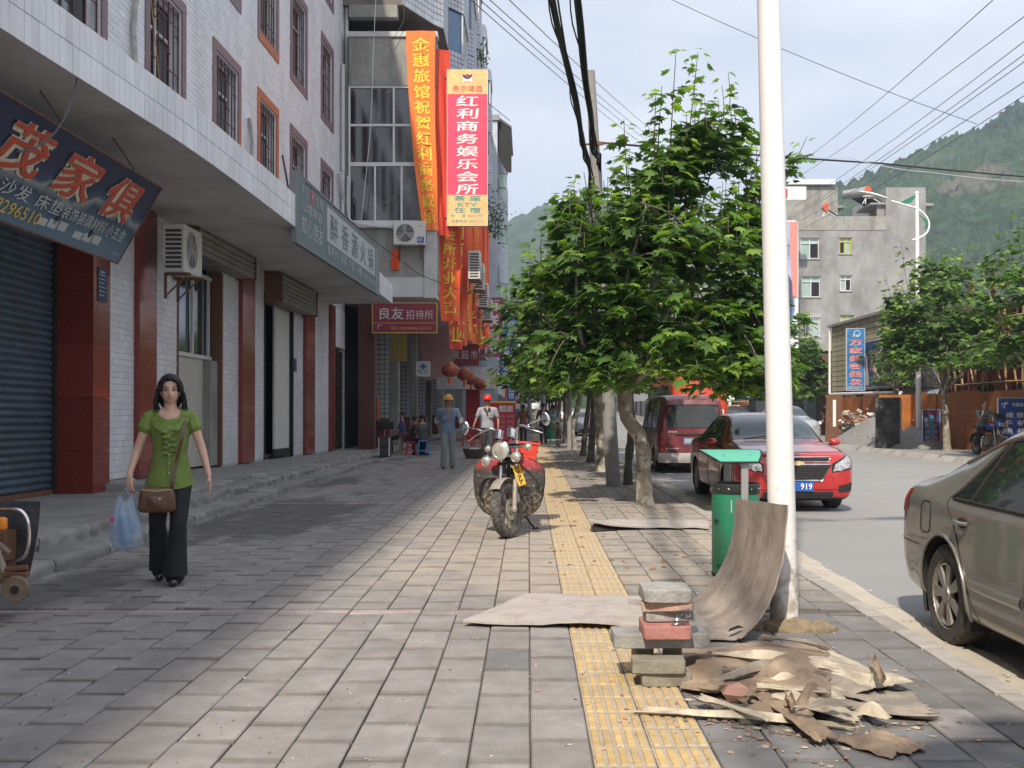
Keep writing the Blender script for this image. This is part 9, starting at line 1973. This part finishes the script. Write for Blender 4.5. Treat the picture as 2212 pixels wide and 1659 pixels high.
def bagw(u, v):
    a = u*2*math.pi; z = -.22+.42*v; w = float(np.interp(v, [0, .06, .25, .5, .7, .85, 1], [.03, .10, .125, .12, .10, .075, .05])); f = 1+.07*math.sin(a*9+v*6)*(.3+v)
    return (w*math.cos(a)*f, w*.55*math.sin(a)*f, z+.03*math.cos(2*a)*(v > .8))
mb = MB(); mb.grid(bagw, 60, 24); o = mb.build('film', M_film, t, smooth=70); o.location.z = .22
for x in (-.045, .045): mb = MB(); mb.grid(lambda u, v: (x*(1-v)+.003+.012*(u-.5)*(1-v*.5), .01*math.sin(v*6), .38+.13*v), 3, 8, .002); mb.build('handle', M_film, t, smooth=60)
mb = MB(); mb.sph((.0, 0, .16), (.085, .05, .125), 18, 12); mb.build('blue_contents', flat('blue_contents', (.03, .19, .42), .4), t, smooth=60)
mb = MB(); mb.sph((.075, .0, .10), (.03, .03, .05), 10, 8); mb.build('orange_contents', flat('pale_orange', (.6, .38, .25)), t, smooth=60); mb = MB(); mb.box((-.085, -.062, .255), (.03, .004, .03)); mb.build('pink_print', flat('pink_print', (.6, .05, .2)), t, smooth=0)
# ---- workmen
M_denim = mat('faded_blue_workshirt', (.145, .215, .33), .85, var=.15, vs=6, bump=.3, bs=20, dirt=(.2, .22, .24), dfac=.4, ds=6); M_denim2 = mat('worn_work_trousers', (.20, .25, .27), .85, var=.2, vs=6, bump=.35, bs=16, dirt=(.26, .23, .17), dfac=.7, ds=5)
M_yh = flat('yellow_helmet', (.62, .34, .03), .35); M_rh = flat('red_helmet', (.70, .03, .02), .3)
def w1x(t, V_, up, HD, s, P):
    hz = P['hipz']; sh = hz+.5
    c = MB(); c.prism([(-.035, .02), (.035, .02), (.012, -.26), (0, -.29)], V_((0, -.142, sh-.03)), (1, 0, 0), (0, 0, 1), (0, -.006, 0)); c.build('bare_chest', M_skin_d, t)
    for q in (-1, 1):
        c = MB(); c.prism([(0, 0), (.07, .045), (.085, -.02), (.03, -.08)], V_((q*.03, -.138, sh-.03)), (q, 0, 0), (0, 0, 1), (0, -.01, 0)); c.build('collar', M_denim, t)
        c = MB(); c.box(V_((q*.085, -.140, sh-.20)), (.10, .012, .12)); c.build('chest_pocket', M_denim, t, bevel=.004)
        E = Vector(P['elb_l' if q > 0 else 'elb_r']); c = MB(); cap(c, V_(E+Vector((0, 0, .03))), V_(E-Vector((0, 0, .03))), .062*s, .060*s); c.build('rolled_cuff', flat('pale_lining', (.35, .36, .36)), t)
person('workman in a yellow helmet, open blue work shirt and worn trousers walking', (-1.90, 25.3, 0), R(6), 1.70, dict(hipz=.91, knee_l=(.10, .02, .49), knee_r=(-.10, -.16, .50), ank_l=(.10, .12, .09), ank_r=(-.12, -.14, .09), elb_l=(.30, .02, 1.14), wr_l=(.36, -.10, .92), elb_r=(-.27, .12, 1.14), wr_r=(-.22, .20, .93), flare=1.08),
    M_denim, M_denim2, M_skin_d, 'short', helmet=M_yh, sleeves='rolled', build=1.06, extra=w1x, lean=.05, shoes=mat('brown_worn_shoe', (.12, .08, .06), .8))
M_polo = mat('grey_polo_shirt', (.32, .33, .37), .85, var=.08, vs=8, bump=.25, bs=18)
def w2x(t, V_, up, HD, s, P):
    hz = P['hipz']; sh = hz+.5
    for q in (-1, 1): c = MB(); c.prism([(0, 0), (.065, .045), (.085, 0), (.02, -.07)], V_((q*.01, -.134, sh-.02)), (q, 0, 0), (0, 0, 1), (0, -.01, 0)); c.build('dark_collar', M_black, t)
    c = MB(); c.box(V_((0, -.135, sh-.13)), (.035, .01, .13)); c.build('dark_placket', M_black, t); c = MB(); c.box(V_((.09, -.135, sh-.19)), (.11, .012, .12)); c.build('chest_pocket', flat('darker_grey_cloth', (.22, .23, .26)), t, bevel=.004); c = MB(); c.lathe([(.165, -.02), (.168, .02)], V_((0, 0, hz)), 20, caps=False); 
    c2 = MB(); c2.ring(V_((0, 0, hz-.02)), (0, 0, 1), .15, .022, 24, 6); c2.build('belt', M_black, t)
person('workman in a red helmet and grey polo shirt walking behind the motorcycle', (-1.06, 27.8, 0), R(-3), 1.72, dict(hipz=.92, knee_l=(.10, -.12, .50), knee_r=(-.09, .0, .49), ank_l=(.09, -.08, .09), ank_r=(-.09, .14, .1), elb_l=(.27, .04, 1.15), wr_l=(.28, -.06, .93), elb_r=(-.29, .0, 1.15), wr_r=(-.36, -.12, .94)),
    M_polo, mat('dark_grey_trousers', (.035, .037, .042), .85), M_skin_d, 'short', helmet=M_rh, extra=w2x, build=1.02)
# ---- people walking away / distant
away = dict(knee_l=(.09, -.10, .5), ank_l=(.08, -.04, .09), ank_r=(-.09, .12, .1), wr_l=(.28, -.1, .88), wr_r=(-.28, .05, .88))
person('woman with a ponytail and brown patterned blouse walking away down the pavement', (-.20, 43, 0), R(176), 1.60, away, mat('brown_patterned_cloth', (.22, .07, .03), .85, var=.5, vs=7, dirt=(.02, .015, .01), dfac=1, ds=6), M_black, M_skin_d, 'ponytail', female=True, detail=0, sleeves='rolled')
person('man in a dark red shirt walking away between the grey poles', (.62, 43.6, 0), R(183), 1.66, away, flat('dark_red_shirt', (.09, .018, .02)), M_black, M_skin_d, 'short', detail=0, sleeves='rolled')
person('person in a light blue top walking away at the left of the crowd', (-1.2, 60, 0), R(178), 1.62, away, flat('light_blue_cloth', (.25, .42, .55)), M_blacktr, M_skin_d, 'bun', female=True, detail=0)
person('person in a blue jacket beside the light blue top', (-.85, 63, 0), R(10), 1.6, away, flat('mid_blue_cloth', (.04, .10, .28)), M_blacktr, M_skin_d, 'short', detail=0, sleeves='long')
person('person in a blue checked shirt near the far green bin', (1.25, 52, 0), R(175), 1.62, away, flat('pale_blue_cloth', (.2, .3, .42)), M_blacktr, M_skin_d, 'short', detail=0)
person('distant person in a pale shirt crossing at the end of the pavement', (-.3, 92, 0), R(150), 1.65, away, flat('cream_cloth', (.5, .45, .38)), M_blacktr, M_skin_d, 'short', detail=0)
seat = dict(hipz=.50, knee_l=(.14, -.42, .48), knee_r=(-.14, -.42, .48), ank_l=(.14, -.40, .08), ank_r=(-.14, -.38, .08), elb_l=(.24, -.12, .74), elb_r=(-.24, -.12, .74), wr_l=(.12, -.34, .68), wr_r=(-.12, -.34, .68))
person('woman in black with her hair tied back sitting on the red stool', (-3.62, 32.95, 0), R(118), 1.58, seat, M_black, M_blacktr, M_skin_d, 'bun', female=True, detail=0, lean=.25)
person('person in dark grey sitting on the blue stool with back to the viewer', (-3.22, 32.65, 0), R(-150), 1.60, dict(seat, hipz=.53), flat('dark_grey_cloth', (.045, .045, .045)), M_blacktr, M_skin_d, 'short', detail=0, lean=.15)
person('person in a blue shirt behind the arcade table, partly hidden', (-4.15, 35.0, 0), R(-90), 1.60, dict(seat, hipz=.60), flat('dark_blue_cloth', (.02, .04, .14)), M_blacktr, M_skin_d, 'short', detail=0)
person('man in a grey shirt slumped on the blue motorcycle with his hand at his face', (14.02, 32.93, .28), R(0), 1.70, dict(hipz=.58, knee_l=(.22, -.36, .50), knee_r=(-.22, -.36, .50), ank_l=(.26, -.30, .06), ank_r=(-.26, -.30, .06), elb_r=(-.20, -.36, .84), wr_r=(-.09, -.40, 1.10), elb_l=(.30, -.25, .84), wr_l=(.33, -.50, .76), hd_r=(.2, .2, 1), hx=-.03),
    flat('heather_grey_shirt', (.15, .155, .16)), M_blacktr, M_skin_d, 'short', lean=.45, detail=1)
bpy.data.scenes.remove(TMP)
